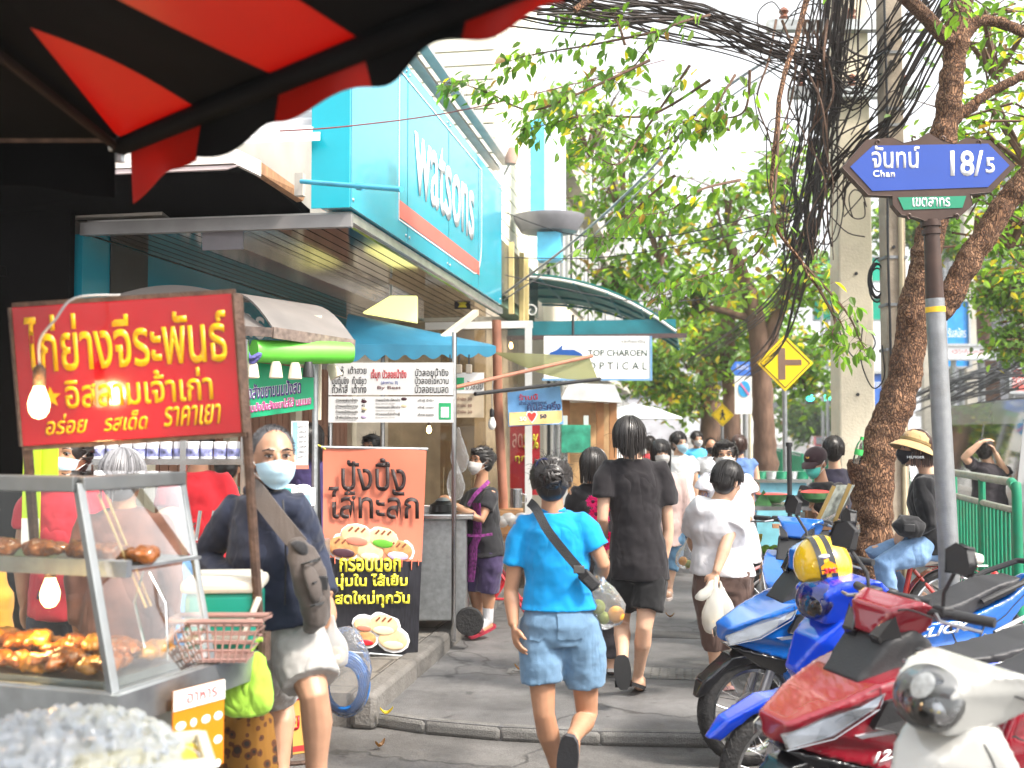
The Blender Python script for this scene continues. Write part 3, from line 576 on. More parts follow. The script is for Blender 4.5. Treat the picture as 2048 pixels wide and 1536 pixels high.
    if mask:
        mb = MB(); 
        def mk(u, v):
            a = (u-.5)*2*(1.12-.42*v*v); q_ = abs(2*u-1); z = .014-.108*v-.016*q_*(1-v)+.03*q_*q_*v; ro = .102+.026*sin(PI*min(1, .12+v*.95))*cos(a)**2-.022*v*v+.0025*sin(v*20)*(1-q_)
            return hd+uh*(z*s-.014*s)+rh*sin(a)*.080*s+fh*(cos(a)*ro*s+.003)
        mb.sheet(17, 11, mk, fh*.003); mo = mb.build('face_mask', mask, root)
        for q in (0, 1):
            mb = MB()
            for v in (.1, .9): mb.tube([mk(q, v), hd+rh*(q*2-1)*.085*s-fh*.012*s+uh*(.018 if v < .5 else -.03)*s], .0016, 5)
            mb.build('ear_loop', WHT, mo)
    if hair: make_hair(root, hd, H, s, *hair)
    return root, P, dict(fw=fw, rt=rt, ax=ax, up=up, bf=bf, hip=hip, sh=sh, hd=hd, H=H, s=s, fh=fh, rh=rh, uh=uh)
def make_hair(root, hd, H, s, kind, mat=None, n=150, ln=.2):
    mat = mat or HB; rh, fh, uh = H; rnd = random.Random(n+int(ln*100))
    def loc(x, y, z): return hd+rh*(x*s)+fh*(y*s)+uh*(z*s)
    cap = MB()
    if kind == 'crop':                    # short, receding: a thin shell over crown and back
        cap.ell(loc(0, -.02, .036), (.078*s, .088*s, .087*s), H, 18, 12); cap.ell(loc(0, -.034, 0), (.078*s, .076*s, .08*s), H, 16, 10)
        o = cap.build('hair', mat, root, remesh=.007, sm=2); st = MB()
        for i in range(2000):
            th = math.acos(1-rnd.random()*1.35); az = rnd.uniform(-PI, PI); v_ = rh*(.079*sin(th)*sin(az))+fh*(.09*sin(th)*cos(az)-.02)+uh*(.088*cos(th)+.036)
            if .09*sin(th)*cos(az) > .035 and cos(th) < .72: continue
            p_ = hd+v_*s; nn = (v_-uh*.03).normalized(); st.tube([p_-nn*.002, p_+(nn+fh*.5+uh*rnd.uniform(-.5, .2)+rh*rnd.uniform(-.3, .3))*.007*s], [.0011*s, .0004], 3, False)
        st.build('hair_strands', mat, o); return
    cap.ell(loc(0, -.016, .03), (.084*s, .1*s, .096*s), H, 18, 12); cap.ell(loc(0, -.035, -.01), (.08*s, .078*s, .09*s), H, 14, 10)
    locks = MB()
    n = int(n*2.2)
    for i in range(n):
        az = rnd.uniform(-PI, PI) if kind != 'tied' else rnd.uniform(-PI, PI)
        fr = abs(az)/PI                   # 0 at the front, 1 at the back
        if kind == 'bob': L_ = ln*(.75+.25*min(1, fr*1.5)) if fr > .28 else ln*.3
        elif kind == 'long': L_ = ln if fr > .27 else ln*.22
        elif kind == 'shag': L_ = ln*(.65+.5*fr)*rnd.uniform(.8, 1.15) if fr > .2 else ln*.42
        else: L_ = 0
        if kind == 'tied':                # swept back to a knot
            k0 = loc(0, -.1, .02); st = loc(.078*sin(az), .095*cos(az)-.01, rnd.uniform(-.03, .105) if abs(az) > 1 else rnd.uniform(.062, .1))
            dv = (st-hd); st = hd+dv.normalized()*max(dv.length, .088*s)
            pts = []
            for t in range(6):
                q = st.lerp(k0, t/5); dv = q-loc(0, -.016, .02); q = loc(0, -.016, .02)+dv.normalized()*(max(dv.length, .101*s)); pts.append(q)
            locks.tube(pts, [.003*s, .0048*s, .0055*s, .0055*s, .005*s, .004*s], 5); continue
        crown = rnd.uniform(.02, .1); pts = []; ra = rnd.uniform(1.0, 1.16) if kind == 'shag' else rnd.uniform(1.0, 1.12); drop = L_*(rnd.uniform(.78, 1.16) if kind == 'shag' else rnd.uniform(.88, 1.08)); jit = rnd.uniform(-.09, .09) if kind == 'shag' else rnd.uniform(-.05, .05); hang = None
        for t in range(10):
            th = .12+crown+t*.21
            x, y, z = .086*ra*sin(th)*sin(az+jit*t*.3), .102*ra*sin(th)*cos(az+jit*t*.3)-.016, .098*ra*cos(th)+.03
            L0 = (.1+.03-z)
            if th > 1.7 or hang is not None:
                if hang is None: hang = V((x, y, z))
                hang = V((hang.x*(1.0 if kind != 'bob' else .995), hang.y-(.002 if kind == 'long' else 0), hang.z-drop/4)); x, y, z = hang
            if (.128-z) > drop+.03: break
            pts.append(loc(x, y, z))
        if len(pts) > 2: locks.tube(pts, [max(.0016, (.0056-.0036*(k/(len(pts)-1))**2))*s for k in range(len(pts))], 5)
    if kind == 'tied':
        k0 = loc(0, -.118, .025)
        for i in range(80):
            x1 = V((rnd.gauss(0, .6), rnd.gauss(0, 1), rnd.gauss(0, .6))).normalized(); y1 = x1.orthogonal().normalized(); z1 = x1.cross(y1); r0 = ln*rnd.uniform(.86, 1.08); a0 = rnd.uniform(0, 6); pts = []
            for t in range(8):
                a = a0+t*.4; q = (y1*cos(a)+z1*sin(a)+x1*.25*sin(t))*r0; pts.append(k0+rh*q.x*s+fh*q.y*.8*s+uh*q.z*s)
            locks.tube(pts, [.003*s]+[.0065*s]*6+[.002*s], 5)
        cap.ell(k0, (ln*.85*s, ln*.7*s, ln*.85*s), H, 12, 8)
    for i in range(160):
        th = math.acos(rnd.uniform(-.5, 1)); az = rnd.uniform(-PI, PI); v_ = V((.088*sin(th)*sin(az), .104*sin(th)*cos(az)-.016, .1*cos(th)+.03))
        if v_.y > .06 and v_.z < .08: continue
        q0 = v_*.97; o_ = V((rnd.gauss(0, .012), rnd.gauss(0, .012), rnd.gauss(0, .012))); locks.tube([loc(*q0), loc(*(v_*1.07+o_)), loc(*(v_*1.12+o_*2.2-V((0, 0, .02))))], [.0012, .001, .0006], 3, False)
    h = cap.build('hair', mat, root, remesh=.008, sm=3); locks.build('hair_strands', mat, h)
def bag_mat(): return glass('plastic_bag', (.93, .93, .93), .35, .12, milky=.42, milk=(.85, .85, .84), bump=22)
def bag_mat2(): return glass('clear_bag', (.96, .96, .96), .3, .1, milky=.14, bump=26)
def plastic_bag(label, hold, bottom, wpx, d, mat=None, contents=None, group=None, handle=.3, name='plastic_bag'):
    """bag hanging from pixel hold to pixel bottom"""
    a, b = W(*hold, d), W(*bottom, d); L_ = (a-b).length; w_ = wpx/2*d/2200
    root = thing(name, label, 'bag', b, 0, group); t = a-b; mb = MB(); rnd = random.Random(int(hold[0]))
    prof = [(0.0, .35), (.04, .75), (.14, 1.0), (.35, 1.0), (.55, .8), (.68, .5), (.8, .26), (.92, .16), (1.0, .12)]
    secs = [(V((0, 0, 0))+t*u+RV*rnd.uniform(-.006, .006), RV*w_*r, FH*w_*r*.62) for u, r in prof]
    mb.loft(secs, 18, True); mb.build('film', mat or bag_mat(), root, disp=w_*.4, dsz=.06, sub=1)
    if contents:
        for (cx, cy, rr, m) in contents:
            q = MB(); c = W(cx, cy, d)-b; r = rr*d/2200; q.ell(c, (r, r*.9, r), None, 14, 10); q.build('fruit', m, root)
    return root
def strap(root, pts, w, mat, nrm, name='strap', th=.004):
    pts = [V(p) for p in pts]; n = len(pts)
    def fn(u, v):
        k = min(n-1, int(round(u*(n-1)))); t = (pts[min(k+1, n-1)]-pts[max(k-1, 0)]).normalized(); nn = nrm(k) if callable(nrm) else V(nrm); x = t.cross(nn).normalized()
        return pts[k]+x*(v-.5)*w
    mb = MB(); mb.sheet(n, 3, fn, (V(nrm) if not callable(nrm) else nrm(0)).normalized()*th); return mb.build(name, mat, root, ang=80)
def smooth_path(pts, m=6):
    pts = [V(p) for p in pts]; out = []
    for i in range(len(pts)-1):
        p0, p1, p2, p3 = pts[max(i-1, 0)], pts[i], pts[i+1], pts[min(i+2, len(pts)-1)]
        for k in range(m):
            t = k/m; out.append(.5*((2*p1)+(p2-p0)*t+(2*p0-5*p1+4*p2-p3)*t*t+(3*p1-p0-3*p2+p3)*t**3))
    return out+[pts[-1]]
# ---- woman in the blue polo shirt, from behind
POLO = cloth('polo_blue', (.0, .24, .56), .8, wr=.55, wsc=6)
DENIM = cloth('denim_light', (.13, .23, .35), .9, var=.22, weave=.4, wr=.35, wsc=7)
J = dict(hd=(1102, 962), nk=(1105, 1010), sa=(1045, 1048, .02), sb=(1168, 1046, -.02), ea=(1022, 1180, .02), wa=(1027, 1252, -.06), ga=(1035, 1300, -.1), eb=(1206, 1128, -.03), wb=(1196, 1170, .26), gb=(1178, 1150, .36),
         ha=(1077, 1242), hb=(1163, 1242), ka=(1088, 1428, -.04), kb=(1174, 1430, .05), fa=(1120, 1556, .15), fb=(1144, 1478, -.28), ta=(1090, 1590, .35), tb=(1136, 1560, -.22))
woman, P, A = person('woman in bright blue polo shirt and denim shorts walking away with a crossbody strap', 5.2, J, 0, .99, .98, SK1, top=POLO, sleeve=.62, toplen=-.085, bottom=DENIM, blen=.33, flare=1.22, shoes=M('sandal_grey', (.05, .05, .055), .7, bump=.3), hair=('tied', HB, 210, .05), voxel=.008)
mb = MB(); c = A['sh']+A['up']*.045
mb.loft([(c, A['ax']*.075, A['bf']*.068), (c+A['up']*.03, A['ax']*.064, A['bf']*.06), (c+A['up']*.032, A['ax']*.055, A['bf']*.05), (c+A['up']*.0, A['ax']*.058, A['bf']*.05)], 20); mb.build('collar', POLO, woman, sub=1)
L_ = lambda x, y, o: W(x, y, 5.2+o)-woman.location
STRAPK = M('strap_black', (.016, .016, .018), .6, bump=.3, bsc=200)
pts = smooth_path([L_(1058, 1004, -.03), L_(1072, 1018, -.12), L_(1095, 1060, -.165), L_(1130, 1105, -.165), L_(1160, 1140, -.16), L_(1180, 1165, -.12), L_(1190, 1180, -.04)])
strap(woman, pts, .042, STRAPK, -FH, 'bag_strap', .005)
mb = MB(); mb.box(L_(1158, 1139, -.176), (.05, .012, .035), ax=(RV, FH, ZU)); mb.build('buckle', M('buckle_grey', (.1, .1, .1), .3, .5), woman, bevel=.003)
mb = MB(); mb.box(L_(1178, 1160, -.13), (.1, .04, .06), ax=((RV*.7-ZU*.7).normalized(), FH, (RV*.7+ZU*.7).normalized())); mb.build('pouch', STRAPK, woman, bevel=.012)
mb = MB()
k0 = L_(1092, 935, -.085)
for i in range(2): mb.tube([k0+RV*(.036*cos(t)-.01)+ZU*(.04*sin(t))+FH*(.03-.008*i) for t in [j*2*PI/12 for j in range(13)]], .006, 6)
mb.build('hair_tie', cloth('hair_tie_blue', (.008, .012, .07)), woman)
# pockets on the denim shorts
for (x0, x1, y0, y1, o) in ((1054, 1090, 1228, 1282, -.16), (1116, 1172, 1226, 1286, -.16)):
    mb = MB(); mb.sheet(12, 12, lambda u, v: L_(x0+(x1-x0)*u, y0+(y1-y0)*v*(1 if .1 < u < .9 else .93), o+.03*(abs((x0+x1)/2+(x1-x0)*(u-.5)-1120)/60)**2), FH*.006); pk_ = mb.build('pocket', DENIM, woman); sw_ = pk_.modifiers.new('w', 'SHRINKWRAP'); sw_.target = [q for q in woman.children if q.name.startswith('shorts')][0]; sw_.offset = .006
ORNG = M('orange_fruit', (.75, .32, .03), .5, bump=.15, bsc=120); GRNF = M('green_fruit', (.28, .34, .04), .5, bump=.15, bsc=120)
plastic_bag('clear plastic bag of oranges hanging from the arm of the woman in blue', (1194, 1128), (1216, 1254), 84, 5.22, bag_mat2(), [(1232, 1229, 17, ORNG), (1196, 1214, 15, GRNF), (1207, 1236, 13, GRNF)])
# ---- man in black
TEEK = cloth('tee_black', (.014, .012, .014), .9, wr=.6, wsc=6)
SHK = cloth('shorts_black', (.009, .009, .01), .9, wr=.6)
J = dict(hd=(1258, 880), sa=(1212, 938, .0), sb=(1324, 940, .02), ea=(1205, 1038, -.05), wa=(1206, 1090, .22), eb=(1337, 1060, .02), wb=(1326, 1128, .02),
         ha=(1248, 1128), hb=(1306, 1128), ka=(1243, 1246, .1), kb=(1288, 1256, -.1), fa=(1245, 1330, -.25), fb=(1276, 1352, .1), ta=(1248, 1372, -.28), tb=(1284, 1358, .28))
man, P, A = person('slim man in black t-shirt and black shorts walking away on the pavement', 6.75, J, 0, 1.04, .9, SK2, top=TEEK, sleeve=.58, toplen=0, toppuff=1.2, bottom=SHK, blen=.36, flare=1.25, shoes=M('sandal_black', (.012, .012, .013), .6), hair=('shag', HB, 230, .17), voxel=.009)
# ---- girl with black bob and pink flowers
J = dict(hd=(1188, 935), sa=(1150, 985, -.02), sb=(1228, 985, .02), ea=(1140, 1060, .1), wa=(1175, 1080, .25), eb=(1235, 1060), wb=(1215, 1100, .2), ha=(1165, 1130), hb=(1215, 1130), ka=(1185, 1240), kb=(1220, 1240), fa=(1190, 1322), fb=(1222, 1325), ta=(1192, 1330, .25), tb=(1226, 1332, .25))
girl, P, A = person('girl with black bob walking beside the man in black', 7.4, J, 15, .98, .95, SK2, top=cloth('tee_dark', (.02, .018, .02)), sleeve=.55, bottom=cloth('grey_floral', (.06, .055, .06), var=.6), blen=.93, flare=1.25, shoes=M('sandal_white', (.5, .48, .46), .6), hair=('bob', HB, 220, .2), eyes=False)
bq = thing('flower_bouquet', 'bunch of bright pink gerbera flowers held between the girl and the man in black', 'flowers', W(1200, 1085, 6.98))
PNK = leaf_mat('petal_pink', (.75, .02, .3), .3)
for i, (x, y) in enumerate(((1186, 1003), (1205, 1040), (1210, 1012), (1198, 1062), (1214, 1075), (1192, 1028), (1208, 1090))):
    c = W(x, y, 6.95+R_(-.05, .05))-bq.location; nrm = (-FH+RV*R_(-.5, .5)+ZU*R_(-.3, .5)).normalized(); X = nrm.orthogonal().normalized(); Y = nrm.cross(X); mb = MB()
    for k in range(22):
        a = 2*PI*k/22+R_(-.05, .05); dr = X*cos(a)+Y*sin(a); sd_ = nrm.cross(dr); L0 = .052*R_(.85, 1.05)
        mb.add([c, c+dr*L0*.6+sd_*.008+nrm*.008, c+dr*L0, c+dr*L0*.6-sd_*.008+nrm*.008], [(0, 1, 2, 3)])
    f_ = mb.build('flower', PNK, bq, smooth=False); mb = MB(); mb.ell(c-FH*.004, (.012, .012, .012), None, 8, 6); mb.build('centre', M('flower_eye', (.2, .02, .08), .8), f_)
    mb = MB(); mb.tube([c-nrm*.004, W(1200, 1098, 6.98)-bq.location], .003, 5); mb.build('stem', M('stem_green', (.1, .25, .05), .6), f_)
# ---- woman with long hair coming towards us
J = dict(hd=(1322, 908), sa=(1296, 958), sb=(1362, 958), ea=(1290, 1010), wa=(1300, 1060), eb=(1372, 1020), wb=(1382, 1055, -.1), ha=(1312, 1068), hb=(1352, 1068), ka=(1320, 1120), kb=(1346, 1122), fa=(1322, 1175), fb=(1338, 1178, -.1), ta=(1320, 1184, -.2), tb=(1334, 1188, -.3))
person('woman with very long black hair in pale pink blouse and grey mask walking towards us', 10.2, J, 175, 1.0, .92, SK2, top=cloth('blouse_pink', (.68, .5, .46), wr=.7), sleeve=.95, toplen=.08, bottom=cloth('jeans_blue', (.16, .32, .5)), blen=.68, shoes=M('shoe_pale', (.6, .52, .48), .5), hair=('long', HB, 190, .52), mask=MASKG)
plastic_bag('thin clear bag of snacks carried by the long haired woman', (1378, 1070), (1370, 1135), 44, 10.0, bag_mat2(), [(1366, 1122, 9, ORNG), (1376, 1128, 8, GRNF)])
# ---- stooping woman in white tee and brown capris
WTEE = cloth('tee_white', (.62, .61, .63), .9, wr=.6, wsc=6); CAPR = cloth('capri_brown', (.12, .075, .062), .9, wr=.6, wsc=8)
J = dict(hd=(1456, 964, -.0), sa=(1398, 1012), sb=(1480, 1020, .02), ea=(1385, 1085, .2), wa=(1400, 1110, .4), eb=(1454, 1082, -.12), wb=(1432, 1146, -.2), gb=(1420, 1180, -.22), ha=(1416, 1148), hb=(1476, 1150), ka=(1428, 1262), kb=(1460, 1262), fa=(1432, 1352), fb=(1450, 1362), ta=(1414, 1360, .1), tb=(1426, 1372, .1))
woman2, P, A = person('stooping short haired woman in white t-shirt and brown capris holding tied bags', 7.0, J, 35, .96, 1.12, SK2, look=55, tilt=.35, top=WTEE, sleeve=.66, toplen=-.02, bottom=CAPR, blen=.71, flare=1.22, toppuff=1.25, shoes=M('sandal_pink', (.55, .3, .28), .6), hair=('shag', HB, 230, .13), belly=1.6)
text(woman2, 'SAE', W(1403, 992, 6.83)-woman2.location, RV*.97-ZU*.1, ZU, .05, .022, M('print_navy', (.03, .05, .12), .7), name='print')
WB = glass('tied_bag', (.9, .9, .9), .3, .2, milky=.7, milk=(.86, .85, .8), bump=18)
plastic_bag('knotted white bag of food hanging lowest behind the stooping woman', (1432, 1150), (1424, 1266), 44, 6.72, WB, [(1424, 1240, 15, M('bun_cream', (.7, .6, .42), .6))], 'knotted food bags')
plastic_bag('second knotted white bag, the shorter one beside the stooping woman', (1440, 1160), (1452, 1244), 42, 6.75, WB, None, 'knotted food bags')
plastic_bag('small twisted white bag sticking out left of the stooping hand', (1425, 1160), (1404, 1200), 34, 6.72, WB, None, 'knotted food bags')
# ---- woman facing us behind her
J = dict(hd=(1450, 912), sa=(1412, 962), sb=(1494, 965), ea=(1404, 1020), wa=(1430, 1050, -.2), eb=(1500, 1030), wb=(1480, 1050, -.2), ha=(1440, 1100), hb=(1498, 1100), ka=(1455, 1180), kb=(1492, 1180), fa=(1460, 1258), fb=(1488, 1258), ta=(1455, 1268, -.2), tb=(1490, 1268, -.2))
person('frowning woman with parted dark hair in floral white blouse facing the stooping woman', 8.4, J, 190, 1.0, 1.1, SK3, top=cloth('blouse_floral', (.62, .6, .64), var=.45), sleeve=.3, bottom=cloth('pants_dark', (.02, .018, .02)), blen=.92, hair=('tied', HB, 150, .05), mask=MASKG, toppuff=1.2)
# ---- apron woman at the stall
TEEG = cloth('tee_charcoal', (.022, .022, .025), .9, wr=.5); PURP = cloth('shorts_purple', (.05, .035, .09), .9, wr=.5)
J = dict(hd=(962, 922), sa=(940, 992, .1), sb=(984, 986, -.08), ea=(922, 1040, .12), wa=(897, 1014, .1), ga=(880, 1000, .05), eb=(962, 1040, -.18), wb=(905, 1008, -.15), gb=(884, 990, -.1), ha=(950, 1105, .06), hb=(984, 1103, -.06), ka=(948, 1180, .06), kb=(974, 1182, -.02), fa=(957, 1245, .15), fb=(976, 1243), ta=(930, 1256, .1), tb=(940, 1262, -.1))
apron_w, P, A = person('stall woman in charcoal tee and purple shorts with patterned apron and grey mask', 8.7, J, -78, .98, 1.0, SK1, look=-135, top=TEEG, sleeve=.6, toplen=.02, bottom=PURP, blen=.5, shoes=M('sandal_red_blue', (.3, .02, .04), .5), hair=('tied', HB, 170, .042), mask=MASKG, voxel=.009)
APR = M('apron_batik', (.16, .02, .14), .9, var=.9, sc=38)
La = lambda x, y, o: W(x, y, 8.7+o)-apron_w.location
def apr(u, v):
    y = 1006+158*v; x = 919+8*sin(v*3); dd = -.1+.3*u
    return La(x+10*abs(u-.2)+(14*(1-v) if v < .5 else 0)+26*(1-u)*(1-u), y, dd-.1)
mb = MB(); mb.sheet(10, 10, apr, RV*-.006); mb.build('apron', APR, apron_w)
strap(apron_w, smooth_path([La(936, 1012, -.19), La(950, 990, -.2), La(970, 970, -.16), La(978, 962, -.08)]), .03, APR, -FH, 'apron_strap')
strap(apron_w, smooth_path([La(932, 1070, -.2), La(956, 1072, -.24), La(985, 1068, -.22)]), .02, APR, -FH, 'apron_tie')
for q, (x, y) in enumerate(((978, 1246), )):
    mb = MB(); mb.tube([La(976, 1215, 0), La(976, 1240, 0), La(960, 1252, -.03), La(945, 1260, -.08)], [.046, .045, .045, .04], 12); mb.build('sock', cloth('sock_grey', (.5, .5, .52)), apron_w)
# ---- man with the shoulder bag, perched at the cart
JKT = cloth('jacket_navy', (.016, .022, .045), .75, wr=.75, wsc=7, var=.2); SHG = cloth('shorts_grey', (.3, .29, .28), .9, wr=.6)
J = dict(hd=(546, 918), sa=(470, 1018, .05), sb=(588, 1010, -.05), ea=(412, 1120, .1), wa=(480, 1180, -.12), ga=(500, 1225, -.15), eb=(625, 1105, .1), wb=(655, 1192, -.0), gb=(664, 1225, 0), ha=(528, 1262, .05), hb=(592, 1262, -.05), ka=(560, 1400, .5), kb=(628, 1392, -.2), fa=(560, 1560, .4), fb=(632, 1590, -.1), tb=(650, 1620, -.3))
bagman, P, A = person('man with cropped greying hair, blue mask, navy jacket and grey shorts at the cart', 4.3, J, 155, 1.06, 1.0, SK3, look=156, top=JKT, sleeve=.97, toplen=-.05, toppuff=1.12, bottom=SHG, blen=.40, flare=1.25, hair=('crop', HSP, 0, 0), mask=MASKB, voxel=.007, grip=.7)
Lm = lambda x, y, o: W(x, y, 4.3+o)-bagman.location
mb = MB(); c = A['sh']+A['up']*.04
mb.loft([(c, A['ax']*.085, A['bf']*.078), (c+A['up']*.05, A['ax']*.072, A['bf']*.07), (c+A['up']*.052, A['ax']*.064, A['bf']*.06), (c, A['ax']*.064, A['bf']*.06)], 20); mb.build('collar', JKT, bagman, sub=1)
mb = MB(); mb.tube([Lm(566, 1000, -.14), Lm(570, 1060, -.17), Lm(572, 1120, -.165), Lm(570, 1210, -.165)], .0035, 5); mb.build('zip', BLK, bagman)
sl_ = thing('sling_bag', 'grey and black sling bag worn across the chest of the masked man', 'bag', W(622, 1230, 4.1))
Ls = lambda x, y, o: W(x, y, 4.3+o)-sl_.location
STG = cloth('strap_grey', (.1, .085, .078), .85, weave=.4)
strap(sl_, smooth_path([Ls(500, 968, .0), Ls(515, 985, -.11), Ls(545, 1025, -.16), Ls(575, 1062, -.185), Ls(600, 1092, -.2)]), .072, STG, -FH, 'strap', .008)
BAGG = cloth('bag_charcoal', (.075, .062, .056), .8, weave=.4, wr=.4); BAGK = cloth('bag_black', (.015, .015, .017), .8, weave=.3)
mb = MB(); mb.tube([Ls(592, 1080, -.2), Ls(602, 1105, -.23), Ls(618, 1150, -.25), Ls(630, 1200, -.25), Ls(634, 1235, -.22), Ls(622, 1260, -.18)], [.03, .058, .07, .066, .058, .03], 16, True, .7); mb.build('body', BAGG, sl_, remesh=.008, sm=2, disp=.014, dsz=.05)
mb = MB(); mb.tube([Ls(584, 1085, -.235), Ls(594, 1088, -.26), Ls(606, 1098, -.27), Ls(614, 1112, -.25)], [.01, .03, .03, .012], 12, True, .6); mb.build('flap', BAGK, sl_, sub=1)
mb = MB(); mb.tube([Ls(612, 1128, -.29), Ls(624, 1155, -.315), Ls(634, 1185, -.31), Ls(636, 1205, -.28)], [.02, .035, .035, .02], 12, True, .5); mb.build('front_pocket', BAGG, sl_, sub=1)
for (x0, y0, x1, y1) in ((598, 1130, 640, 1118), (606, 1172, 650, 1160), (612, 1215, 650, 1205)):
    mb = MB(); mb.tube([Ls(x0, y0, -.26), Ls((x0+x1)/2, (y0+y1)/2, -.335), Ls(x1, y1, -.25)], .009, 6, True, .4); mb.build('webbing', BAGK, sl_)
mb = MB(); mb.box(Ls(646, 1166, -.29), (.035, .02, .05), ax=(RV, FH, ZU)); mb.build('buckle', BLK, sl_, bevel=.004)
plastic_bag('white carrier bag with takeaway hanging from the hand of the masked man', (664, 1228), (672, 1336), 56, 4.22, None, [(672, 1312, 19, M('rice_pale', (.7, .6, .45), .7)), (660, 1318, 14, M('chilli_red', (.6, .12, .05), .5))])
# ---- vendor in cap with watermelon, woman behind him
J = dict(hd=(1632, 925), sa=(1606, 982, -.05), sb=(1682, 976, .05), ea=(1622, 1050, -.12), wa=(1622, 1018, -.3), ga=(1625, 1000, -.33), eb=(1686, 1045, .0), wb=(1640, 1040, -.28), gb=(1626, 1014, -.33), ha=(1630, 1100), hb=(1680, 1100), ka=(1630, 1180), kb=(1680, 1180), fa=(1630, 1260), fb=(1680, 1260))
ven, P, A = person('fruit seller in dark cap, teal mask and black tee looking down at watermelon', 9.0, J, -120, .99, 1.0, SK1, look=-128, tilt=.4, top=cloth('tee_black2', (.02, .018, .02)), sleeve=.5, toplen=.1, bottom=SHK, blen=.9, hair=('crop', HB, 0, 0), mask=MASKT)
CAPM = cloth('cap_maroon', (.028, .012, .016), .8, wr=.15); rh, fh, uh, hd, s = A['rh'], A['fh'], A['uh'], A['hd'], A['s']
mb = MB(); mb.ell(hd+uh*.045-fh*.012, (.089, .108, .085), A['H'], 18, 12); cp = mb.build('cap', CAPM, ven)
mb = MB(); mb.sheet(9, 9, lambda u, v: hd+uh*(.04+.006*v)+rh*.08*(u-.5)*2*(1-.25*v*v)+fh*(.07+.1*v*(1-.6*(2*u-1)**2))-uh*.03*v*v-uh*.02*(2*u-1)**2, uh*.006); mb.build('brim', CAPM, cp)
text(cp, 'N', hd+uh*.055+fh*.086-rh*-.016-rh*.03, -rh*-1, uh, .03, .034, M('logo_gold', (.7, .4, .03), .5), bold=.03, name='emblem')
text(cp, 'Y', hd+uh*.05+fh*.088-rh*.012, rh, uh, .026, .036, M('logo_gold', None), bold=.03, name='emblem')
J = dict(hd=(1668, 902), sa=(1642, 950), sb=(1698, 950), ea=(1640, 1000), wa=(1645, 1040), eb=(1702, 1000), wb=(1698, 1040), ha=(1650, 1060), hb=(1690, 1060))
person('woman with short black hair in dotted navy top standing behind the fruit seller', 9.9, J, 25, 1.0, 1.0, SK2, top=cloth('top_navy_dots', (.02, .018, .035), var=.7), sleeve=.5, hair=('bob', HB, 160, .15), eyes=False)
wm_ = thing('watermelon_slice', 'cut watermelon half held in the gloved hand of the fruit seller', 'fruit', W(1632, 985, 8.62))
MELR = M('melon_red', (.6, .06, .05), .35, var=.15, sc=20); MELG = M('melon_rind', (.03, .12, .03), .4, var=.6, sc=12); MELW = M('melon_white', (.6, .62, .4), .5)
mb = MB(); mb.lathe([(0, -.09), (.05, -.08), (.085, -.05), (.1, 0)], n=20, ax=(RV*1.25, FH, (ZU*.9+FH*.4).normalized())); mb.build('rind', MELG, wm_)
mb = MB(); mb.lathe([(.098, .001), (.09, .012), (.05, .022), (0, .025)], n=20, ax=(RV*1.25, FH, (ZU*.9+FH*.4).normalized())); mb.build('flesh', MELR, wm_)
# ---- woman with the hat on the red bicycle
HOOD = cloth('hoodie_black', (.012, .012, .014), .9, wr=.7); JEAN = cloth('jeans_ripped', (.16, .27, .45), .9, var=.25, weave=.4, wr=.6)
J = dict(hd=(1828, 898), sa=(1848, 968, -.16), sb=(1872, 960, .16), ea=(1858, 1045, -.2), wa=(1808, 1066, -.12), ga=(1795, 1078, -.06), eb=(1860, 1040, .2), wb=(1800, 1060, .1), gb=(1790, 1075, .05), ha=(1856, 1092, -.1), hb=(1862, 1090, .1), ka=(1768, 1130, -.16), kb=(1752, 1105, .14), fa=(1780, 1222, -.14), fb=(1815, 1195, .2), ta=(1755, 1240, -.14), tb=(1850, 1185, .2))
hatw, P, A = person('woman in tan bucket hat, black mask, black hoodie and ripped jeans on the bicycle', 7.6, J, -90, .98, 1.05, SK2, look=-97, top=HOOD, sleeve=.95, toplen=.04, toppuff=1.3, bottom=JEAN, blen=.93, flare=1.1, shoes=M('shoe_pink', (.6, .4, .36), .5), hair=('long', HBR, 130, .24), mask=MASKK)
HATM = cloth('hat_tan', (.42, .28, .13), .9, weave=.5, wr=.2); rh, fh, uh, hd = A['rh'], A['fh'], A['uh'], A['hd']
mb = MB(); u2 = (uh*.94-fh*.34).normalized(); f2 = rh.cross(u2)*-1; c = hd+uh*.04-fh*.01
mb.lathe([(.0, .088), (.06, .08), (.09, .05), (.104, 0), (.108, -.012)], c, 28, (rh, f2, u2)); ht = mb.build('hat', HATM, hatw)
mb = MB(); mb.lathe([(.102, -.002), (.135, -.03), (.162, -.058), (.16, -.062), (.1, -.012)], c, 28, (rh, f2, u2)); mb.build('brim', HATM, ht)
mb = MB(); mb.lathe([(.106, .018), (.109, .0), (.107, -.002), (.103, .016)], c, 28, (rh, f2, u2)); mb.build('hat_band', M('band_olive', (.2, .13, .04), .7), ht)
q = hd-uh*.05-FH*.09+fh*.085
text(hatw, 'HILFIGER', q-uh*.012, (RV*.93-FH*.36).normalized(), ZU, .11, .017, WSG, bold=.01, name='mask_print')
fb_ = thing('waist_bag', 'black camera pouch on the lap of the woman in the hat', 'bag', W(1815, 1060, 7.35))
mb = MB(); mb.tube([(-.08, 0, 0), (-.03, 0, .03), (.05, 0, .02), (.1, 0, 0)], [.04, .075, .075, .05], 14); mb.build('body', BAGK, fb_, remesh=.01, sm=2, disp=.02, dsz=.05)
mb = MB(); mb.box((0, -.07, .02), (.07, .02, .05)); mb.build('clasp', BLK, fb_, bevel=.005)
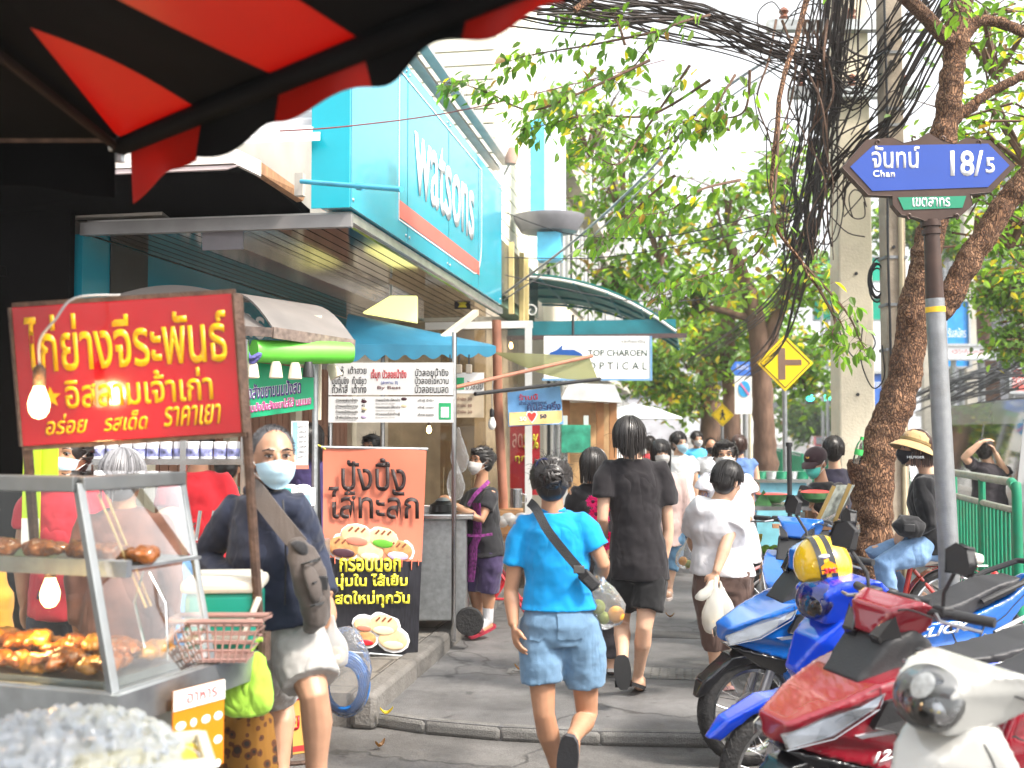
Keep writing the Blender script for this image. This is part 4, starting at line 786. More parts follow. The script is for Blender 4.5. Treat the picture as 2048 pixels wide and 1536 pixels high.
# ---- people further off (generic standing figure)
def far(label, x, yt, d, face, top, bottom, hair, skin=SK1, mask=None, sleeve=.5, h=None, blen=.93, gz=0, **k):
    yf = 862+(CAMZ-gz)*2200/d; u = (yf-yt); f = lambda t: yt+u*t; w_ = u*.11; c = cos(rad(face)); e = max(.35, abs(c))
    J = dict(hd=(x, f(.075)), sa=(x-w_*e, f(.19)), sb=(x+w_*e, f(.19)), ea=(x-w_*1.25*e, f(.36)), wa=(x-w_*1.2*e, f(.5)), eb=(x+w_*1.25*e, f(.36)), wb=(x+w_*1.2*e, f(.5)), ha=(x-w_*.5*e, f(.48)), hb=(x+w_*.5*e, f(.48)), ka=(x-w_*.5*e, f(.72)), kb=(x+w_*.6*e, f(.72)), fa=(x-w_*.5*e, f(.955)), fb=(x+w_*.6*e, f(.955)))
    s_ = u*d/2200/1.62
    return person(label, d, J, face, s_, 1.0, skin, top=top, sleeve=sleeve, bottom=bottom, blen=blen, hair=hair, mask=mask, voxel=.016, hands=d < 12, eyes=d < 13, **k)
WTS = cloth('tee_white2', (.6, .6, .6)); BLT = cloth('tee_blue', (.08, .42, .72)); TRK = cloth('trousers_dark', (.02, .025, .05)); 
far('man in white t-shirt and pale mask behind the long haired woman', 1358, 866, 12.5, 150, WTS, TRK, ('shag', HB, 90, .1), SK2, MASKB)
far('person in sky blue t-shirt farthest along the pavement', 1394, 864, 17, 170, BLT, TRK, ('shag', HB, 60, .1), SK1, MASKG)
far('rider in white cap and black mask with pale shirt on the pavement', 1422, 876, 14.5, 185, cloth('shirt_check', (.5, .52, .55), var=.4), TRK, ('crop', HB, 0, 0), SK1, MASKK)
far('woman with reddish brown hair in sleeveless denim dress seen from behind', 1478, 872, 12.5, 12, cloth('denim_floral', (.1, .18, .38), var=.5), cloth('denim_skirt', (.1, .18, .36)), ('bob', HBR, 120, .15), SK2, None, .1)
far('person in turquoise top among the walkers far down the pavement', 1440, 884, 20, 0, cloth('top_turq', (.05, .5, .5)), TRK, ('bob', HB, 40, .15), SK1)
far('dark haired walker in red top beyond the food stalls', 1300, 874, 16, 10, cloth('top_red_far', (.45, .05, .06)), TRK, ('shag', HB, 40, .12), SK1)
far('stall keeper with black hair peeking above the orange banner', 742, 868, 9.6, -160, cloth('tee_mauve', (.1, .08, .16)), TRK, ('tied', HB, 90, .04), SK1, None, gz=.115)
far('stall keeper with long black hair in purple shirt behind the grey canopy cart', 622, 850, 8.1, -20, cloth('tee_purple', (.06, .045, .14)), TRK, ('long', HB, 120, .3), SK1, None, gz=.115)
# behind the chicken cart
far('vendor in red blouse and blue surgical mask behind the glass cabinet', 138, 860, 5.2, 185, cloth('blouse_red', (.5, .03, .05)), TRK, ('tied', HB, 120, .05), SK1, MASKB, .55)
far('grey haired customer seen from behind through the cabinet glass', 248, 905, 4.75, 10, cloth('blouse_lace', (.16, .07, .05), var=.6), TRK, ('shag', HG, 240, .15), SK1, None, .9)
far('man in bright red t-shirt standing behind the steel rack', 396, 850, 6.2, -30, cloth('tee_red', (.4, .012, .02)), TRK, ('crop', HB, 0, 0), SK1)
far('bald man in light blue shirt sitting low behind the cart', 345, 1010, 5.0, 60, cloth('shirt_sky', (.14, .3, .55)), TRK, None, SK3, None, .5, gz=-.35)
far('vendor in dark green shirt far behind the steel rack', 455, 900, 6.9, 0, cloth('tee_green', (.01, .07, .04)), TRK, ('crop', HB, 0, 0), SK1)
far('person in orange sleeve at the far left edge behind the cabinet', -46, 985, 4.4, 90, cloth('shirt_orange', (.6, .28, .03)), TRK, ('crop', HB, 0, 0), SK1)
# person photographing across the road
J = dict(hd=(1968, 900), sa=(1945, 930), sb=(2010, 940), ea=(1928, 915, -.1), wa=(1962, 884, -.15), ga=(1975, 880, -.15), eb=(2020, 960), wb=(1990, 905, -.1), ha=(1958, 1010), hb=(1998, 1010), ka=(1958, 1080), kb=(1998, 1080), fa=(1958, 1140), fb=(1998, 1140))
person('person in dark t-shirt raising both hands behind the green railing', 11.5, J, 20, 1.0, 1.05, SK2, top=cloth('tee_darkgrey', (.03, .025, .03)), sleeve=.5, bottom=TRK, blen=.93, hair=('tied', HB, 90, .05), eyes=False, voxel=.013)
# ================================================================== scooters
RUB = M('tyre_rubber', (.016, .016, .017), .75, var=.3, sc=30, bump=.4, bsc=60, dirt=.3, dirtcol=(.08, .07, .06))
CHR = M('chrome', (.7, .7, .7), .12, 1, var=.03); ALU = M('alloy', (.4, .4, .42), .35, .9, var=.15, sc=20)
BKP = M('black_gloss', (.012, .012, .014), .18, coat=.5, var=.1); BKM = M('black_matte', (.02, .02, .022), .55, bump=.15, bsc=150)
SEAT = M('seat_vinyl', (.022, .022, .026), .48, bump=.2, bsc=180)
def paint(n, c): return M(n, c, .16, coat=1, var=.04, sc=3)
LENS = glass('lens_clear', (.85, .86, .88), .45, .03)
def wheel(root, x, r, w_, spoked=True, name='wheel'):
    """wheel centred at local (x, 0, r); axle along Y"""
    c = V((x, 0, r)); mb = MB()
    tn = 40
    prof = [(-.5, .78), (-.52, .86), (-.4, .95), (-.2, .99), (0, 1.0), (.2, .99), (.4, .95), (.52, .86), (.5, .78)]
    for (y, q) in [(0, 0)]:
        vs = [c+V((cos(2*PI*i/tn)*r*k, j*w_, sin(2*PI*i/tn)*r*k)) for i in range(tn) for j, k in prof]; m = len(prof)
        mb.add(vs, [(i*m+j, i*m+(j+1) % m, ((i+1) % tn)*m+(j+1) % m, ((i+1) % tn)*m+j) for i in range(tn) for j in range(m)])
    wh = mb.build('wheel', RUB, root)
    mb = MB(); 
    for i in range(tn):
        a = 2*PI*i/tn
        for sy in (-1, 1):
            p = c+V((cos(a)*r*.93, sy*w_*.36, sin(a)*r*.93)); q = c+V((cos(a+.1)*r*.985, sy*w_*.08, sin(a+.1)*r*.985)); mb.bar(p, q, .012, .012)
    mb.build('tread', RUB, wh, smooth=False)
    mb = MB(); pr = [(-.42, .78), (-.42, .72), (-.2, .69), (.2, .69), (.42, .72), (.42, .78)]; m = len(pr)
    vs = [c+V((cos(2*PI*i/tn)*r*k, j*w_, sin(2*PI*i/tn)*r*k)) for i in range(tn) for j, k in pr]
    mb.add(vs, [(i*m+j, i*m+(j+1) % m, ((i+1) % tn)*m+(j+1) % m, ((i+1) % tn)*m+j) for i in range(tn) for j in range(m)]); mb.build('rim', CHR if spoked else BKP, wh)
    mb = MB()
    if spoked:
        for i in range(32): a = 2*PI*i/32; sy = 1 if i % 2 else -1; b = a+(.55 if (i//2) % 2 else -.55); mb.tube([c+V((cos(b)*.045, sy*.03, sin(b)*.045)), c+V((cos(a)*r*.7, 0, sin(a)*r*.7))], .0017, 4)
        mb.build('spokes', CHR, wh)
    else:
        for i in range(5):
            a = 2*PI*i/5; mb.bar(c+V((cos(a)*.04, 0, sin(a)*.04)), c+V((cos(a+.25)*r*.72, 0, sin(a+.25)*r*.72)), .03, .022)
        mb.build('spokes', BKP, wh, bevel=.004)
    mb = MB(); mb.lathe([(0, -.05), (.03, -.05), (.045, -.03), (.045, .03), (.03, .05), (0, .05)], c, 16, (V((1, 0, 0)), ZU, V((0, 1, 0)))); mb.build('hub', ALU, wh)
    mb = MB(); mb.lathe([(.05, .038), (.105, .038), (.105, .042), (.05, .042)], c, 28, (V((1, 0, 0)), ZU, V((0, 1, 0)))); mb.build('brake_disc', ALU, wh)
    return wh
def panel(root, name, mat, out, vox=.012, sm=3, y0=0):
    """solid from a side outline of (x, z, half width): mirror symmetric about the bike's middle plane"""
    n = len(out); mb = MB(); vs = [V((x, y0+w_, z)) for x, z, w_ in out]+[V((x, y0-w_, z)) for x, z, w_ in out]
    tr = tessellate_polygon([[V((x, z, 0)) for x, z, w_ in out]])
    mb.add(vs, [tuple(t) for t in tr]+[tuple(i+n for i in t[::-1]) for t in tr]+[(i, i+n, (i+1) % n+n, (i+1) % n) for i in range(n)])
    return mb.build(name, mat, root, remesh=vox, sm=sm)
def side(root, name, mat, out, y, t, both=True, bev=.006):
    """flat trim panel on the side; out of (x, z[, dy])"""
    for s_ in ((1, -1) if both else (1,)):
        mb = MB(); n = len(out); vs = [V((p[0], s_*(y+(p[2] if len(p) > 2 else 0)), p[1])) for p in out]; vs += [p-V((0, s_*t, 0)) for p in vs]
        tr = tessellate_polygon([[V((p[0], p[1], 0)) for p in out]])
        mb.add(vs, [tuple(q) for q in tr]+[tuple(i+n for i in q) for q in tr]+[(i, (i+1) % n, (i+1) % n+n, i+n) for i in range(n)])
        o = mb.build(name, mat, root, smooth=False, bevel=bev)
    return o
def seam(root, target, pts, y, mat=None, w_=.006):
    """dark panel gap drawn as a thin strip laid onto a body panel, both sides"""
    q = smooth_path([V((a, 0, b)) for a, b in pts], 8)
    for s_ in (-1, 1):
        mb = MB(); n = len(q)
        def fn(u, v):
            k = min(n-1, int(round(u*(n-1)))); t = (q[min(k+1, n-1)]-q[max(k-1, 0)]).normalized(); return q[k]+V((-t.z, 0, t.x))*(v-.5)*w_+V((0, s_*y, 0))
        mb.sheet(n, 2, fn, (0, s_*.001, 0)); o = mb.build('panel_gap', mat or BKM, root, smooth=False); m = o.modifiers.new('w', 'SHRINKWRAP'); m.target = target; m.offset = .0015
def bolt(root, pts, y):
    for a, b in pts:
        for s_ in (-1, 1): mb = MB(); mb.lathe([(0, 0), (.011, 0), (.009, .006), (0, .007)], (a, s_*y, b), 10, (V((1, 0, 0)), ZU*s_, V((0, s_, 0)))); mb.build('screw', ALU, root)
def bars(root, hx, hz, paintm, steer=0, mir=1.0, mirrors=True):
    """handlebar group: grips, levers, mirrors"""
    R3 = lambda p: V((hx, 0, 0))+Matrix.Rotation(steer, 3, 'Z') @ (V(p)-V((hx, 0, 0)))
    mb = MB(); mb.tube([R3(p) for p in ((hx-.13, -.34, hz+.01), (hx-.04, -.16, hz+.015), (hx, 0, hz-.01), (hx-.04, .16, hz+.015), (hx-.13, .34, hz+.01))], .013, 8); hb = mb.build('handlebar', BKM, root)
    for s_ in (-1, 1):
        mb = MB(); mb.tube([R3((hx-.075, s_*.23, hz+.015)), R3((hx-.135, s_*.35, hz+.01))], [.019, .018], 10); mb.build('grip', BKM, hb)
        mb = MB(); mb.tube([R3((hx-.03, s_*.19, hz+.01)), R3((hx-.0, s_*.24, hz)), R3((hx-.07, s_*.36, hz-.015))], [.009, .007, .006], 6); mb.build('brake_lever', ALU, hb)
        if not mirrors: continue
        mb = MB(); mb.tube([R3((hx-.06, s_*.19, hz+.02)), R3((hx-.055, s_*.2, hz+.09*mir)), R3((hx-.03, s_*.27, hz+.17*mir))], .0075, 6); st = mb.build('mirror', BKM, root)
        mb = MB(); c = R3((hx-.03, s_*.30, hz+.215*mir)); X = Matrix.Rotation(steer, 3, 'Z') @ V((.05*s_, 1, .3*s_)).normalized(); nn = Matrix.Rotation(steer, 3, 'Z') @ V((1, -.1, .1)).normalized(); Z = X.cross(nn)*-1
        mb.plate([(-.06*s_, -.025), (.035*s_, -.05), (.062*s_, -.02), (.055*s_, .035), (.0, .058), (-.05*s_, .045)], c+nn*.014, X, Z, -.022 if X.cross(Z).dot(nn) > 0 else .022); mb.build('mirror_shell', BKM, st, bevel=.009)
        mb = MB(); mb.ell(c-nn*.016, (.046, .004, .042), (X, nn, Z), 18, 8); mb.build('mirror_glass', M('mirror_glass', (.6, .62, .65), .04, 1, var=.02), st)
    for s_ in (-1, 1): mb = MB(); mb.box(R3((hx-.07, s_*.18, hz+.02)), (.05, .06, .04)); mb.build('switch_box', BKM, hb, bevel=.008)
    for s_ in (-1, 1):
        mb = MB(); mb.tube(smooth_path([R3((hx-.02, s_*.19, hz)), R3((hx+.07, s_*.12, hz+.02)), R3((hx+.06, s_*.04, hz-.1)), R3((hx+.02, s_*.03, hz-.2))], 4), .0035, 5); mb.build('cable', BKM, hb)
    return hb
def scooter_sport(label, loc, rz, col, lean=.0, steer=0, dirt=None, scale=1.0, mirrors=True, badge='CLICK'):
    """sharp edged automatic scooter; X forward, Z up, front axle at x = .62"""
    root = thing('scooter', label, 'scooter', loc, rz, 'motorbikes parked in a row'); root.rotation_euler = (lean, 0, rz); root.scale = (scale,)*3
    P_ = col
    wheel(root, .62, .285, .095, True); wheel(root, -.66, .28, .11, False)
    panel(root, 'front_fender', BKP, [(.93, .36, .03), (.9, .45, .06), (.74, .58, .075), (.6, .6, .075), (.45, .5, .07), (.36, .36, .05), (.42, .38, .05), (.5, .47, .06), (.62, .535, .06), (.76, .51, .06), (.88, .38, .05)])
    for s_ in (-1, 1):
        mb = MB(); mb.tube([(.62, s_*.075, .285), (.5, s_*.075, .62)], [.026, .024], 10); mb.build('fork', ALU, root)
    fc = panel(root, 'front_cowl', P_, [(.80, .66, .03), (.78, .73, .09), (.62, .8, .16), (.46, .865, .19), (.34, .9, .2), (.27, .88, .22), (.22, .74, .23), (.3, .62, .22), (.42, .56, .2), (.6, .6, .12)], .011)
    panel(root, 'lower_cowl', P_, [(.42, .6, .2), (.5, .5, .12), (.40, .34, .1), (.3, .22, .12), (.2, .24, .17), (.2, .42, .22), (.22, .66, .22)], .012)
    panel(root, 'inner_panel', BKM, [(.5, .85, .1), (.38, .99, .12), (.26, 1.03, .12), (.2, .98, .14), (.2, .8, .17), (.36, .82, .16)], .012)
    seam(root, fc, [(.76, .73), (.55, .78), (.3, .7)], .24); seam(root, fc, [(.5, .92), (.47, .8), (.36, .6)], .24); seam(root, fc, [(.62, .83), (.45, .9), (.3, .88)], .24)
    panel(root, 'beak', BKP, [(.78, .64, .05), (.6, .6, .13), (.42, .56, .18), (.46, .47, .12), (.62, .53, .08)], .012)
    hl = side(root, 'headlight', M('headlight_inner', (.5, .52, .54), .12, .6, var=.3, sc=18), [(.785, .69, -.035), (.62, .77, .03), (.47, .83, .075), (.5, .8, .085), (.64, .7, .04), (.77, .655, -.02)], .112, .03)
    side(root, 'headlight_lens', LENS, [(.797, .69, -.035), (.63, .778, .032), (.46, .84, .08), (.49, .79, .09), (.64, .69, .045), (.785, .645, -.02)], .119, .004, bev=0)
    side(root, 'vent_panel', BKM, [(.46, .81, .005), (.3, .85, .03), (.25, .77, .04), (.38, .7, .02), (.5, .72, -.01)], .198, .03)
    side(root, 'stripe', M('stripe_silver', (.6, .62, .66), .3, .4), [(.55, .69, -.025), (.3, .73, .03), (.26, .71, .035), (.5, .665, -.03)], .186, .02, bev=0)
    panel(root, 'leg_shield', BKM, [(.25, .9, .19), (.2, .9, .19), (.13, .55, .2), (.1, .33, .2), (.2, .3, .2), (.24, .55, .2)], .014)
    panel(root, 'floorboard', BKM, [(.2, .34, .15), (.2, .27, .15), (-.2, .27, .15), (-.26, .38, .15), (-.14, .36, .15), (.1, .33, .15)], .014)
    bs_ = panel(root, 'body_shell', P_, [(-.1, .34, .13), (-.14, .6, .15), (-.2, .72, .15), (-.5, .74, .16), (-.8, .84, .12), (-1.02, .95, .06), (-1.0, .87, .07), (-.78, .68, .13), (-.5, .5, .18), (-.28, .34, .17)], .013)
    seam(root, bs_, [(-.16, .62), (-.45, .6), (-.75, .74), (-.98, .88)], .24); seam(root, bs_, [(-.4, .72), (-.5, .6), (-.46, .48)], .24); bolt(root, [(-.3, .45), (-.62, .66)], .17)
    side(root, 'side_trim', BKM, [(-.3, .36), (-.52, .51, .01), (-.8, .69, -.05), (-.7, .56, -.04), (-.5, .38), (-.35, .3)], .175, .03)
    for s_ in (1, -1):
        o = V((-.2, s_*.18, .655)); 
        text(root, badge, o if s_ > 0 else V((-.62, s_*.18, .69)), V((-1, 0, .12)) if s_ > 0 else V((1, 0, -.12)), V((.12, 0, 1)), .34, .05, WSG, bold=.03, shear=.4, name='badge')
        text(root, '125i', V((.5, s_*.19, .60)) if s_ > 0 else V((.36, s_*.19, .60)), V((-1, 0, .1)) if s_ > 0 else V((1, 0, -.1)), V((0, 0, 1)), .14, .035, WSG, bold=.03, shear=.3, name='badge')
    panel(root, 'seat', SEAT, [(-.1, .73, .08), (-.14, .78, .1), (-.35, .79, .13), (-.5, .83, .14), (-.75, .92, .12), (-.9, .94, .08), (-.86, .87, .1), (-.5, .74, .14), (-.2, .71, .12)], .013)
    mb = MB(); mb.tube([(-.62, .14, .83), (-.85, .16, .93), (-1.0, .09, 1.0), (-1.02, 0, 1.01), (-1.0, -.09, 1.0), (-.85, -.16, .93), (-.62, -.14, .83)], .016, 8); mb.build('grab_rail', BKM, root)
    panel(root, 'tail_light', M('tail_red', (.4, .01, .01), .15, coat=1), [(-1.0, .93, .05), (-1.06, .9, .03), (-1.0, .86, .05)], .01)
    panel(root, 'rear_fender', BKM, [(-.86, .7, .06), (-1.08, .45, .06), (-1.1, .46, .06), (-.9, .74, .06)], .012)
    panel(root, 'engine_case', M('engine_grey', (.12, .12, .125), .5, .5), [(-.3, .3, .08), (-.6, .34, .09), (-.75, .28, .08), (-.6, .2, .08), (-.35, .2, .08)], .014, y0=.14)
    mb = MB(); mb.tube([(-.35, -.16, .3), (-.55, -.18, .3), (-.95, -.19, .42)], [.03, .06, .055], 14); mb.build('exhaust', BKM, root)
    for s_ in (1, -1):
        mb = MB(); mb.tube([(-.66, s_*.13, .3), (-.7, s_*.14, .6)], .03, 10); mb.build('shock', M('shock_red', (.5, .02, .03), .3), root)
    # handle cowl with meter
    R3 = lambda x, z, w_: (x, z, w_)
    panel(root, 'handle_cowl', P_, [(.40, 1.0, .05), (.36, 1.1, .12), (.26, 1.13, .17), (.2, 1.1, .17), (.22, 1.02, .14), (.3, .97, .1)], .012)
    panel(root, 'dash', BKM, [(.24, 1.13, .08), (.2, 1.125, .08), (.17, 1.05, .08), (.2, 1.03, .08)], .012)
    side(root, 'wind_trim', BKP, [(.41, 1.0, .0), (.36, 1.07, .03), (.33, .99, .03), (.38, .95, .0)], .09, .05)
    bars(root, .27, 1.08, P_, steer, 1.0, mirrors)
    mb = MB(); mb.tube([(-.12, .16, .27), (-.2, .3, .0)], .012, 6); mb.build('side_stand', BKM, root)
    return root
def scooter_step(label, loc, rz, col, lean=0, steer=0, scale=1.0, visor=False, mirrors=False, badge='Wave'):
    """step-through motorcycle with open fork and long fender"""
    root = thing('motorcycle', label, 'motorcycle', loc, rz, 'motorbikes parked in a row'); root.rotation_euler = (lean, 0, rz); root.scale = (scale,)*3
    P_ = col
    wheel(root, .64, .29, .07, True); wheel(root, -.6, .29, .08, True)
    panel(root, 'front_fender', P_, [(1.0, .46, .02), (.92, .54, .05), (.74, .62, .065), (.58, .63, .07), (.45, .56, .06), (.4, .5, .055), (.5, .53, .055), (.64, .575, .055), (.8, .55, .05), (.94, .45, .035)], .011)
    for s_ in (-1, 1):
        mb = MB(); mb.tube([(.64, s_*.08, .29), (.52, s_*.08, .62), (.4, s_*.08, .92)], [.028, .026, .022], 12); mb.build('fork', ALU, root)
    fs = panel(root, 'front_cowl', P_, [(.60, .73, .04), (.52, .86, .1), (.42, .95, .13), (.32, .96, .14), (.26, .8, .2), (.22, .6, .21), (.3, .5, .19), (.42, .56, .14), (.54, .66, .08)], .011)
    seam(root, fs, [(.54, .72), (.4, .8), (.26, .76)], .24); seam(root, fs, [(.42, .93), (.36, .75), (.34, .55)], .24)
    ls_ = panel(root, 'leg_shield', P_, [(.3, .72, .21), (.2, .76, .24), (.13, .55, .25), (.07, .33, .23), (.0, .25, .17), (.1, .22, .16), (.2, .3, .2), (.28, .5, .2)], .012)
    seam(root, ls_, [(.26, .7), (.17, .5), (.08, .3)], .28, M('stripe_silver2', (.3, .3, .32), .3, .3), .02); seam(root, ls_, [(.29, .66), (.22, .48), (.16, .32)], .28); bolt(root, [(.2, .62), (.1, .36)], .252)
    panel(root, 'nose_dark', BKM, [(.5, .64, .1), (.4, .6, .16), (.3, .52, .18), (.34, .42, .12), (.46, .5, .08)], .012)
    side(root, 'side_lamp', M('lamp_inner', (.5, .5, .5), .15, .5, var=.3, sc=20), [(.5, .7, -.07), (.36, .74, .0), (.26, .62, .035), (.34, .6, .02), (.46, .64, -.05)], .18, .02)
    side(root, 'lamp_lens', LENS, [(.505, .7, -.07), (.36, .745, .0), (.255, .62, .035), (.34, .595, .02), (.465, .635, -.05)], .186, .003, bev=0)
    panel(root, 'body_shell', P_, [(.0, .42, .12), (-.1, .6, .12), (-.2, .7, .13), (-.6, .75, .13), (-.95, .86, .05), (-.93, .78, .06), (-.6, .6, .15), (-.3, .44, .16)], .013)
    panel(root, 'engine', M('engine_grey', None), [(.15, .36, .1), (.05, .42, .12), (-.2, .38, .13), (-.25, .25, .13), (0, .2, .13), (.15, .24, .1)], .014)
    panel(root, 'seat', SEAT, [(-.05, .68, .07), (-.1, .74, .1), (-.35, .75, .13), (-.6, .79, .13), (-.86, .86, .1), (-.82, .8, .11), (-.5, .7, .13), (-.2, .66, .12)], .013)
    mb = MB(); mb.tube([(-.62, .14, .78), (-.85, .15, .86), (-.95, .06, .9), (-.95, -.06, .9), (-.85, -.15, .86), (-.62, -.14, .78)], .013, 8); mb.build('grab_rail', CHR, root)
    panel(root, 'tail_light', M('tail_red', None), [(-.93, .84, .05), (-1.0, .8, .03), (-.92, .76, .05)], .01)
    panel(root, 'rear_fender', BKM, [(-.8, .66, .05), (-1.0, .45, .05), (-1.03, .46, .05), (-.86, .7, .05)], .012)
    mb = MB(); mb.tube([(.05, -.1, .24), (-.3, -.15, .2), (-.5, -.16, .24), (-.9, -.17, .34)], [.02, .025, .045, .045], 12); mb.build('exhaust', CHR, root)
    # headlight cowl on the bars
    panel(root, 'handle_cowl', P_, [(.49, .93, .09), (.5, 1.06, .125), (.42, 1.12, .15), (.28, 1.13, .2), (.22, 1.08, .2), (.24, 1.0, .16), (.36, .93, .1)], .011)
    hk = 1.12 if visor else 1.0
    mb = MB(); mb.ell((.47, 0, 1.02), (.035*hk, .11*hk, .075*hk), (V((.94, 0, .34)), V((0, 1, 0)), V((-.34, 0, .94))), 20, 12); hl = mb.build('headlight', M('reflector', (.6, .6, .6), .08, 1, var=.2, sc=25), root)
    mb = MB(); mb.ell((.475, 0, 1.025), (.055*hk, .125*hk, .092*hk), (V((.94, 0, .34)), V((0, 1, 0)), V((-.34, 0, .94))), 24, 14); mb.build('headlight_lens', LENS, hl)
    for s_ in (-1, 1):
        side(root, 'indicator', M('indicator_clear', (.6, .5, .4), .1, .3), [(.46, 1.05, -.04), (.34, 1.1, .01), (.3, 1.06, .02), (.4, 1.0, -.03)], .15, .02, both=True); break
    if visor:
        mb = MB(); mb.ell((.535, .04, 1.08), (.045, .045, .006), (V((-.3, .3, .9)).normalized(), V((0, 1, 0)), V((.95, .3, .3)).normalized()), 16, 6); mb.build('sticker', M('sticker_grey', (.5, .52, .52), .5, var=.3, sc=40), root)
    bars(root, .3, 1.05, P_, steer, 1.0, mirrors)
    for s_ in (1, -1): text(root, badge, V((-.3, s_*.165, .6)) if s_ > 0 else V((-.62, s_*.165, .64)), V((-1, 0, .15)) if s_ > 0 else V((1, 0, -.15)), V((.1, 0, 1)), .3, .06, WSG if not visor else M('badge_grey', (.2, .2, .22), .3, .5), bold=.02, shear=.4, name='badge')
    mb = MB(); mb.tube([(.0, .14, .24), (-.05, .28, .02)], .012, 6); mb.build('side_stand', BKM, root)
    return root
BLU = paint('paint_blue', (.0, .1, .42)); BLU2 = paint('paint_deep_blue', (.0, .04, .5)); RED = paint('paint_maroon', (.2, .004, .014)); WPT = paint('paint_pearl', (.42, .42, .4))
def park(px, d, wheel_x=.62):                   # root location so that the front axle stands under column px
    return GD(px, d, -.08)
def place(fn, label, px, d, head, z=-.08, sc=1.0, **k):
    """head: heading in degrees, 0 = straight left in the picture, positive = turning towards the camera"""
    h = -RV*cos(rad(head))-FH*sin(rad(head)); rz = math.atan2(h.y, h.x); p = GD(px, d, z)-h*.62*sc
    return fn(label, (p.x, p.y, z), rz, scale=sc, **k)
b1 = place(scooter_sport, 'bright blue scooter with black front fender, farthest big one of the parked row', 1492, 5.75, 12, col=BLU, lean=rad(-3))
b2 = place(scooter_step, 'deep blue motorcycle with yellow helmet on its handlebar', 1555, 4.75, 18, col=BLU2, lean=rad(-3), steer=rad(4), sc=.98)
b3 = place(scooter_sport, 'dark red scooter between the deep blue and the pearl white motorcycle', 1600, 3.95, 22, col=RED, lean=rad(-3), steer=0, badge='CLICK')
for s_ in (1, -1): text(b3, 'HONDA', V((.24, s_*.236, .72)) if s_ > 0 else V((.1, s_*.236, .72)), V((-1, 0, .3)) if s_ > 0 else V((1, 0, -.3)), V((0, 0, 1)), .14, .03, M('badge_red', (.5, .02, .02), .3), bold=.03, name='badge')
b4 = place(scooter_step, 'pearl white motorcycle with smoked visor nearest the camera', 1750, 3.2, 22, col=WPT, sc=.93, lean=rad(-3), visor=True, steer=rad(3))
b5 = place(scooter_sport, 'half hidden blue scooter with one mirror up behind the bright blue one', 1555, 7.0, 62, z=0, col=BLU, lean=rad(-3), sc=.95, mirrors=False)
# yellow helmet
hm = thing('helmet', 'yellow open face helmet with two black stripes hung on motorcycle handlebar', 'helmet', W(1646, 1185, 4.85))
YH = M('helmet_yellow', (.75, .47, .0), .15, coat=1, var=.03); hx = (RV*.95+ZU*.12).normalized(); hz = (ZU*.97-RV*.16-FH*.12).normalized(); hy = hz.cross(hx)
hc = V((0, 0, .118)); rx, ry, rz_ = .125, .145, .135
def hp(th, az, k=1): return hc+hx*(rx*k*sin(th)*cos(az))+hy*(ry*k*sin(th)*sin(az))+hz*(rz_*k*cos(th))
mb = MB(); mb.sheet(20, 33, lambda u, v: hp(.02+u*1.98, v*2*PI), (0, 0, 0)); mb = MB()
mb.grid(20, 33, lambda u, v: hp(.01+u*1.97, v*2*PI)); mb.build('shell', YH, hm)
for off in (-.028, .022):
    mb = MB(); mb.sheet(16, 3, lambda u, v: hc+(lambda q: q*1.006)(hp(-.45+u*2.15, -PI/2)-hc)+hx*(off-.012+(v-.5)*.026), -FH*.0012); mb.build('stripe', BKP, hm)
mb = MB(); mb.tube([hp(1.98, 2*PI*i/32, 1.005) for i in range(33)], .011, 8); mb.build('rim_trim', BKM, hm)
mb = MB(); mb.ell(hp(1.0, -PI/2, 1.01)-hx*.02, (.026, .006, .012), (hx, (hp(1.0, -PI/2)-hc).normalized(), (hx.cross((hp(1.0, -PI/2)-hc).normalized()))), 14, 6); mb.build('emblem_plate', CHR, hm)
mb = MB(); n_ = (hp(1.45, -PI/2)-hc).normalized(); up_ = n_.cross(hx)*-1; up_ = up_ if up_.z > 0 else -up_
mb.plate([(-.035, -.02), (.035, -.02), (.035, .012), (0, .035), (-.035, .012)], hp(1.4, -PI/2, 1.004)-hx*.01, hx, up_, .0015); mb.build('sticker', M('sticker_orange', (.8, .3, .0), .3), hm, smooth=False)
text(hm, '3M', hp(1.45, -PI/2, 1.02)-hx*.036-up_*.012, hx, up_, .05, .024, M('text_red', (.6, .01, .02), .4), bold=.05, name='sticker')
mb = MB(); mb.ell(hc-hz*.05, (.1, .12, .08), (hx, hy, hz), 16, 10); mb.build('lining', BKM, hm)
# red bicycle under the woman in the hat
bc = thing('bicycle', 'red step-through bicycle with white seat behind the signpost', 'bicycle', GD(1890, 7.6, 0), YAW)
BR = paint('paint_red', (.5, .03, .02)); Lb = lambda x, y, o=0: lc(bc, W(x, y, 7.6+o))
def bwheel(px, py, r):
    c = Lb(px, py); mb = MB(); mb.tube([c+V((cos(a)*r, 0, sin(a)*r)) for a in [2*PI*i/48 for i in range(49)]], .026, 8); w_ = mb.build('wheel', RUB, bc)
    mb = MB(); mb.tube([c+V((cos(a)*(r-.035), 0, sin(a)*(r-.035))) for a in [2*PI*i/48 for i in range(49)]], .012, 6); mb.build('rim', CHR, w_)
    mb = MB()
    for i in range(32): a = 2*PI*i/32; mb.tube([c+V((cos(a+.5*(1 if i % 2 else -1))*.03, .03*(1 if i % 2 else -1), sin(a+.5)*.03)), c+V((cos(a)*(r-.03), 0, sin(a)*(r-.03)))], .0018, 4)
    mb.build('spokes', CHR, w_); mb = MB(); mb.lathe([(.0, -.05), (.035, -.04), (.035, .04), (0, .05)], c, 14, (V((1, 0, 0)), ZU, V((0, 1, 0)))); mb.build('hub', ALU, w_); return c
c1 = bwheel(1906, 1232, .31); c2 = bwheel(1560, 1228, .31)
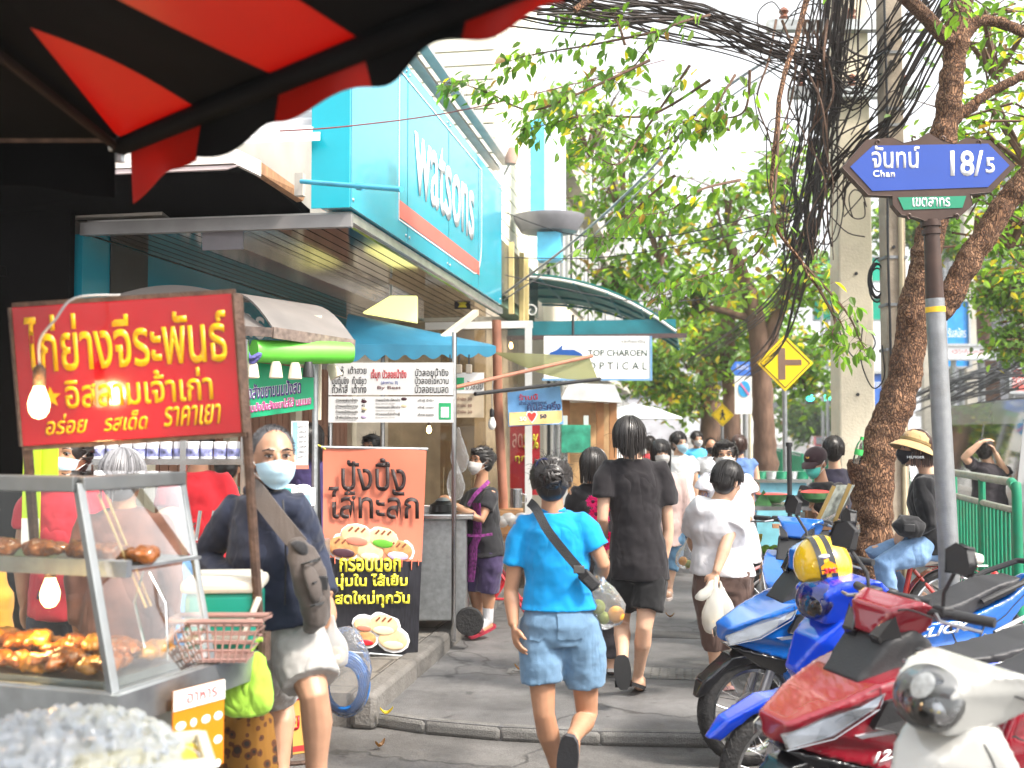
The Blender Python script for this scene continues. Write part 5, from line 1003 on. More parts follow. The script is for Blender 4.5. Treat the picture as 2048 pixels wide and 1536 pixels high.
mb = MB(); mb.sheet(20, 3, lambda u, v: c1+V((cos(PI*(.02+u*.96))*.352, (v-.5)*.075, sin(PI*(.02+u*.96))*.352)), (0, 0, .004)); mb.build('rear_mudguard', BR, bc)
mb = MB(); mb.sheet(20, 3, lambda u, v: c2+V((cos(PI*(.05+u*.8))*.352, (v-.5)*.075, sin(PI*(.05+u*.8))*.352)), (0, 0, .004)); mb.build('front_mudguard', BR, bc)
cr = Lb(1800, 1238); mb = MB()
mb.tube([cr, Lb(1822, 1130)], .018, 10); mb.tube([cr, c1], .014, 8); mb.tube([Lb(1828, 1140), c1], .014, 8); mb.tube(smooth_path([cr, Lb(1700, 1225), Lb(1640, 1150)]), .022, 10); mb.tube([Lb(1620, 1090), Lb(1640, 1150), c2], .018, 10); mb.build('frame', BR, bc)
mb = MB(); mb.tube([cr-V((0, .05, 0))+V((cos(a)*.09, 0, sin(a)*.09)) for a in [2*PI*i/24 for i in range(25)]], .006, 5); mb.build('chain_ring', CHR, bc)
SW = M('seat_cream', (.68, .64, .58), .5)
mb = MB(); mb.tube([Lb(1818, 1120), Lb(1845, 1118), Lb(1880, 1112)], [.05, .09, .1], 14, True, .5); mb.build('saddle', SW, bc, remesh=.01)
mb = MB(); mb.box(Lb(1930, 1116), (.21, .17, .07)); mb.build('rear_seat', SW, bc, bevel=.025)
mb = MB(); a = Lb(1930, 1135); mb.tube([a, c1], .006, 5); mb.tube([a+V((.06, 0, 0)), c1], .006, 5); mb.tube([Lb(1850, 1132), Lb(1975, 1132)], .008, 6); mb.build('rack', CHR, bc)
mb = MB(); mb.ell(Lb(1990, 1155), (.035, .04, .045), None, 12, 8); mb.build('reflector', M('tail_red', None), bc)
# ================================================================== street furniture on the right
BARK = M('bark', (.2, .1, .055), .9, var=.5, sc=9, bump=1.0, bsc=26, stretch=(1, 1, .3), dirt=.5, dirtcol=(.09, .05, .035))
def bark_mat(name, c0, c1, c2):
    m, nt, b = nodes_of(name); N = nt.nodes.new; L = nt.links.new
    tc = N('ShaderNodeTexCoord'); mp = N('ShaderNodeMapping'); mp.inputs['Scale'].default_value = (1, 1, .38); L(tc.outputs['Object'], mp.inputs[0])
    nz = N('ShaderNodeTexNoise'); nz.inputs['Scale'].default_value = 9; nz.inputs['Detail'].default_value = 6; L(mp.outputs[0], nz.inputs['Vector'])
    wv = N('ShaderNodeMix'); wv.data_type = 'RGBA'; wv.blend_type = 'ADD'; wv.inputs[0].default_value = .14; L(mp.outputs[0], wv.inputs[6]); L(nz.outputs['Color'], wv.inputs[7])
    vo = N('ShaderNodeTexVoronoi'); vo.feature = 'DISTANCE_TO_EDGE'; vo.inputs['Scale'].default_value = 62; L(wv.outputs[2], vo.inputs['Vector'])
    rm = N('ShaderNodeMapRange'); L(vo.outputs['Distance'], rm.inputs[0]); rm.inputs[2].default_value = .22
    cr = N('ShaderNodeValToRGB'); ad = N('ShaderNodeMath'); ad.operation = 'MULTIPLY'; L(rm.outputs[0], ad.inputs[0]); r2 = N('ShaderNodeMapRange'); L(nz.outputs[0], r2.inputs[0]); r2.inputs[1].default_value = .3; r2.inputs[2].default_value = .7; r2.inputs[3].default_value = .45; L(r2.outputs[0], ad.inputs[1]); L(ad.outputs[0], cr.inputs[0])
    e = cr.color_ramp.elements; e[0].color = (*c0, 1); e[1].color = (*c2, 1); q = e.new(.45); q.color = (*c1, 1); L(cr.outputs[0], b.inputs['Base Color']); b.inputs['Roughness'].default_value = .9
    bp = N('ShaderNodeBump'); bp.inputs['Strength'].default_value = 1; bp.inputs['Distance'].default_value = .03; L(ad.outputs[0], bp.inputs['Height']); L(bp.outputs[0], b.inputs['Normal']); return m
BARK = bark_mat('bark_cracked', (.045, .02, .01), (.2, .09, .042), (.38, .21, .115))
BARK2 = M('bark_far', (.13, .075, .05), .9, var=.4, sc=9, bump=.6, bsc=26, stretch=(1, 1, .3))
LG = [leaf_mat('leaf_mid', (.12, .225, .04)), leaf_mat('leaf_dark', (.11, .18, .055)), leaf_mat('leaf_lime', (.22, .34, .05)), leaf_mat('leaf_yellow', (.55, .42, .03)), leaf_mat('leaf_dry', (.3, .16, .06))]
LIRON = M('sign_iron', (.055, .03, .022), .5, .3, var=.2, sc=12)
sg = thing('street_sign', 'ornate blue street sign 18/5 with green district plate on grey steel post', 'street sign', GD(1893, 6.3, 0), YAW)
Lg = lambda x, y, o=0: lc(sg, W(x, y, 6.3+o)); k = 6.3/2200
base = GD(1893, 6.3, 0)-sg.location
def LS(x, y, o=0): p = W(x, y, 6.3)-sg.location; q = lc(sg, W(x, y, 6.3)); return V((q.x, o, q.z))
GALV = M('galvanised_post', (.26, .27, .28), .45, .6, var=.15, sc=14, bump=.15, bsc=120, dirt=.35, dirtcol=(.22, .21, .2))
mb = MB(); mb.tube([LS(1894, 1225), LS(1893, 1100), LS(1874, 596)], [.058, .057, .053], 20); p_ = mb.build('post', GALV, sg)
mb = MB(); mb.tube([LS(1895.5, 1480), LS(1894, 1225)], .0585, 20); mb.build('post_foot', GALV, sg)
mb = MB(); mb.tube([LS(1874.8, 624), LS(1874.4, 613)], .0555, 20); mb.build('reflective_band', M('band_yellow', (.8, .5, .02), .4), p_)
mb = MB(); mb.tube([LS(1874, 596), LS(1870, 470)], [.051, .044], 20); mb.tube([LS(1869, 466), LS(1868.6, 456)], .052, 20); mb.tube([LS(1868.4, 450), LS(1868, 440)], .056, 20); mb.tube([LS(1870, 470), LS(1868, 436)], .042, 20); mb.build('upper_post', LIRON, sg)
def poly(pts, o): return [(LS(x, y).x, LS(x, y).z) for x, y in pts]
outer = [(1688, 332), (1738, 276), (1790, 272), (1812, 282), (1840, 276), (1862, 262), (1890, 276), (1915, 284), (1938, 272), (1988, 276), (2038, 328), (1988, 382), (1945, 386), (1950, 408), (1925, 430), (1900, 432), (1868, 446), (1838, 434), (1806, 428), (1790, 408), (1788, 390), (1740, 388)]
mb = MB(); mb.prism(poly(outer, 0), lambda a, b: (a, .03, b), lambda a, b: (a, -.03, b)); mb.build('frame', LIRON, sg, smooth=False, bevel=.012)
SBL = M('sign_blue', (.018, .06, .32), .3, var=.05); SGR = M('sign_green', (.01, .22, .12), .3, var=.05)
mb = MB(); mb.prism(poly([(1704, 331), (1750, 288), (1982, 284), (2024, 328), (1980, 372), (1748, 380)], 0), lambda a, b: (a, -.031, b), lambda a, b: (a, -.034, b)); mb.build('panel', SBL, sg, smooth=False)
mb = MB(); mb.prism(poly([(1799, 393), (1936, 390), (1928, 414), (1810, 418)], 0), lambda a, b: (a, -.031, b), lambda a, b: (a, -.034, b)); mb.build('district_panel', SGR, sg, smooth=False)
def stext(s, x0, y0, x1, y1, bold=0, sp=1.0): a, b = LS(x0, y1), LS(x1, y0); text(sg, s, (a.x, -.0345, a.z), (1, 0, 0), (0, 0, 1), b.x-a.x, b.z-a.z, WSG, bold=bold, spacing=sp)
stext('จันทน์', 1747, 288, 1843, 334, .012); stext('Chan', 1749, 338, 1793, 352, .025, 1.15); stext('18/', 1905, 298, 1971, 350, .02); stext('5', 1976, 312, 1994, 344, .02); stext('เขตสาทร', 1828, 393, 1903, 412, .012)
for x, sg_ in ((1822, 1), (1914, -1)):
    mb = MB(); c = LS(x, 430, -.034); mb.tube([c+V((cos(t)*.006*t*sg_*.8, 0, sin(t)*.006*t*.8)) for t in [i*.5 for i in range(10)]], .007, 6); mb.build('scroll', LIRON, sg)
for x, sg_ in ((1762, 1), (1962, -1), (1835, 1), (1890, -1)):
    mb = MB(); c = LS(x, 280 if x not in (1835, 1890) else 272, -.03); mb.tube([c+V((cos(t)*.005*t*sg_, 0, sin(t)*.005*t)) for t in [i*.5 for i in range(9)]], .006, 6); mb.build('scroll', LIRON, sg)
# concrete power pole, second pole
pp = thing('power_pole', 'broad pale concrete power pole behind the fruit seller', 'pole', GD(1706, 10.5, 0), YAW)
Lp = lambda x, y, o=0: lc(pp, W(x, y, 10.5+o))
mb = MB(); a = Lp(1706, 900); a.z = 0; mb.box((a.x, 0, 3.8), (.36, .3, 7.6)); o = mb.build('shaft', M('concrete_cream', (.64, .57, .44), .85, var=.1, sc=3, bump=.25, bsc=40, dirt=.3, dirtcol=(.3, .25, .18)), pp, smooth=False, bevel=.02)
for v in o.data.vertices:
    if v.co.z > 3: v.co.x = a.x+(v.co.x-a.x)*.78
for y in (645, 790, 550):
    mb = MB(); q = Lp(1706, y); mb.lathe([(.016, 0), (.016, .01), (0, .01)], (q.x, -.155, q.z), 10, (V((1, 0, 0)), ZU, V((0, -1, 0)))); mb.build('bolt_hole', BLK, pp)
for y, wd in ((190, 1.2), (55, 1.6)):
    mb = MB(); q = Lp(1700, y); mb.box((q.x, -.2, q.z), (wd, .1, .1)); mb.build('crossarm', STEEL2, pp, smooth=False)
    for i in range(3):
        mb = MB(); mb.lathe([(.03, 0), (.05, .03), (.03, .06), (.05, .09), (.03, .12), (.0, .14)], (q.x-wd*.4+i*wd*.4, -.2, q.z+.05), 12); mb.build('insulator', M('insulator_brown', (.2, .08, .05), .2), pp)
p2 = thing('utility_pole', 'slim weathered concrete pole with clamps directly behind the leaning tree', 'pole', GD(1790, 9.3, 0), YAW)
mb = MB(); mb.box((0, 0, 3.6), (.17, .17, 7.2)); mb.build('shaft', M('concrete_brown', (.36, .3, .23), .85, var=.2, sc=6, bump=.3, bsc=40, dirt=.4, dirtcol=(.16, .12, .08)), p2, smooth=False, bevel=.01)
for y in (100, 215, 248, 515, 610, 700): z = lc(p2, W(1785, y, 9.3)).z; mb = MB(); mb.box((0, 0, z), (.19, .19, .025)); mb.build('clamp', GALV, p2, smooth=False)
for y in (120, 230, 495): z = lc(p2, W(1785, y, 9.3)).z; mb = MB(); mb.lathe([(.014, 0), (.014, .01), (0, .01)], (-.02, -.088, z), 10, (V((1, 0, 0)), ZU, V((0, -1, 0)))); mb.build('bolt_hole', BLK, p2)
mb = MB(); mb.tube([(.04, -.1, z_) for z_ in (0, 1.5, 2.9, 3.6)], .022, 8); mb.build('conduit', M('conduit_cream', (.5, .42, .28), .5), p2)
mb = MB(); mb.tube(smooth_path([(-.06, -.1, z_) if i % 2 else (-.075, -.11, z_) for i, z_ in enumerate((1.2, 2.2, 3.2, 4.2, 5.4, 6.4))]), .011, 6); mb.build('cable', BLK, p2)
# warning signs
def diamond(label, px, py, half, d, base_d, sym, cat='road sign'):
    t = thing('warning_sign', label, cat, GD(px, d, 0), YAW); c = lc(t, W(px, py, d)); h = half*d/2200
    mb = MB(); mb.tube([(c.x, .03, 0), (c.x, .03, c.z+h*.8)], .03, 10); mb.build('post', GALV, t)
    mb = MB(); mb.prism([(c.x-h, c.z), (c.x, c.z-h), (c.x+h, c.z), (c.x, c.z+h)], lambda a, b: (a, 0, b), lambda a, b: (a, -.012, b)); pl = mb.build('plate', M('sign_yellow', (.82, .56, .0), .35, var=.05), t, smooth=False, bevel=.01)
    mb = MB(); q = h*.9
    pts = [(c.x-q, c.z), (c.x, c.z-q), (c.x+q, c.z), (c.x, c.z+q)]
    for (a, b), (a2, b2) in zip(pts, pts[1:]+pts[:1]): mb.bar((a, -.014, b), (a2, -.014, b2), .006, h*.03)
    mb.build('border', BLK, pl, smooth=False)
    sym(t, c, h); return t
SYM = M('symbol_brown', (.16, .09, .06), .5)
def tee(t, c, h):
    mb = MB(); mb.box((c.x-h*.12, -.014, c.z-h*.02), (h*.26, .006, h*1.15)); mb.box((c.x+h*.3, -.0142, c.z+h*.03), (h*.6, .006, h*.2)); mb.build('symbol', SYM, t, smooth=False)
def walker(t, c, h):
    mb = MB(); mb.ell((c.x, -.016, c.z+h*.4), (h*.1, .006, h*.1)); mb.bar((c.x, -.016, c.z+h*.28), (c.x+h*.03, -.016, c.z-h*.05), .01, h*.2)
    for s_ in (-1, 1): mb.bar((c.x, -.016, c.z), (c.x+s_*h*.22, -.016, c.z-h*.45), .01, h*.1); mb.bar((c.x, -.016, c.z+h*.22), (c.x+s_*h*.22, -.016, c.z), .01, h*.08)
    mb.build('symbol', BLK, t, smooth=False)
diamond('bright yellow diamond sign with side road symbol on thin post', 1571, 726, 55, 13.5, 0, tee)
diamond('smaller yellow diamond sign with walker symbol farther down the pavement', 1445, 830, 22, 20, 0, walker)
np_ = thing('parking_sign', 'white no parking plate with blue disc and red slash', 'road sign', GD(1487, 21, 0), YAW); c = lc(np_, W(1487, 790, 21)); k = 21/2200
mb = MB(); mb.box((c.x, 0, c.z), (34*k, .02, 76*k)); mb.build('plate', WHT, np_, smooth=False)
mb = MB(); mb.lathe([(12*k, 0), (12*k, .01), (0, .01)], (c.x+2*k, -.011, c.z+12*k), 24, (V((1, 0, 0)), ZU*1.35, V((0, -1, 0)))); mb.build('disc', M('disc_blue', (.02, .3, .6), .4), np_)
mb = MB(); mb.bar((c.x-6*k, -.025, c.z+24*k), (c.x+11*k, -.025, c.z), .01, 3.5*k); mb.build('slash', M('slash_red', (.6, .15, .3), .4), np_, smooth=False)
mb = MB(); mb.tube([(c.x+14*k, .03, 0), (c.x+14*k, .03, c.z)], .04, 8); mb.build('post', CREAM, np_)
def farsign(label, px, py, d, hw, hh, flip=1):
    t = thing('street_sign', label, 'street sign', GD(px, d, 0), YAW); c = lc(t, W(px, py, d)); k = d/2200
    mb = MB(); mb.prism([(c.x-hw*k*flip, c.z), (c.x-(hw-9)*k*flip, c.z+hh*k), (c.x+hw*k*flip, c.z+hh*k), (c.x+hw*k*flip, c.z-hh*k), (c.x-(hw-9)*k*flip, c.z-hh*k)], lambda a, b: (a, 0, b), lambda a, b: (a, -.03, b)); pl = mb.build('panel', M('sign_blue_far', (.03, .13, .5), .4), t, smooth=False)
    mb = MB(); mb.box((c.x+3*k, 0, c.z-hh*k-5*k), (hw*1.1*k, .03, 9*k)); mb.build('district_panel', SGR, t, smooth=False)
    mb = MB(); mb.tube([(c.x+8*k, .05, 0), (c.x+8*k, .05, c.z-hh*k)], .05, 8); mb.build('post', GALV, t)
    return t, c, k
t, c, k = farsign('small blue arrow shaped street sign beside the no parking plate', 1483, 737, 22, 21, 14)
text(t, 'จันทน์', (c.x-10*k, -.032, c.z-2*k), (1, 0, 0), (0, 0, 1), 24*k, 11*k, WSG)
t, c, k = farsign('small blue street sign 25 across the road above the van', 1983, 810, 24, 18, 6)
text(t, 'จันทน์  25', (c.x-13*k, -.032, c.z-3*k), (1, 0, 0), (0, 0, 1), 28*k, 7*k, WSG)
# green railing
GP = M('railing_green', (.0, .2, .1), .4, var=.12, sc=8, dirt=.35, dirtcol=(.1, .06, .03)); RT = M('rail_worn', (.3, .3, .26), .45, .3, var=.25, sc=14, dirt=.5, dirtcol=(.02, .15, .08))
XR = 2.42
y0, y1 = YP(2030, XR), YP(1905, XR)
rl = thing('railing', 'green steel pavement railing with worn top bar beside the road', 'railing', (XR, y0, 0))
L0 = y1-y0+.9
mb = MB(); mb.tube(smooth_path([(0, 0, 0.02), (0, 0, 1.12), (0, .05, 1.21), (0, .14, 1.245)], 5), .038, 12); mb.build('end_post', GP, rl)
mb = MB(); mb.tube([(0, .12, 1.245), (0, L0, 1.245)], .034, 12); mb.build('top_bar', RT, rl)
mb = MB(); mb.tube([(0, 0, 1.03), (0, L0, 1.03)], .026, 10); mb.build('middle_bar', RT, rl)
mb = MB(); mb.tube([(0, 0, .16), (0, L0, .16)], .026, 10); mb.build('bottom_bar', GP, rl)
nb_ = int(L0/.115)
for i in range(1, nb_): mb = MB(); mb.tube([(0, i*.115, .16), (0, i*.115, 1.03 if i % 9 else 1.24)], .0135 if i % 9 else .03, 8); mb.build('bar', GP, rl)
# second stretch of railing further along the kerb
for yy in (20, 26, 32):
    r2 = thing('railing', f'distant green railing panel along the road kerb, {["nearest", "middle", "farthest"][(yy-20)//6]} of the three far panels', 'railing', (XR, yy, 0), 0, 'far green railing panels')
    mb = MB(); mb.tube([(0, 0, 0), (0, 0, 1.1), (0, 4, 1.1), (0, 4, 0)], .035, 8); mb.build('frame', GP, r2)
    for i in range(1, 16): mb = MB(); mb.tube([(0, i*.25, .15), (0, i*.25, 1.05)], .018, 6); mb.build('bar', GP, r2)
# ------------------------------------------------------------------ trees
def leaves(mb, pts, size, dirs=None, droop=.35):
    """one leaf per point: folded blade of six vertices"""
    n = len(pts); P = np.array(pts); rs = np.random
    a = rs.uniform(0, 2*PI, n); z = rs.uniform(-.9, .5, n)-droop; D = np.stack([np.cos(a), np.sin(a), z], 1)
    if dirs is not None: D = D*.6+np.array(dirs)
    D /= np.linalg.norm(D, axis=1)[:, None]; U = np.stack([rs.normal(0, .5, n), rs.normal(0, .5, n), np.ones(n)], 1); Sx = np.cross(D, U); Sx /= np.linalg.norm(Sx, axis=1)[:, None]; Nn = np.cross(Sx, D)
    L = (size*rs.uniform(.65, 1.25, n))[:, None]; w_ = L*.24
    q = [P, P+D*L*.3+Sx*w_+Nn*w_*.3, P+D*L*.68+Sx*w_*.85+Nn*w_*.1, P+D*L-Nn*L*.12, P+D*L*.68-Sx*w_*.85+Nn*w_*.1, P+D*L*.3-Sx*w_+Nn*w_*.3]
    vs = np.stack(q, 1).reshape(-1, 3); b = len(mb.v); mb.v += [tuple(x) for x in vs.tolist()]
    for i in range(n):
        o = b+i*6; m = mb.pick(); mb.f += [(o, o+1, o+2, o+3), (o, o+3, o+4, o+5)]; mb.m += [m, m]
def crown(root, blobs, per, size, weights, name='crown', clump=.32, nl=34, twig=None):
    """blobs: (centre, radius xyz); per clumps each"""
    mb = MB(); ws = weights; tw = MB(); cl = [0]
    def pick():
        return random.choices(range(5), cl[0])[0]
    mb.pick = pick
    for (c, r) in blobs:
        for i in range(per):
            u = V((random.gauss(0, 1), random.gauss(0, 1), random.gauss(0, 1))).normalized()*(random.random()**.45)
            p = V(c)+V((u.x*r[0], u.y*r[1], u.z*r[2])); g = random.random(); cl[0] = ws if g < .6 else ([ws[1]*.4, ws[0]+ws[1], .02, .02, .02] if g < .82 else [.4, .05, .8, .2, .05])
            m = random.randint(nl//2, nl); s_ = clump*R_(.7, 1.2); e = V((R_(-1, 1), R_(-1, 1), R_(-.5, .3))).normalized()
            pts = [p+e*(t*s_*1.6)+V((random.gauss(0, .4), random.gauss(0, .4), random.gauss(0, .3)))*s_ for t in [random.random()-.5 for _ in range(m)]]
            leaves(mb, [tuple(x) for x in pts], size); tw.tube([p-e*s_, p, p+e*s_], [.012, .009, .003], 4, False)
            if random.random() < .5: tw.tube([V(c)-V((0, 0, r[2]*.6)), p.lerp(V(c), .5)+V((R_(-.2, .2), R_(-.2, .2), .1)), p], [.03, .02, .008], 5, False)
    o = mb.build(name, LG, root, smooth=False); tag(o, None, None, None, 'stuff'); t2 = tw.build('twig', BARK2, root); tag(t2, None, None, None, 'stuff')
    return o
def wob(pts, rr, amp=.03, m=5):
    q = smooth_path(pts, m); n = len(q); r = []
    for i in range(n):
        t = i/(n-1)*(len(rr)-1); k = min(int(t), len(rr)-2); r.append((rr[k]+(rr[k+1]-rr[k])*(t-k))*R_(.94, 1.07))
    return [p+V((R_(-amp, amp), R_(-amp, amp), 0)) for p in q], r
# the leaning tree by the railing
t1 = thing('tree', 'forked rough barked tree leaning right beside the street sign', 'tree', GD(1740, 8.6, 0))
LT = lambda x, y, o=0: W(x, y, 8.6+o)-t1.location
mb = MB(); mb.tube(*wob([LT(1732, 1290), LT(1735, 1180), LT(1746, 1050), LT(1758, 900), LT(1806, 765), LT(1830, 620), LT(1850, 520), LT(1866, 440)], [.24, .19, .155, .14, .132, .125, .115, .105], .012, 8), 18)
mb.tube(*wob([LT(1742, 1010), LT(1728, 960), LT(1718, 925)], [.15, .11, .1], .01, 4), 12)
mb.tube(*wob([LT(1830, 640), LT(1885, 610), LT(1950, 500), LT(2060, 345), LT(2200, 200)], [.1, .105, .1, .09, .085], .012, 8), 14)
mb.build('trunk', BARK, t1, remesh=.022, sm=2, disp=.03, dsz=.05)
mb = MB(); mb.tube(*wob([LT(1866, 450), LT(1880, 330), LT(1895, 230), LT(1912, 90), LT(1930, -60)], [.11, .1, .1, .09, .08], .014, 7), 14); mb.tube(*wob([LT(1905, 110), LT(1960, 40), LT(2060, 70)], [.06, .05, .04], .01), 8)
mb.tube(*wob([LT(1890, 260), LT(1960, 200), LT(2080, 130)], [.05, .045, .035], .02), 8); mb.build('limb', BARK, t1, remesh=.02, sm=2, disp=.025, dsz=.05)
mb = MB(); mb.tube(*wob([LT(1912, 90), LT(1700, -80, -1), LT(1400, -120, -1.5), LT(1150, 20, -2)], [.06, .05, .04, .02], .02), 8); mb.tube(*wob([LT(1640, -90, -.8), LT(1560, 200, -1.2), LT(1545, 420, -1.4), LT(1600, 520, -1.4), LT(1690, 660, -1.4)], [.025, .018, .014, .01, .006], .01), 6); mb.build('limb', BARK, t1)
crown(t1, [(LT(2060, 230, .6), (.8, .9, .8)), (LT(1990, 90, 1.2), (.7, .8, .5)), (LT(2020, 420, 1.2), (.55, .8, .55)), (LT(1950, 330, 1.6), (.5, .6, .5)), (LT(1700, -330, 1), (2.6, 2.0, .9)), (LT(1950, -350, -1), (2, 2.0, .8))], 15, .1, [.5, .2, .3, .06, .04])
# near sprays of leaves hanging from its long limb
def spray(lst, d, size=.105, name='spray'):
    mb = MB(); mb.pick = lambda: random.choices(range(5), [.48, .16, .3, .05, .02])[0]; tw = MB()
    for path, nl in lst:
        q = smooth_path([W(x, y, d+R_(-.25, .25))-t1.location for x, y in path], 6); tw.tube(q, [max(.003, .011*(1-i/len(q))) for i in range(len(q))], 5, False)
        pts, ds = [], []
        for i in range(int(nl*1.7)):
            t = random.random()**.7*(len(q)-1); k_ = min(int(t), len(q)-2); p = q[k_].lerp(q[k_+1], t-k_); ax_ = (q[k_+1]-q[k_]).normalized(); si = ax_.cross(ZU).normalized()*(1 if random.random() < .5 else -1)
            tl = V((random.gauss(0, .05), random.gauss(0, .05), random.gauss(0, .05))); tw.tube([p, p+tl], .0015, 3, False); pts.append(tuple(p+tl)); ds.append(tuple(si*.7+ax_*.5-ZU*.5))
        leaves(mb, pts, size, ds, .2)
    o = mb.build('leaf_spray', LG, t1, smooth=False); tag(o, None, None, None, 'stuff'); tag(tw.build('twig', BARK2, t1), None, None, None, 'stuff')
spray([([(1330, 60), (1180, 90), (1060, 110), (1000, 130)], 46), ([(1300, 120), (1150, 190), (1060, 220), (985, 190), (930, 170), (885, 165)], 60), ([(1420, 160), (1300, 230), (1180, 230), (1090, 250), (1040, 260)], 70), ([(1380, 130), (1290, 260), (1230, 330), (1150, 270)], 56), ([(1250, 90), (1220, 30), (1120, 40)], 40), ([(1390, 230), (1330, 300), (1270, 280), (1200, 250)], 46), ([(1350, 350), (1290, 400), (1230, 460), (1180, 490)], 46), ([(1420, 30), (1330, 60), (1250, 150), (1180, 160)], 50)], 7.4, .088)
spray([([(1560, 200), (1545, 420), (1500, 520), (1380, 560), (1300, 600)], 60), ([(1600, 520), (1690, 620), (1720, 680), (1735, 700)], 26), ([(1640, 580), (1670, 640), (1665, 670), (1685, 705)], 26), ([(1500, 140), (1490, 220), (1440, 240), (1400, 260)], 26), ([(1470, 150), (1440, 200), (1420, 240)], 20), ([(1460, 260), (1380, 240), (1330, 270)], 34), ([(1480, 360), (1400, 380), (1340, 420), (1280, 430)], 40), ([(1900, -20), (1915, 10), (1920, 25)], 18)], 7.2, .088)
# pavement trees further down
def tree(label, px, d, trunk, blobs, per, size, wts, tr=.16, bark=BARK2, group='trees along the pavement', **kw):
    t = thing('tree', label, 'tree', GD(px, d, 0), 0, group); Lq = lambda x, y, o=0: W(x, y, d+o)-t.location
    mb = MB()
    for pts, rr in trunk: mb.tube(*wob([Lq(*p) for p in pts], [r*tr for r in rr], .01, 7), 12)
    mb.build('trunk', bark, t)
    k = d/2200; crown(t, [(Lq(*b[0]), tuple(q*k for q in b[1])) for b in blobs], per, size, wts, **kw); return t
tree('twin trunk pavement tree behind the yellow side road sign', 1525, 19, [([(1532, 945), (1528, 860), (1522, 740), (1512, 640), (1490, 560), (1450, 470)], [1.3, 1.1, 1, .95, .7, .4]), ([(1526, 760), (1545, 660), (1580, 560), (1620, 430)], [.9, .75, .55, .3]), ([(1512, 640), (1440, 620), (1350, 600)], [.5, .35, .2])],
     [((1450, 420), (130, 130, 110)), ((1320, 480), (120, 120, 90)), ((1560, 380), (110, 110, 110)), ((1230, 560), (70, 90, 50)), ((1400, 590), (110, 110, 60)), ((1250, 380), (100, 100, 100)), ((1600, 560), (80, 90, 70)), ((1180, 250), (110, 110, 110))], 15, .2, [.42, .26, .3, .06, .04], .17, clump=.5, nl=40)
tree('leafy tree spreading yellow green foliage over the far pavement', 1420, 30, [([(1422, 930), (1420, 800), (1410, 700), (1390, 620)], [1.2, 1, .9, .5])], [((1380, 700), (110, 100, 70)), ((1290, 740), (70, 80, 50)), ((1450, 640), (100, 90, 60)), ((1360, 790), (80, 80, 30))], 22, .26, [.35, .1, .5, .25, .05], .26, clump=.7, nl=40)
tree('dark trunked tree farther back by the no parking plate', 1462, 26, [([(1465, 950), (1462, 800), (1455, 660), (1470, 520)], [1, .9, .8, .5])], [((1500, 620), (90, 80, 60)), ((1560, 690), (100, 80, 60)), ((1440, 720), (60, 70, 60)), ((1610, 750), (50, 60, 50))], 18, .24, [.4, .25, .35, .08, .06], .22, clump=.65, nl=40)
tree('distant blue green tree at the end of the road left of the power pole', 1640, 70, [([(1640, 905), (1640, 840)], [1, .7])], [((1640, 845), (45, 60, 40)), ((1600, 830), (40, 60, 40))], 30, .5, [.3, .6, .2, 0, 0], .3, clump=1.3, nl=40)
tree('roadside tree with feathery foliage across the road at right', 2040, 17, [([(2085, 960), (2080, 760), (2070, 560)], [1, .9, .6])], [((2040, 600), (60, 80, 60)), ((2000, 570), (45, 60, 30)), ((2030, 690), (40, 60, 25)), ((2080, 480), (70, 80, 60))], 26, .14, [.3, .5, .25, .05, .03], .16, clump=.4)
tree('big crowned tree over the shophouses across the road', 1900, 34, [([(1985, 900), (1980, 760), (1960, 600)], [1, .9, .6])], [((1960, 470), (90, 80, 70)), ((1880, 430), (80, 70, 70)), ((1790, 440), (60, 60, 60))], 30, .28, [.35, .4, .3, .05, .02], .3, clump=.7)
# ------------------------------------------------------------------ overhead wires
def wire(label, pts, r=.006, mat=None, name='cable', group=None, m=8):
    q = smooth_path([W(*p) for p in pts], m); mb = MB(); mb.tube(q, r, 5, False); return one(mb, name, mat or BLK, label, 'cable', group)
bd = MB(); rnd = random.Random(3)
def strand(pts, sp, r): 
    o = V((rnd.gauss(0, sp), rnd.gauss(0, sp), rnd.gauss(0, sp))); q = [W(*p)+o*R_(.6, 1.4)+V((rnd.gauss(0, sp*.4),)*3) for p in pts]; bd.tube(smooth_path(q, 6), r*R_(.6, 1.3), 4, False)
for i in range(40): strand([(1690, -120, 9.6), (1672, 60, 9.8), (1655, 200, 9.9), (1632, 330, 10), (1622, 430, 10), (1610, 500, 10.1)], .115, .0085)
for i in range(14): strand([(1610, 490, 10.1), (1600, 580, 10.2), (1560, 700, 12), (1490, 760, 16)] if i % 2 else [(1610, 480, 10.1), (1575, 560, 11), (1500, 640, 14), (1380, 720, 20)], .06, .009)
for i in range(38): strand([(1000+R_(-60, 60), -30+R_(-30, 50), 6.5), (1200, 5+R_(-20, 30), 7.5), (1380, 35+R_(-20, 25), 8.6), (1540, 90+R_(-20, 30), 9.5), (1640, 130+R_(-40, 60), 9.8)], .075, .008)
for i in range(26): strand([(1640, 120, 9.9), (1700, 180+R_(-60, 60), 9.7), (1790, 60+R_(-60, 100), 9.2), (1900, -60, 9)], .08, .009)
for i in range(18): strand([(1660, 380, 10), (1720, 300, 9.6), (1790, 240, 9.2), (1850, 130, 9), (1950, -60, 8.8)], .07, .009)
for i in range(22):                              # loose loops
    a = R_(0, 6); cx, cy = 1600+R_(-60, 120), R_(60, 420); r0 = R_(20, 70); q = [W(cx+cos(t+a)*r0*R_(.5, 1.2), cy+sin(t+a)*r0*1.4, 9.8) for t in (0, .9, 1.8, 2.7, 3.6, 4.6)]; bd.tube(smooth_path(q, 5), .006, 4, False)
CBR = M('cable_brown', (.03, .02, .016), .6, var=.4, sc=30)
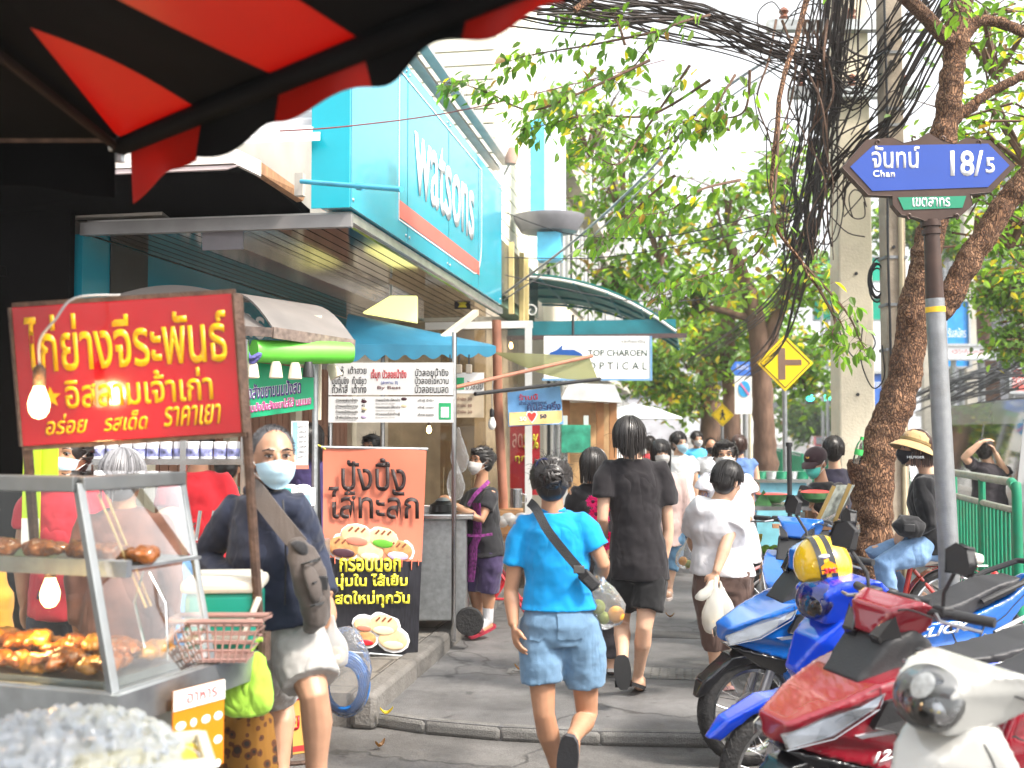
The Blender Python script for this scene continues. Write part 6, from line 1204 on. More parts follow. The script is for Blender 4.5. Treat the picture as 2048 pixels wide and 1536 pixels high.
mbb = bd.build('cable_tangle', CBR, None, smooth=True); tag(mbb, 'thick tangle of black telephone cables around the power pole', 'cables', None, 'stuff')
for i in range(5):
    b = MB(); cx, cy = 1752+R_(-8, 8), 560+R_(-14, 14); b.tube([W(cx+cos(t)*16, cy+sin(t)*34, 9.4+.03*i) for t in [j*2*PI/20 for j in range(21)]], .008, 5, False)
    if i == 0: cl_ = b
    else: cl_.add(b.v, b.f)
one(cl_, 'cable_coil', BLK, 'coil of black cable hung on the slim utility pole', 'cable coil')
for i, (lab, pts, r) in enumerate([
    ('thin dark red wire crossing in front of the turquoise sign', [(560, 262, 5.5), (700, 252, 6), (900, 225, 7), (1100, 180, 8), (1330, 120, 9)], .004),
    ('grey bundled cable running from the optician up to the power pole', [(1005, 590, 13), (1150, 480, 12), (1300, 340, 11), (1420, 200, 10.4), (1600, 80, 9.8)], .015),
    ('lower grey service cable climbing beside the bundled one', [(1008, 600, 13), (1165, 490, 12), (1310, 350, 11), (1440, 210, 10.4), (1610, 100, 9.8)], .009),
    ('black wire sagging from the round sign towards the pole', [(1010, 425, 12), (1150, 470, 11.5), (1350, 470, 11), (1620, 400, 10)], .006),
    ('black wire running level above the green awning', [(1010, 515, 12), (1200, 515, 12), (1420, 480, 11), (1620, 430, 10)], .006),
    ('low black wire from the green awning to the tree', [(1010, 550, 13), (1250, 600, 13), (1450, 590, 13), (1600, 500, 10.5)], .006),
    ('looping black wire hanging beside the power pole trunk', [(1660, 600, 9.8), (1690, 690, 9.6), (1720, 720, 9.5), (1750, 690, 9.4), (1740, 660, 9.4)], .006),
    ('short black wire loop above the wire by the slim pole', [(1725, 655, 9.5), (1722, 720, 9.4), (1745, 775, 9.4), (1768, 755, 9.3), (1764, 690, 9.3)], .006)]):
    wire(lab, pts, r, M('wire_red', (.12, .01, .01), .5) if i == 0 else (STEEL2 if i in (1, 2) else BLK))
vn = MB()
for i in range(9):
    x = 1600+R_(-70, 60); q = smooth_path([W(x+R_(-25, 25), y, 9.7+R_(-.3, .2)) for y in range(40, 560, 80)], 5); vn.tube(q, [max(.004, .013*(1-k/len(q))) for k in range(len(q))], 5, False)
tag(vn.build('vine_tangle', BARK2, None), 'brown bare vines hanging among the black cables', 'vines', None, 'stuff')
bd = MB()
for i in range(40): strand([(1880, 800, 22), (1950, 770+R_(-20, 20), 20), (2060, 735+R_(-50, 40), 17)] if i % 2 else [(1830, 800, 30), (1900, 770, 26), (1980, 755, 22), (2070, 700, 18)], .12, .014)
tag(bd.build('cable_tangle', BLK, None), 'sagging mass of black cables across the road at right', 'cables', None, 'stuff')
for lab, px, d in (('far concrete pole across the road behind the railing', 1942, 28), ('second far concrete pole across the road nearer the signpost', 1855, 34)):
    t = thing('power_pole', lab, 'pole', GD(px, d, 0), YAW); mb = MB(); mb.box((0, 0, 4.2), (.26, .26, 8.4)); mb.build('shaft', CONC, t, smooth=False)
    mb = MB(); mb.box((0, -.15, 7.4), (1.6, .1, .1)); mb.build('crossarm', STEEL2, t, smooth=False)
# far signs and billboards
def board(label, x0, y0, x1, y1, d, mat, legs=True, txt=None, name='billboard', cat='billboard'):
    t = thing(name, label, cat, GD((x0+x1)/2, d, 0), YAW); k = d/2200; c = lc(t, W((x0+x1)/2, (y0+y1)/2, d)); w_, h_ = (x1-x0)*k, (y1-y0)*k
    mb = MB(); mb.box((c.x, 0, c.z), (w_, .12, h_)); mb.build('panel', mat, t, smooth=False)
    mb = MB(); e = .06
    for zz in (c.z-h_/2, c.z+h_/2): mb.box((c.x, -.03, zz), (w_+.1, .2, e))
    for xx in (-1, 1): mb.box((c.x+xx*(w_/2+.02), -.028, c.z), (e, .19, h_))
    mb.build('frame', STEEL2, t, smooth=False)
    if legs:
        for xx in (-.3, .3): mb = MB(); mb.tube([(c.x+xx*w_, .12, 0), (c.x+xx*w_, .12, c.z)], .07, 8); mb.build('leg', STEEL2, t)
    if txt:
        for s_, u, v, wd, ht, m in txt: text(t, s_, (c.x+(u-.5)*w_, -.063, c.z+(v-.5)*h_), (1, 0, 0), (0, 0, 1), wd*w_, ht*h_, m)
    return t
GB = M('gantry_green', (.0, .38, .25), .4, var=.05)
board('big green overhead road sign far behind the power pole', 1618, 512, 1768, 562, 45, GB, True, [('พระราม 3', .1, .35, .35, .4, WSG), ('สาทร', .6, .35, .25, .4, WSG)], 'road_sign', 'road sign')
board('second green overhead road sign below the bigger one', 1630, 595, 1768, 640, 46, GB, True, None, 'road_sign', 'road sign')
board('bright blue and white billboard across the road right of signpost', 1893, 600, 1938, 735, 27, M('board_blue', (.02, .25, .65), .4), True, [('รับสมัคร', .1, .45, .8, .14, WSG), ('โทร 02', .1, .25, .6, .1, WSG)])
board('white shop sign across the road under the blue billboard', 1894, 690, 1990, 718, 26, WSG, True, [('คลินิกทันตกรรม', .1, .3, .7, .4, M('sign_redtext', (.6, .05, .05), .5))])
board('coral red billboard at the right edge above the van', 2020, 735, 2075, 785, 22, M('board_coral', (.55, .1, .08), .5), True, [('เปิดแล้ว', .1, .3, .7, .4, WSG)])
board('blue and white banner behind the slim utility pole', 1738, 745, 1768, 850, 24, M('board_blue2', (.05, .15, .5), .4), True, [('ธนาคาร', .1, .7, .8, .12, WSG)], 'banner', 'banner')
board('blue white and yellow shop banner above the van', 1990, 805, 2060, 850, 21, M('board_paper', (.6, .6, .62), .5), True, [('โปรโมชั่น', .08, .55, .6, .25, M('text_blue', (.03, .08, .4), .5))], 'banner', 'banner')
tl = thing('traffic_light', 'pair of green traffic lights hanging over the distant road', 'traffic light', GD(1640, 55, 0), YAW); k = 55/2200
mb = MB(); c = lc(tl, W(1640, 785, 55)); mb.tube([(c.x+2.2, 0, 0), (c.x+2.2, 0, c.z+.1), (c.x-1, 0, c.z+.1)], .06, 8); mb.build('mast', STEEL2, tl)
for px in (1620, 1653):
    q = lc(tl, W(px, 796, 55)); mb = MB(); mb.box((q.x, 0, q.z+.2), (.4, .25, 1.0)); h_ = mb.build('housing', BLK, tl, smooth=False)
    mb = MB(); mb.ell((q.x, -.13, q.z), (.2, .05, .16)); mb.build('lamp', lamp_mat('lamp_green', (.05, 1, .7), 2.5), h_)
# ------------------------------------------------------------------ vehicles on the road
def car(label, px, d, rz, kind, col, z=-.08):
    t = thing('parked_car' if kind == 'car' else 'van', label, kind, GD(px, d, z), rz)
    if kind == 'car': prof = [(-2.1, .35), (-2.15, .75), (-1.95, .95), (-1.2, 1.0), (-.7, 1.42), (.6, 1.45), (1.3, 1.02), (2.0, .9), (2.15, .6), (2.1, .3)]; hw = .86
    else: prof = [(-2.4, .35), (-2.45, 1.0), (-2.35, 1.85), (-2.1, 2.0), (1.2, 2.0), (1.9, 1.25), (2.35, 1.05), (2.4, .35)]; hw = .9
    mb = MB(); n = len(prof); 
    def hwz(z_): return hw*(1-.16*max(0, (z_-.9))/(1.0))
    mb.prism(prof, lambda a, b: (a, hwz(b), b), lambda a, b: (a, -hwz(b), b)); mb.build('body', col, t, smooth=False, bevel=.06)
    GLS = M('car_glass', (.015, .02, .025), .05, coat=1)
    if kind == 'car': rear = [(-2.0, 1.0), (-1.25, 1.03), (-.78, 1.38)]; wins = [[(-1.1, 1.02), (-.65, 1.37), (.55, 1.4), (1.15, 1.02)]]; rg = ((-1.27, 1.03), (-.74, 1.40))
    else: wins = [[(-2.2, 1.15), (-2.15, 1.8), (-.6, 1.8), (-.6, 1.15)], [(-.5, 1.15), (-.5, 1.8), (1.15, 1.8), (1.65, 1.2)]]; rg = ((-2.45, 1.05), (-2.37, 1.82))
    for w_ in wins:
        for s_ in (-1, 1): mb = MB(); mb.prism(w_, lambda a, b: (a, s_*(hwz(b)+.004), b), lambda a, b: (a, s_*(hwz(b)-.02), b)); mb.build('window', GLS, t, smooth=False)
    (xa, za), (xb, zb) = rg; mb = MB(); mb.sheet(2, 8, lambda u, v: V((xa+(xb-xa)*u-.012, (v-.5)*2*hwz(za+(zb-za)*u)*.88, za+(zb-za)*u)), (.02, 0, 0)); mb.build('rear_window', GLS, t, smooth=False)
    for x in (-1.35, 1.35):
        for s_ in (-1, 1):
            mb = MB(); mb.lathe([(.2, -.1), (.3, -.1), (.32, -.05), (.32, .05), (.3, .1), (.2, .1)], (x, s_*(hw-.08), .32), 20, (V((1, 0, 0)), ZU, V((0, 1, 0)))); wq = mb.build('wheel', RUB, t)
            mb = MB(); mb.lathe([(0, -.102), (.2, -.102), (.2, .102), (0, .102)], (x, s_*(hw-.08), .32), 16, (V((1, 0, 0)), ZU, V((0, 1, 0)))); mb.build('rim', ALU, wq)
    for s_ in (-1, 1): mb = MB(); zt = .8 if kind == 'car' else 1.0; mb.box((-2.14 if kind == 'car' else -2.45, s_*.7, zt), (.06, .24, .16 if kind == 'car' else .5)); mb.build('tail_light', M('tail_red', None), t, smooth=False, bevel=.01)
    mb = MB(); mb.box((-2.16 if kind == 'car' else -2.46, 0, .42), (.14, hw*1.9, .2)); mb.build('bumper', BKM if kind == 'van' else col, t, smooth=False, bevel=.03)
    mb = MB(); mb.box((-2.17 if kind == 'car' else -2.49, 0, .68), (.02, .4, .12)); mb.build('number_plate', WHT, t, smooth=False)
    return t
car('white hatchback seen from behind on the road beside the signpost', 1908, 17.0, rad(90), 'car', paint('paint_white_car', (.65, .65, .66)))
car('dark silver van at the right edge of the road', 2078, 13.5, rad(90), 'van', paint('paint_grey_van', (.3, .3, .3)))
car('pale distant car on the road under the traffic lights', 1690, 48, rad(90), 'car', paint('paint_white_car', None))
car('small red distant car left of the power pole', 1655, 60, rad(90), 'car', paint('paint_red_car', (.4, .03, .03)))
# ================================================================== food stalls on the left
RST = M('cart_steel', (.36, .38, .39), .38, .9, var=.2, sc=9, dirt=.35, dirtcol=(.12, .1, .08)); ALF = M('alu_frame', (.24, .255, .26), .35, .8, var=.12, sc=9, dirt=.25, dirtcol=(.25, .22, .18))
CG = glass('cabinet_glass', (.93, .95, .93), .22, .02)
# ---- red and black striped umbrella overhead
AWR = leaf_mat('awning_red', (.42, .016, .003), .02); AWK = M('awning_black', (.004, .0045, .005), .85, spec=.08, var=.25, sc=5)
for n_ in AWR.node_tree.nodes:
    if n_.type == 'MIX' and n_.inputs[7].default_value[2] < .9: n_.inputs[7].default_value = (1.1, .9, .9, 1)
    if n_.type == 'MIX_SHADER': n_.inputs[0].default_value = .6
um = thing('stall_umbrella', 'red and black striped canvas umbrella with scalloped valance overhead', 'umbrella', (W(240, 280, 3.3).x, W(240, 280, 3.3).y, 0))
zc = 2.55
def atz(px, py, z):  r = RV*((px-1024)/FPX)+UPV*((768-py)/FPX)+FWD; return CAM+r*((z-CAMZ)/r.z)
c0 = atz(240, 280, zc)-um.location; c1 = atz(1160, -102, zc)-um.location; ed = c1-c0
inn = V((-ed.y, ed.x, 0)).normalized(); inn = inn if inn.dot(V((-1, -1, 0))) > 0 else -inn
def s_of(px): q = atz(px, 285-.421*(px-240), zc)-um.location; return (q-c0).dot(ed)/ed.dot(ed)
edges = [s_of(q) for q in (262, 400, 555, 725, 925, 1110, 1330, 1560)]
mb = MB(); mb2 = MB(); HP = atz(60, 55, 2.66)-um.location; s1 = edges[1]; D_ = HP-(c0+ed*s1); hipd = HP-c0
for i in range(len(edges)-1):
    a, b = max(0, edges[i]), edges[i+1]
    def fn(u, v):
        q = a+(b-a)*u; t = v*min(3.4, 1.0*q/s1 if i == 0 else q/s1); return c0+ed*q+D_*t+V((0, 0, -.02*sin(PI*v)*sin(q*18)))
    (mb if i % 2 == 0 else mb2).sheet(9, 14, fn, (0, 0, .006))
mb.build('canopy_stripe', AWR, um, smooth=True); mb2.build('canopy_stripe', AWK, um)
cL = c0-RV*1.9; apex = c0+hipd*3.4
mb = MB(); mb.sheet(10, 10, lambda u, v: c0.lerp(cL, u).lerp(apex, v)-V((0, 0, .03*sin(PI*v)*sin(PI*u))), (0, 0, .006)); mb.build('side_canopy', AWK, um)
for i in range(len(edges)-1):
    a, b = edges[i], edges[i+1]; mb = MB()
    def fv(u, v):
        s_ = a+(b-a)*u; w_ = (b-a); dp = .115+.016*sin(u*2*PI+(0 if i else 2.4))+(.035 if i == 0 else 0)*max(0, 1-u*1.5)-.088*min(1, s_)
        return c0+ed*s_-inn*(.012+.02*v*sin(s_*22))-V((0, 0, .045+dp*v))
    mb.sheet(14, 5, fv, -inn*.004); mb.build('valance', AWR if i % 2 == 0 else AWK, um)
mb = MB(); mb.sheet(24, 5, lambda u, v: c0-RV*(.01+1.9*u)-FH*.01-V((0, 0, .0+(.165+.02*cos(u*19))*v)), FH*.004); mb.build('valance', AWK, um)
mb = MB(); mb.tube([c0+V((0, 0, -.02)), c1+V((0, 0, -.02))], .03, 10); mb.build('edge_bar', AWK, um)
mb = MB(); mb.tube([c0-V((0, 0, .03)), atz(-30, 88, 2.62)-um.location], .014, 8); mb.build('hip_rod', M('rod_dark', (.02, .013, .01), .8, spec=.1), um)
mb = MB(); mb.tube([c0, cL], .015, 8); mb.build('edge_bar', RUST, um); mb = MB(); mb.tube([c0-V((0, 0, .02))+RV*.06, c0-V((0, 0, .02))-RV*.03], .022, 8); mb.tube([c0+V((0, 0, .03)), c0-V((0, 0, .07))], .016, 8); mb.build('corner_joint', STEEL2, um)
mb = MB(); pa = c0+D_*3+ed*.4+V((-1.2, -1.2, 0)); mb.tube([V((pa.x, pa.y, -.08)), V((pa.x, pa.y, 2.9))], .025, 10); mb.build('pole', STEEL2, um)
# ---- grilled chicken cart
cz = .86
FR, BR_, = W(237, 1384, 3.2), W(523, 1292, 3.89)
ct = thing('food_cart', 'steel food cart with slanted glass cabinet full of grilled chicken', 'food cart', (FR.x, FR.y, -.08), math.atan2((FR-W(-200, 1370, 3.45)).y, (FR-W(-200, 1370, 3.45)).x))
Lc = lambda p: lc(ct, p)
fr, br = Lc(FR), Lc(BR_); dpt = br.y; wd_ = 1.45; sk = br.x/br.y
zt = cz+.08
def cart(x, y, z): return V((x+sk*y, y, z))
mb = MB(); mb.prism([(-wd_, 0), (0, 0), (sk*dpt, dpt), (-wd_+sk*dpt, dpt)], lambda a, b: (a, b, zt-.075), lambda a, b: (a, b, zt)); mb.build('tray', RST, ct, smooth=False, bevel=.008)
mb = MB(); mb.prism([(-wd_, -.012), (.008, -.012), (.008+sk*dpt, dpt), (sk*dpt-.02, dpt), (-.02, .02), (-wd_, .02)], lambda a, b: (a, b, zt-.085), lambda a, b: (a, b, zt+.012)); mb.build('tray_rim', RST, ct, smooth=False)
# cabinet: bottom wider than the top
H0, H1 = zt, zt+.64
bl, br0, bb = cart(-1.3, .03, H0), cart(-.04, .03, H0), cart(-.05, dpt*.66, H0)
TF = Lc(W(157, 968, 3.37)); H1 = TF.z; tf = TF; tb = Lc(W(362, 972, 3.8)); tb.z = H1; tl_ = V((-1.3, tf.y, H1)); bb = Lc(W(425, 1322, 3.66)); bb.z = H0; tbl = V((-1.3, tb.y, H1)); bbl = V((-1.3, bb.y, H0))
mb = MB()
for a, b in ((br0, tf), (bb, tb), (tf, tb), (tf, tl_), (br0, bl), (br0, bb), (tb, tbl)): mb.bar(a, b, .028 if a in (br0, tf) else .02)
cabf = mb.build('cabinet_frame', ALF, ct, smooth=False, bevel=.003)
mb = MB(); mb.bar(tf+V((-1.2, 0, .0)), tf+V((.0, 0, .0)), .05, .05); mb.bar(tf, tb, .045, .045); mb.build('top_rail', ALF, ct, smooth=False, bevel=.004)
mb = MB(); mb.prism([(0, 0), (1, 0), (1, 1), (0, 1)], lambda a, b: tl_.lerp(tf, a).lerp(tbl.lerp(tb, a), b)+V((0, 0, .012)), lambda a, b: tl_.lerp(tf, a).lerp(tbl.lerp(tb, a), b)+V((0, 0, .022))); mb.build('top_glass', CG, ct, smooth=False)
for q in ((bl, br0, tf, tl_), (br0, bb, tb, tf)):
    mb = MB(); nn = (q[1]-q[0]).cross(q[3]-q[0]).normalized()*.004; mb.add(list(q)+[p+nn for p in q], [(0, 1, 2, 3), (7, 6, 5, 4), (0, 4, 5, 1), (1, 5, 6, 2), (2, 6, 7, 3), (3, 7, 4, 0)]); mb.build('glass_pane', CG, ct, smooth=False)
mz = H0+.36; mb = MB(); mb.bar(V((-1.3, .12, mz)), V((-.06, .12, mz)), .025, .05); mb.prism([(-1.3, .13), (-.1, .13), (-.06, .5), (-1.3, .5)], lambda a, b: (a, b, mz-.01), lambda a, b: (a, b, mz)); mb.build('shelf', RST, ct, smooth=False)
mb = MB(); mb.prism([(-1.25, .06), (-.1, .06), (-.07, .5), (-1.25, .5)], lambda a, b: (a, b, H0+.004), lambda a, b: (a, b, H0+.03)); mb.build('food_tray', RST, ct, smooth=False)
mb = MB(); mb.box2((-.75, .2, -.0), (-.1, dpt-.1, zt-.09)); mb.build('base', M('base_steel', (.4, .4, .38), .45, .6, var=.2, sc=5, dirt=.4), ct, smooth=False)
for x in (-1.3, -.28):
    for y in (.1,) : mb = MB(); mb.box((x, y, (zt-.09)/2), (.05, .05, zt-.09)); mb.build('leg', STEEL2, ct, smooth=False)
w_ = thing('x', None, None) if False else None
wc = Lc(W(345, 1575, 3.3)); mb = MB(); RW = .32; wx = (V((1, .25, 0))).normalized(); wy = V((-wx.y, wx.x, 0))
mb.lathe([(.2, -.05), (.29, -.055), (.315, -.03), (.32, 0), (.315, .03), (.29, .055), (.2, .05)], (wc.x, wc.y, .33), 32, (wy, ZU, wx)); wl = mb.build('wheel', RUB, ct)
mb = MB()
for i in range(36): a = 2*PI*i/36; mb.box(V((wc.x, wc.y, .33))+wy*cos(a)*.318+ZU*sin(a)*.318, (.012, .07, .02), ax=(wy*cos(a)+ZU*sin(a), wx, ZU*cos(a)-wy*sin(a)))
mb.build('tread', RUB, wl, smooth=False); mb = MB(); mb.lathe([(0, -.03), (.2, -.04), (.2, .04), (0, .03)], (wc.x, wc.y, .33), 20, (wy, ZU, wx)); mb.build('rim', RUST, wl)
# posts carrying the red sign
for a, b in (((523, 1318, 3.88), (476, 590, 3.68)), ((72, 1120, 3.77), (34, 620, 3.67))): mb = MB(); mb.tube([Lc(W(*a)), Lc(W(*b))], .017, 8); mb.build('post', RUST, ct)
mb = MB(); q = Lc(W(523, 1292, 3.89)); mb.box(q+V((.01, .0, .0)), (.03, .04, .1)); mb.tube([q+V((0, 0, -.04)), q+V((-.15, -.02, -.08))], .006, 5); mb.build('hook', RUST, ct, smooth=False)
# food
CHK = M('chicken_glaze', (.2, .06, .008), .28, var=.5, sc=26, bump=.4, bsc=60, coat=.4); CHK2 = M('chicken_skin', (.36, .15, .015), .3, var=.4, sc=26, bump=.4, bsc=50, coat=.4)
rnd = random.Random(5)
def chicken(label, p, s_, rz, mat, grp):
    ob = MB(); X = V((cos(rz), sin(rz), 0)); Y = V((-sin(rz), cos(rz), 0)); A3 = (X, Y, ZU)
    ob.ell((0, 0, .04*s_), (.085*s_, .06*s_, .045*s_), A3, 14, 9); ob.tube([X*.05*s_+Y*.04*s_+ZU*.035*s_, X*.1*s_+Y*.055*s_+ZU*.04*s_, X*.15*s_+Y*.045*s_+ZU*.03*s_], [.034*s_, .028*s_, .012*s_], 8)
    ob.tube([X*.05*s_-Y*.04*s_+ZU*.035*s_, X*.1*s_-Y*.055*s_+ZU*.04*s_, X*.14*s_-Y*.05*s_+ZU*.03*s_], [.034*s_, .026*s_, .012*s_], 8); ob.tube([-X*.04*s_+Y*.05*s_+ZU*.05*s_, Y*.08*s_+ZU*.04*s_], [.02*s_, .012*s_], 6)
    o = ob.build('grilled_chicken', mat, None, remesh=.009, sm=1, disp=.03, dsz=.025); o.location = ct.matrix_basis @ V(p); tag(o, label, 'chicken', grp); return o
places = []
ct_m = Matrix.Translation(ct.location) @ Matrix.Rotation(ct.rotation_euler.z, 4, 'Z'); ct.matrix_basis = ct_m
for r in range(3):
    for i in range(17):
        x = -1.22+i*.068+R_(-.02, .02); y = .11+r*.12; z = H0+.03+(.035 if r == 1 else .0)+R_(0, .03)
        chicken('golden grilled chicken piece lying in the lower tray of the glass cabinet', (x, y, z), R_(.52, .74), R_(0, 6), CHK if (i+r) % 3 else CHK2, 'grilled chicken in the cabinet')
for i in range(7): chicken('brown grilled chicken piece resting on the upper shelf of the glass cabinet', (-1.0+i*.15, .3+R_(-.06, .06), mz+.002), .7, R_(0, 6), CHK, 'grilled chicken on the shelf')
bt = thing('tongs', 'steel tongs standing among the chicken at the cabinet corner', 'tongs', ct_m @ V((-.12, .3, H0+.03)))
mb = MB(); mb.tube([(0, 0, .02), (-.05, .0, .2), (-.02, .0, .3)], .007, 6, True, .5); mb.build('arm', CHR, bt); mb = MB(); mb.tube([(.07, 0, .02), (.06, 0, .2), (.0, 0, .3)], .007, 6, True, .5); mb.build('arm', CHR, bt)
sk_ = [((435, 990), (640, 1290)), ((455, 985), (655, 1300))]
for i, (a, b) in enumerate((((196, 988, 3.46), (292, 1215, 3.54)), ((212, 990, 3.48), (302, 1212, 3.56)))):
    mb = MB(); mb.tube([W(*a), W(*b)], .004, 5); one(mb, 'bamboo_skewer', M('bamboo', (.5, .36, .17), .6), 'long bamboo skewer leaning inside the cabinet, %s one' % ('left hand' if i == 0 else 'right hand'), 'skewer')
# lit lamp inside the cabinet
def bulb(label, p, s_=1.0, lit=8, cord=None, group=None):
    t = thing('light_bulb', label, 'light bulb', p, 0, group)
    mb = MB(); mb.lathe([(0, -.062), (.018, -.056), (.03, -.038), (.034, -.012), (.028, .012), (.019, .034), (.016, .045)], (0, 0, 0), 18); [mb.v.__setitem__(i, tuple(c*s_ for c in v)) for i, v in enumerate(mb.v)]
    mb.build('bulb', lamp_mat('bulb_warm', (1, .72, .32), lit) if lit else M('bulb_white', (.75, .75, .72), .2), t)
    mb = MB(); mb.lathe([(.017*s_, .044*s_), (.02*s_, .05*s_), (.02*s_, .1*s_), (.01*s_, .115*s_), (0, .116*s_)], n=12); mb.build('socket', BLK if lit < 1 else RUST, t)
    if cord: q = smooth_path([V((0, 0, .11*s_))]+[W(*c)-V(p) for c in cord], 6); mb = MB(); mb.tube(q, .004, 6); mb.build('cord', M('cord_grey', (.3, .3, .3), .5), t)
    return t
WARM = 6.5
bulb('lit warm bulb hanging in front of the red sign', W(78, 800, 3.4), .95, WARM, [(80, 680, 3.4), (110, 640, 3.42), (150, 596, 3.5), (240, 590, 3.62)])
b_ = bulb('lit warm bulb glowing inside the glass cabinet', ct_m @ V((-.42, .2, H0+.27)), .9, WARM)
for nm, p in (('bulb_glow', W(78, 808, 3.34)), ('cabinet_glow', ct_m @ V((-.42, .14, H0+.2)))):
    ld = bpy.data.lights.new(nm, 'POINT'); ld.energy = 5.0 if nm == 'bulb_glow' else 6.0; ld.color = (1, .62, .25); ld.shadow_soft_size = .04; lo = bpy.data.objects.new(nm, ld); COL.objects.link(lo); lo.location = p
# red sign
rsn = thing('shop_sign', 'glossy red board with yellow Thai lettering hung on the chicken cart', 'sign', W(45, 893, 3.66)); a_ = W(20, 615, 3.64); b2 = W(475, 585, 3.64); c_ = W(490, 865, 3.66)
X = (c_-rsn.location).normalized(); Y = (a_-rsn.location); Y = (Y-X*Y.dot(X)).normalized(); sw, sh_ = (c_-rsn.location).length, (a_-rsn.location).length; Nn = X.cross(Y)
SGR_ = M('sign_red', (.3, .005, .012), .12, coat=1, var=.15, sc=4); YT = M('letter_yellow', (.62, .34, .0), .35, var=.06)
mb = MB(); mb.box(X*sw/2+Y*sh_/2-Nn*.012, (sw, sh_, .02), ax=(X, Y, Nn)); mb.build('panel', SGR_, rsn, smooth=False, bevel=.003)
mb = MB()
for a, b in ((V(), X*sw), (X*sw, X*sw+Y*sh_), (X*sw+Y*sh_, Y*sh_), (Y*sh_, V())): mb.bar(a-Nn*.012, b-Nn*.012, .012, .03)
mb.build('frame', RUST, rsn, smooth=False)
def rt_(s_, u0, v0, u1, v1, bold=.02, shear=0, name='lettering'): text(rsn, s_, X*sw*u0+Y*sh_*v0+Nn*.0005, X, Y, sw*(u1-u0), sh_*(v1-v0), YT, bold=bold, shear=shear, name=name)
rt_('ไก่ย่างจีระพันธ์', .05, .52, .95, .93, .016); rt_('อิสลามเจ้าเก่า', .21, .25, .87, .49, .014); rt_('อร่อย', .11, .07, .30, .215, .012, .3); rt_('รสเด็ด', .37, .07, .57, .21, .012, .3); rt_('ราคาเยา', .64, .075, .90, .22, .012, .3)
mb = MB(); cx, cy = .145*sw, .34*sh_
mb.plate([(cos(PI/2+i*PI/5)*(.035 if i % 2 == 0 else .015)+cx, sin(PI/2+i*PI/5)*(.035 if i % 2 == 0 else .015)+cy) for i in range(10)], Nn*.0005, X, Y, .002); mb.build('star', YT, rsn, smooth=False)
# things on and under the cart
co = thing('cool_box', 'green picnic cool box with white lid at the back corner of the cart', 'cool box', W(430, 1300, 3.84), YAW+.1); k = 4.0/2200
GCB = M('coolbox_green', (.005, .2, .15), .35, var=.06); CBW = M('coolbox_white', (.52, .5, .44), .4, var=.05, dirt=.2)
mb = MB(); mb.box((.02, .1, .1), (.25, .24, .2)); mb.build('body', GCB, co, bevel=.02, smooth=False)
mb = MB(); mb.box((.02, .1, .22), (.275, .265, .045)); mb.box((.02, .1, .24), (.24, .23, .03)); mb.build('lid', CBW, co, bevel=.015, smooth=False)
mb = MB(); mb.tube([(.145, .02, .2), (.15, -.03, .18), (.1, -.05, .05), (-.1, -.05, .05)], .012, 6); mb.build('handle', CBW, co)
bk = thing('plastic_basket', 'pale pink plastic basket in front of the green cool box', 'basket', W(440, 1318, 3.68), YAW); PKB = M('basket_pink', (.26, .15, .13), .5)
mb = MB(); 
for s_ in range(5):
    z = .01+.03*s_; r = .1+.012*s_; mb.tube([(-r, -.06, z), (r, -.06, z), (r, .06, z), (-r, .06, z), (-r, -.06, z)], .004, 4)
for i in range(11): x = -.1+.02*i; mb.tube([(x, -.06, 0), (x*1.45, -.062, .13)], .0035, 4)
mb.build('weave', PKB, bk); mb = MB(); mb.tube([(-.155, -.065, .135), (.155, -.065, .135), (.155, .065, .135), (-.155, .065, .135), (-.155, -.065, .135)], .01, 6); mb.build('rim', PKB, bk)
mb = MB(); mb.box((0, 0, .004), (.2, .12, .006)); mb.build('base', PKB, bk, smooth=False)
lb_ = thing('cloth_bag', 'lime green cloth bag hanging under the corner of the cart', 'bag', W(492, 1435, 3.84)); LIM = cloth('cloth_lime', (.28, .5, .05), .9, wr=.8, wsc=9)
mb = MB(); k = 4.02/2200; mb.loft([((0, 0, .0), RV*.04, FH*.02), ((0, 0, .01), RV*.085, FH*.035), ((0, 0, .05), RV*.098, FH*.045), (ZU*.12-RV*.005, RV*.095, FH*.04), (ZU*.19+RV*.0, RV*.08, FH*.025), (ZU*.23+RV*.01, RV*.05, FH*.015)], 20); mb.build('body', LIM, lb_, sub=1, disp=.03, dsz=.05)
mb = MB(); mb.tube([(RV*.0+ZU*.22), RV*.04+ZU*.27, RV*.055+ZU*.27], [.012, .01, .008], 8); mb.build('strap', LIM, lb_)
po = thing('menu_poster', 'orange poster with white food drawings fixed on the side of the cart', 'poster', W(343, 1560, 3.36)); px_ = (W(440, 1550, 3.72)-W(343, 1560, 3.55)); px_.z = 0; pl_ = px_.length; px_.normalize(); 
OR_ = M('poster_orange', (.55, .17, .004), .4, var=.05); ph = (W(343, 1395, 3.55)-W(343, 1560, 3.55)).length
mb = MB(); mb.box(px_*pl_/2+ZU*ph/2, (pl_, ph, .006), ax=(px_, ZU, px_.cross(ZU))); mb.build('sheet', OR_, po, smooth=False)
nn = px_.cross(ZU); mb = MB(); mb.box(px_*pl_/2+ZU*(ph-.03)+nn*.005, (pl_, .06, .004), ax=(px_, ZU, nn)); mb.build('header', WHT, po, smooth=False)
rnd = random.Random(2)
for i in range(4):
    for j in range(3): mb = MB(); mb.ell(px_*(.03+i*.05)+ZU*(ph-.11-j*.075)+nn*.004, (.018*rnd.uniform(.7, 1.2), .014, .003), (px_, ZU, nn), 8, 4); mb.build('drawing', WHT, po)
mb = MB(); text(po, 'อาหาร', px_*.05+ZU*(ph-.045)+nn*.008, px_, ZU, .12, .03, M('text_red', None))
cn = thing('carton', 'yellow and red cardboard carton on the ground behind the cart', 'box', G(563, 1500, -.08), YAW+.5); CY = M('carton_yellow', (.62, .36, .08), .7, var=.1)
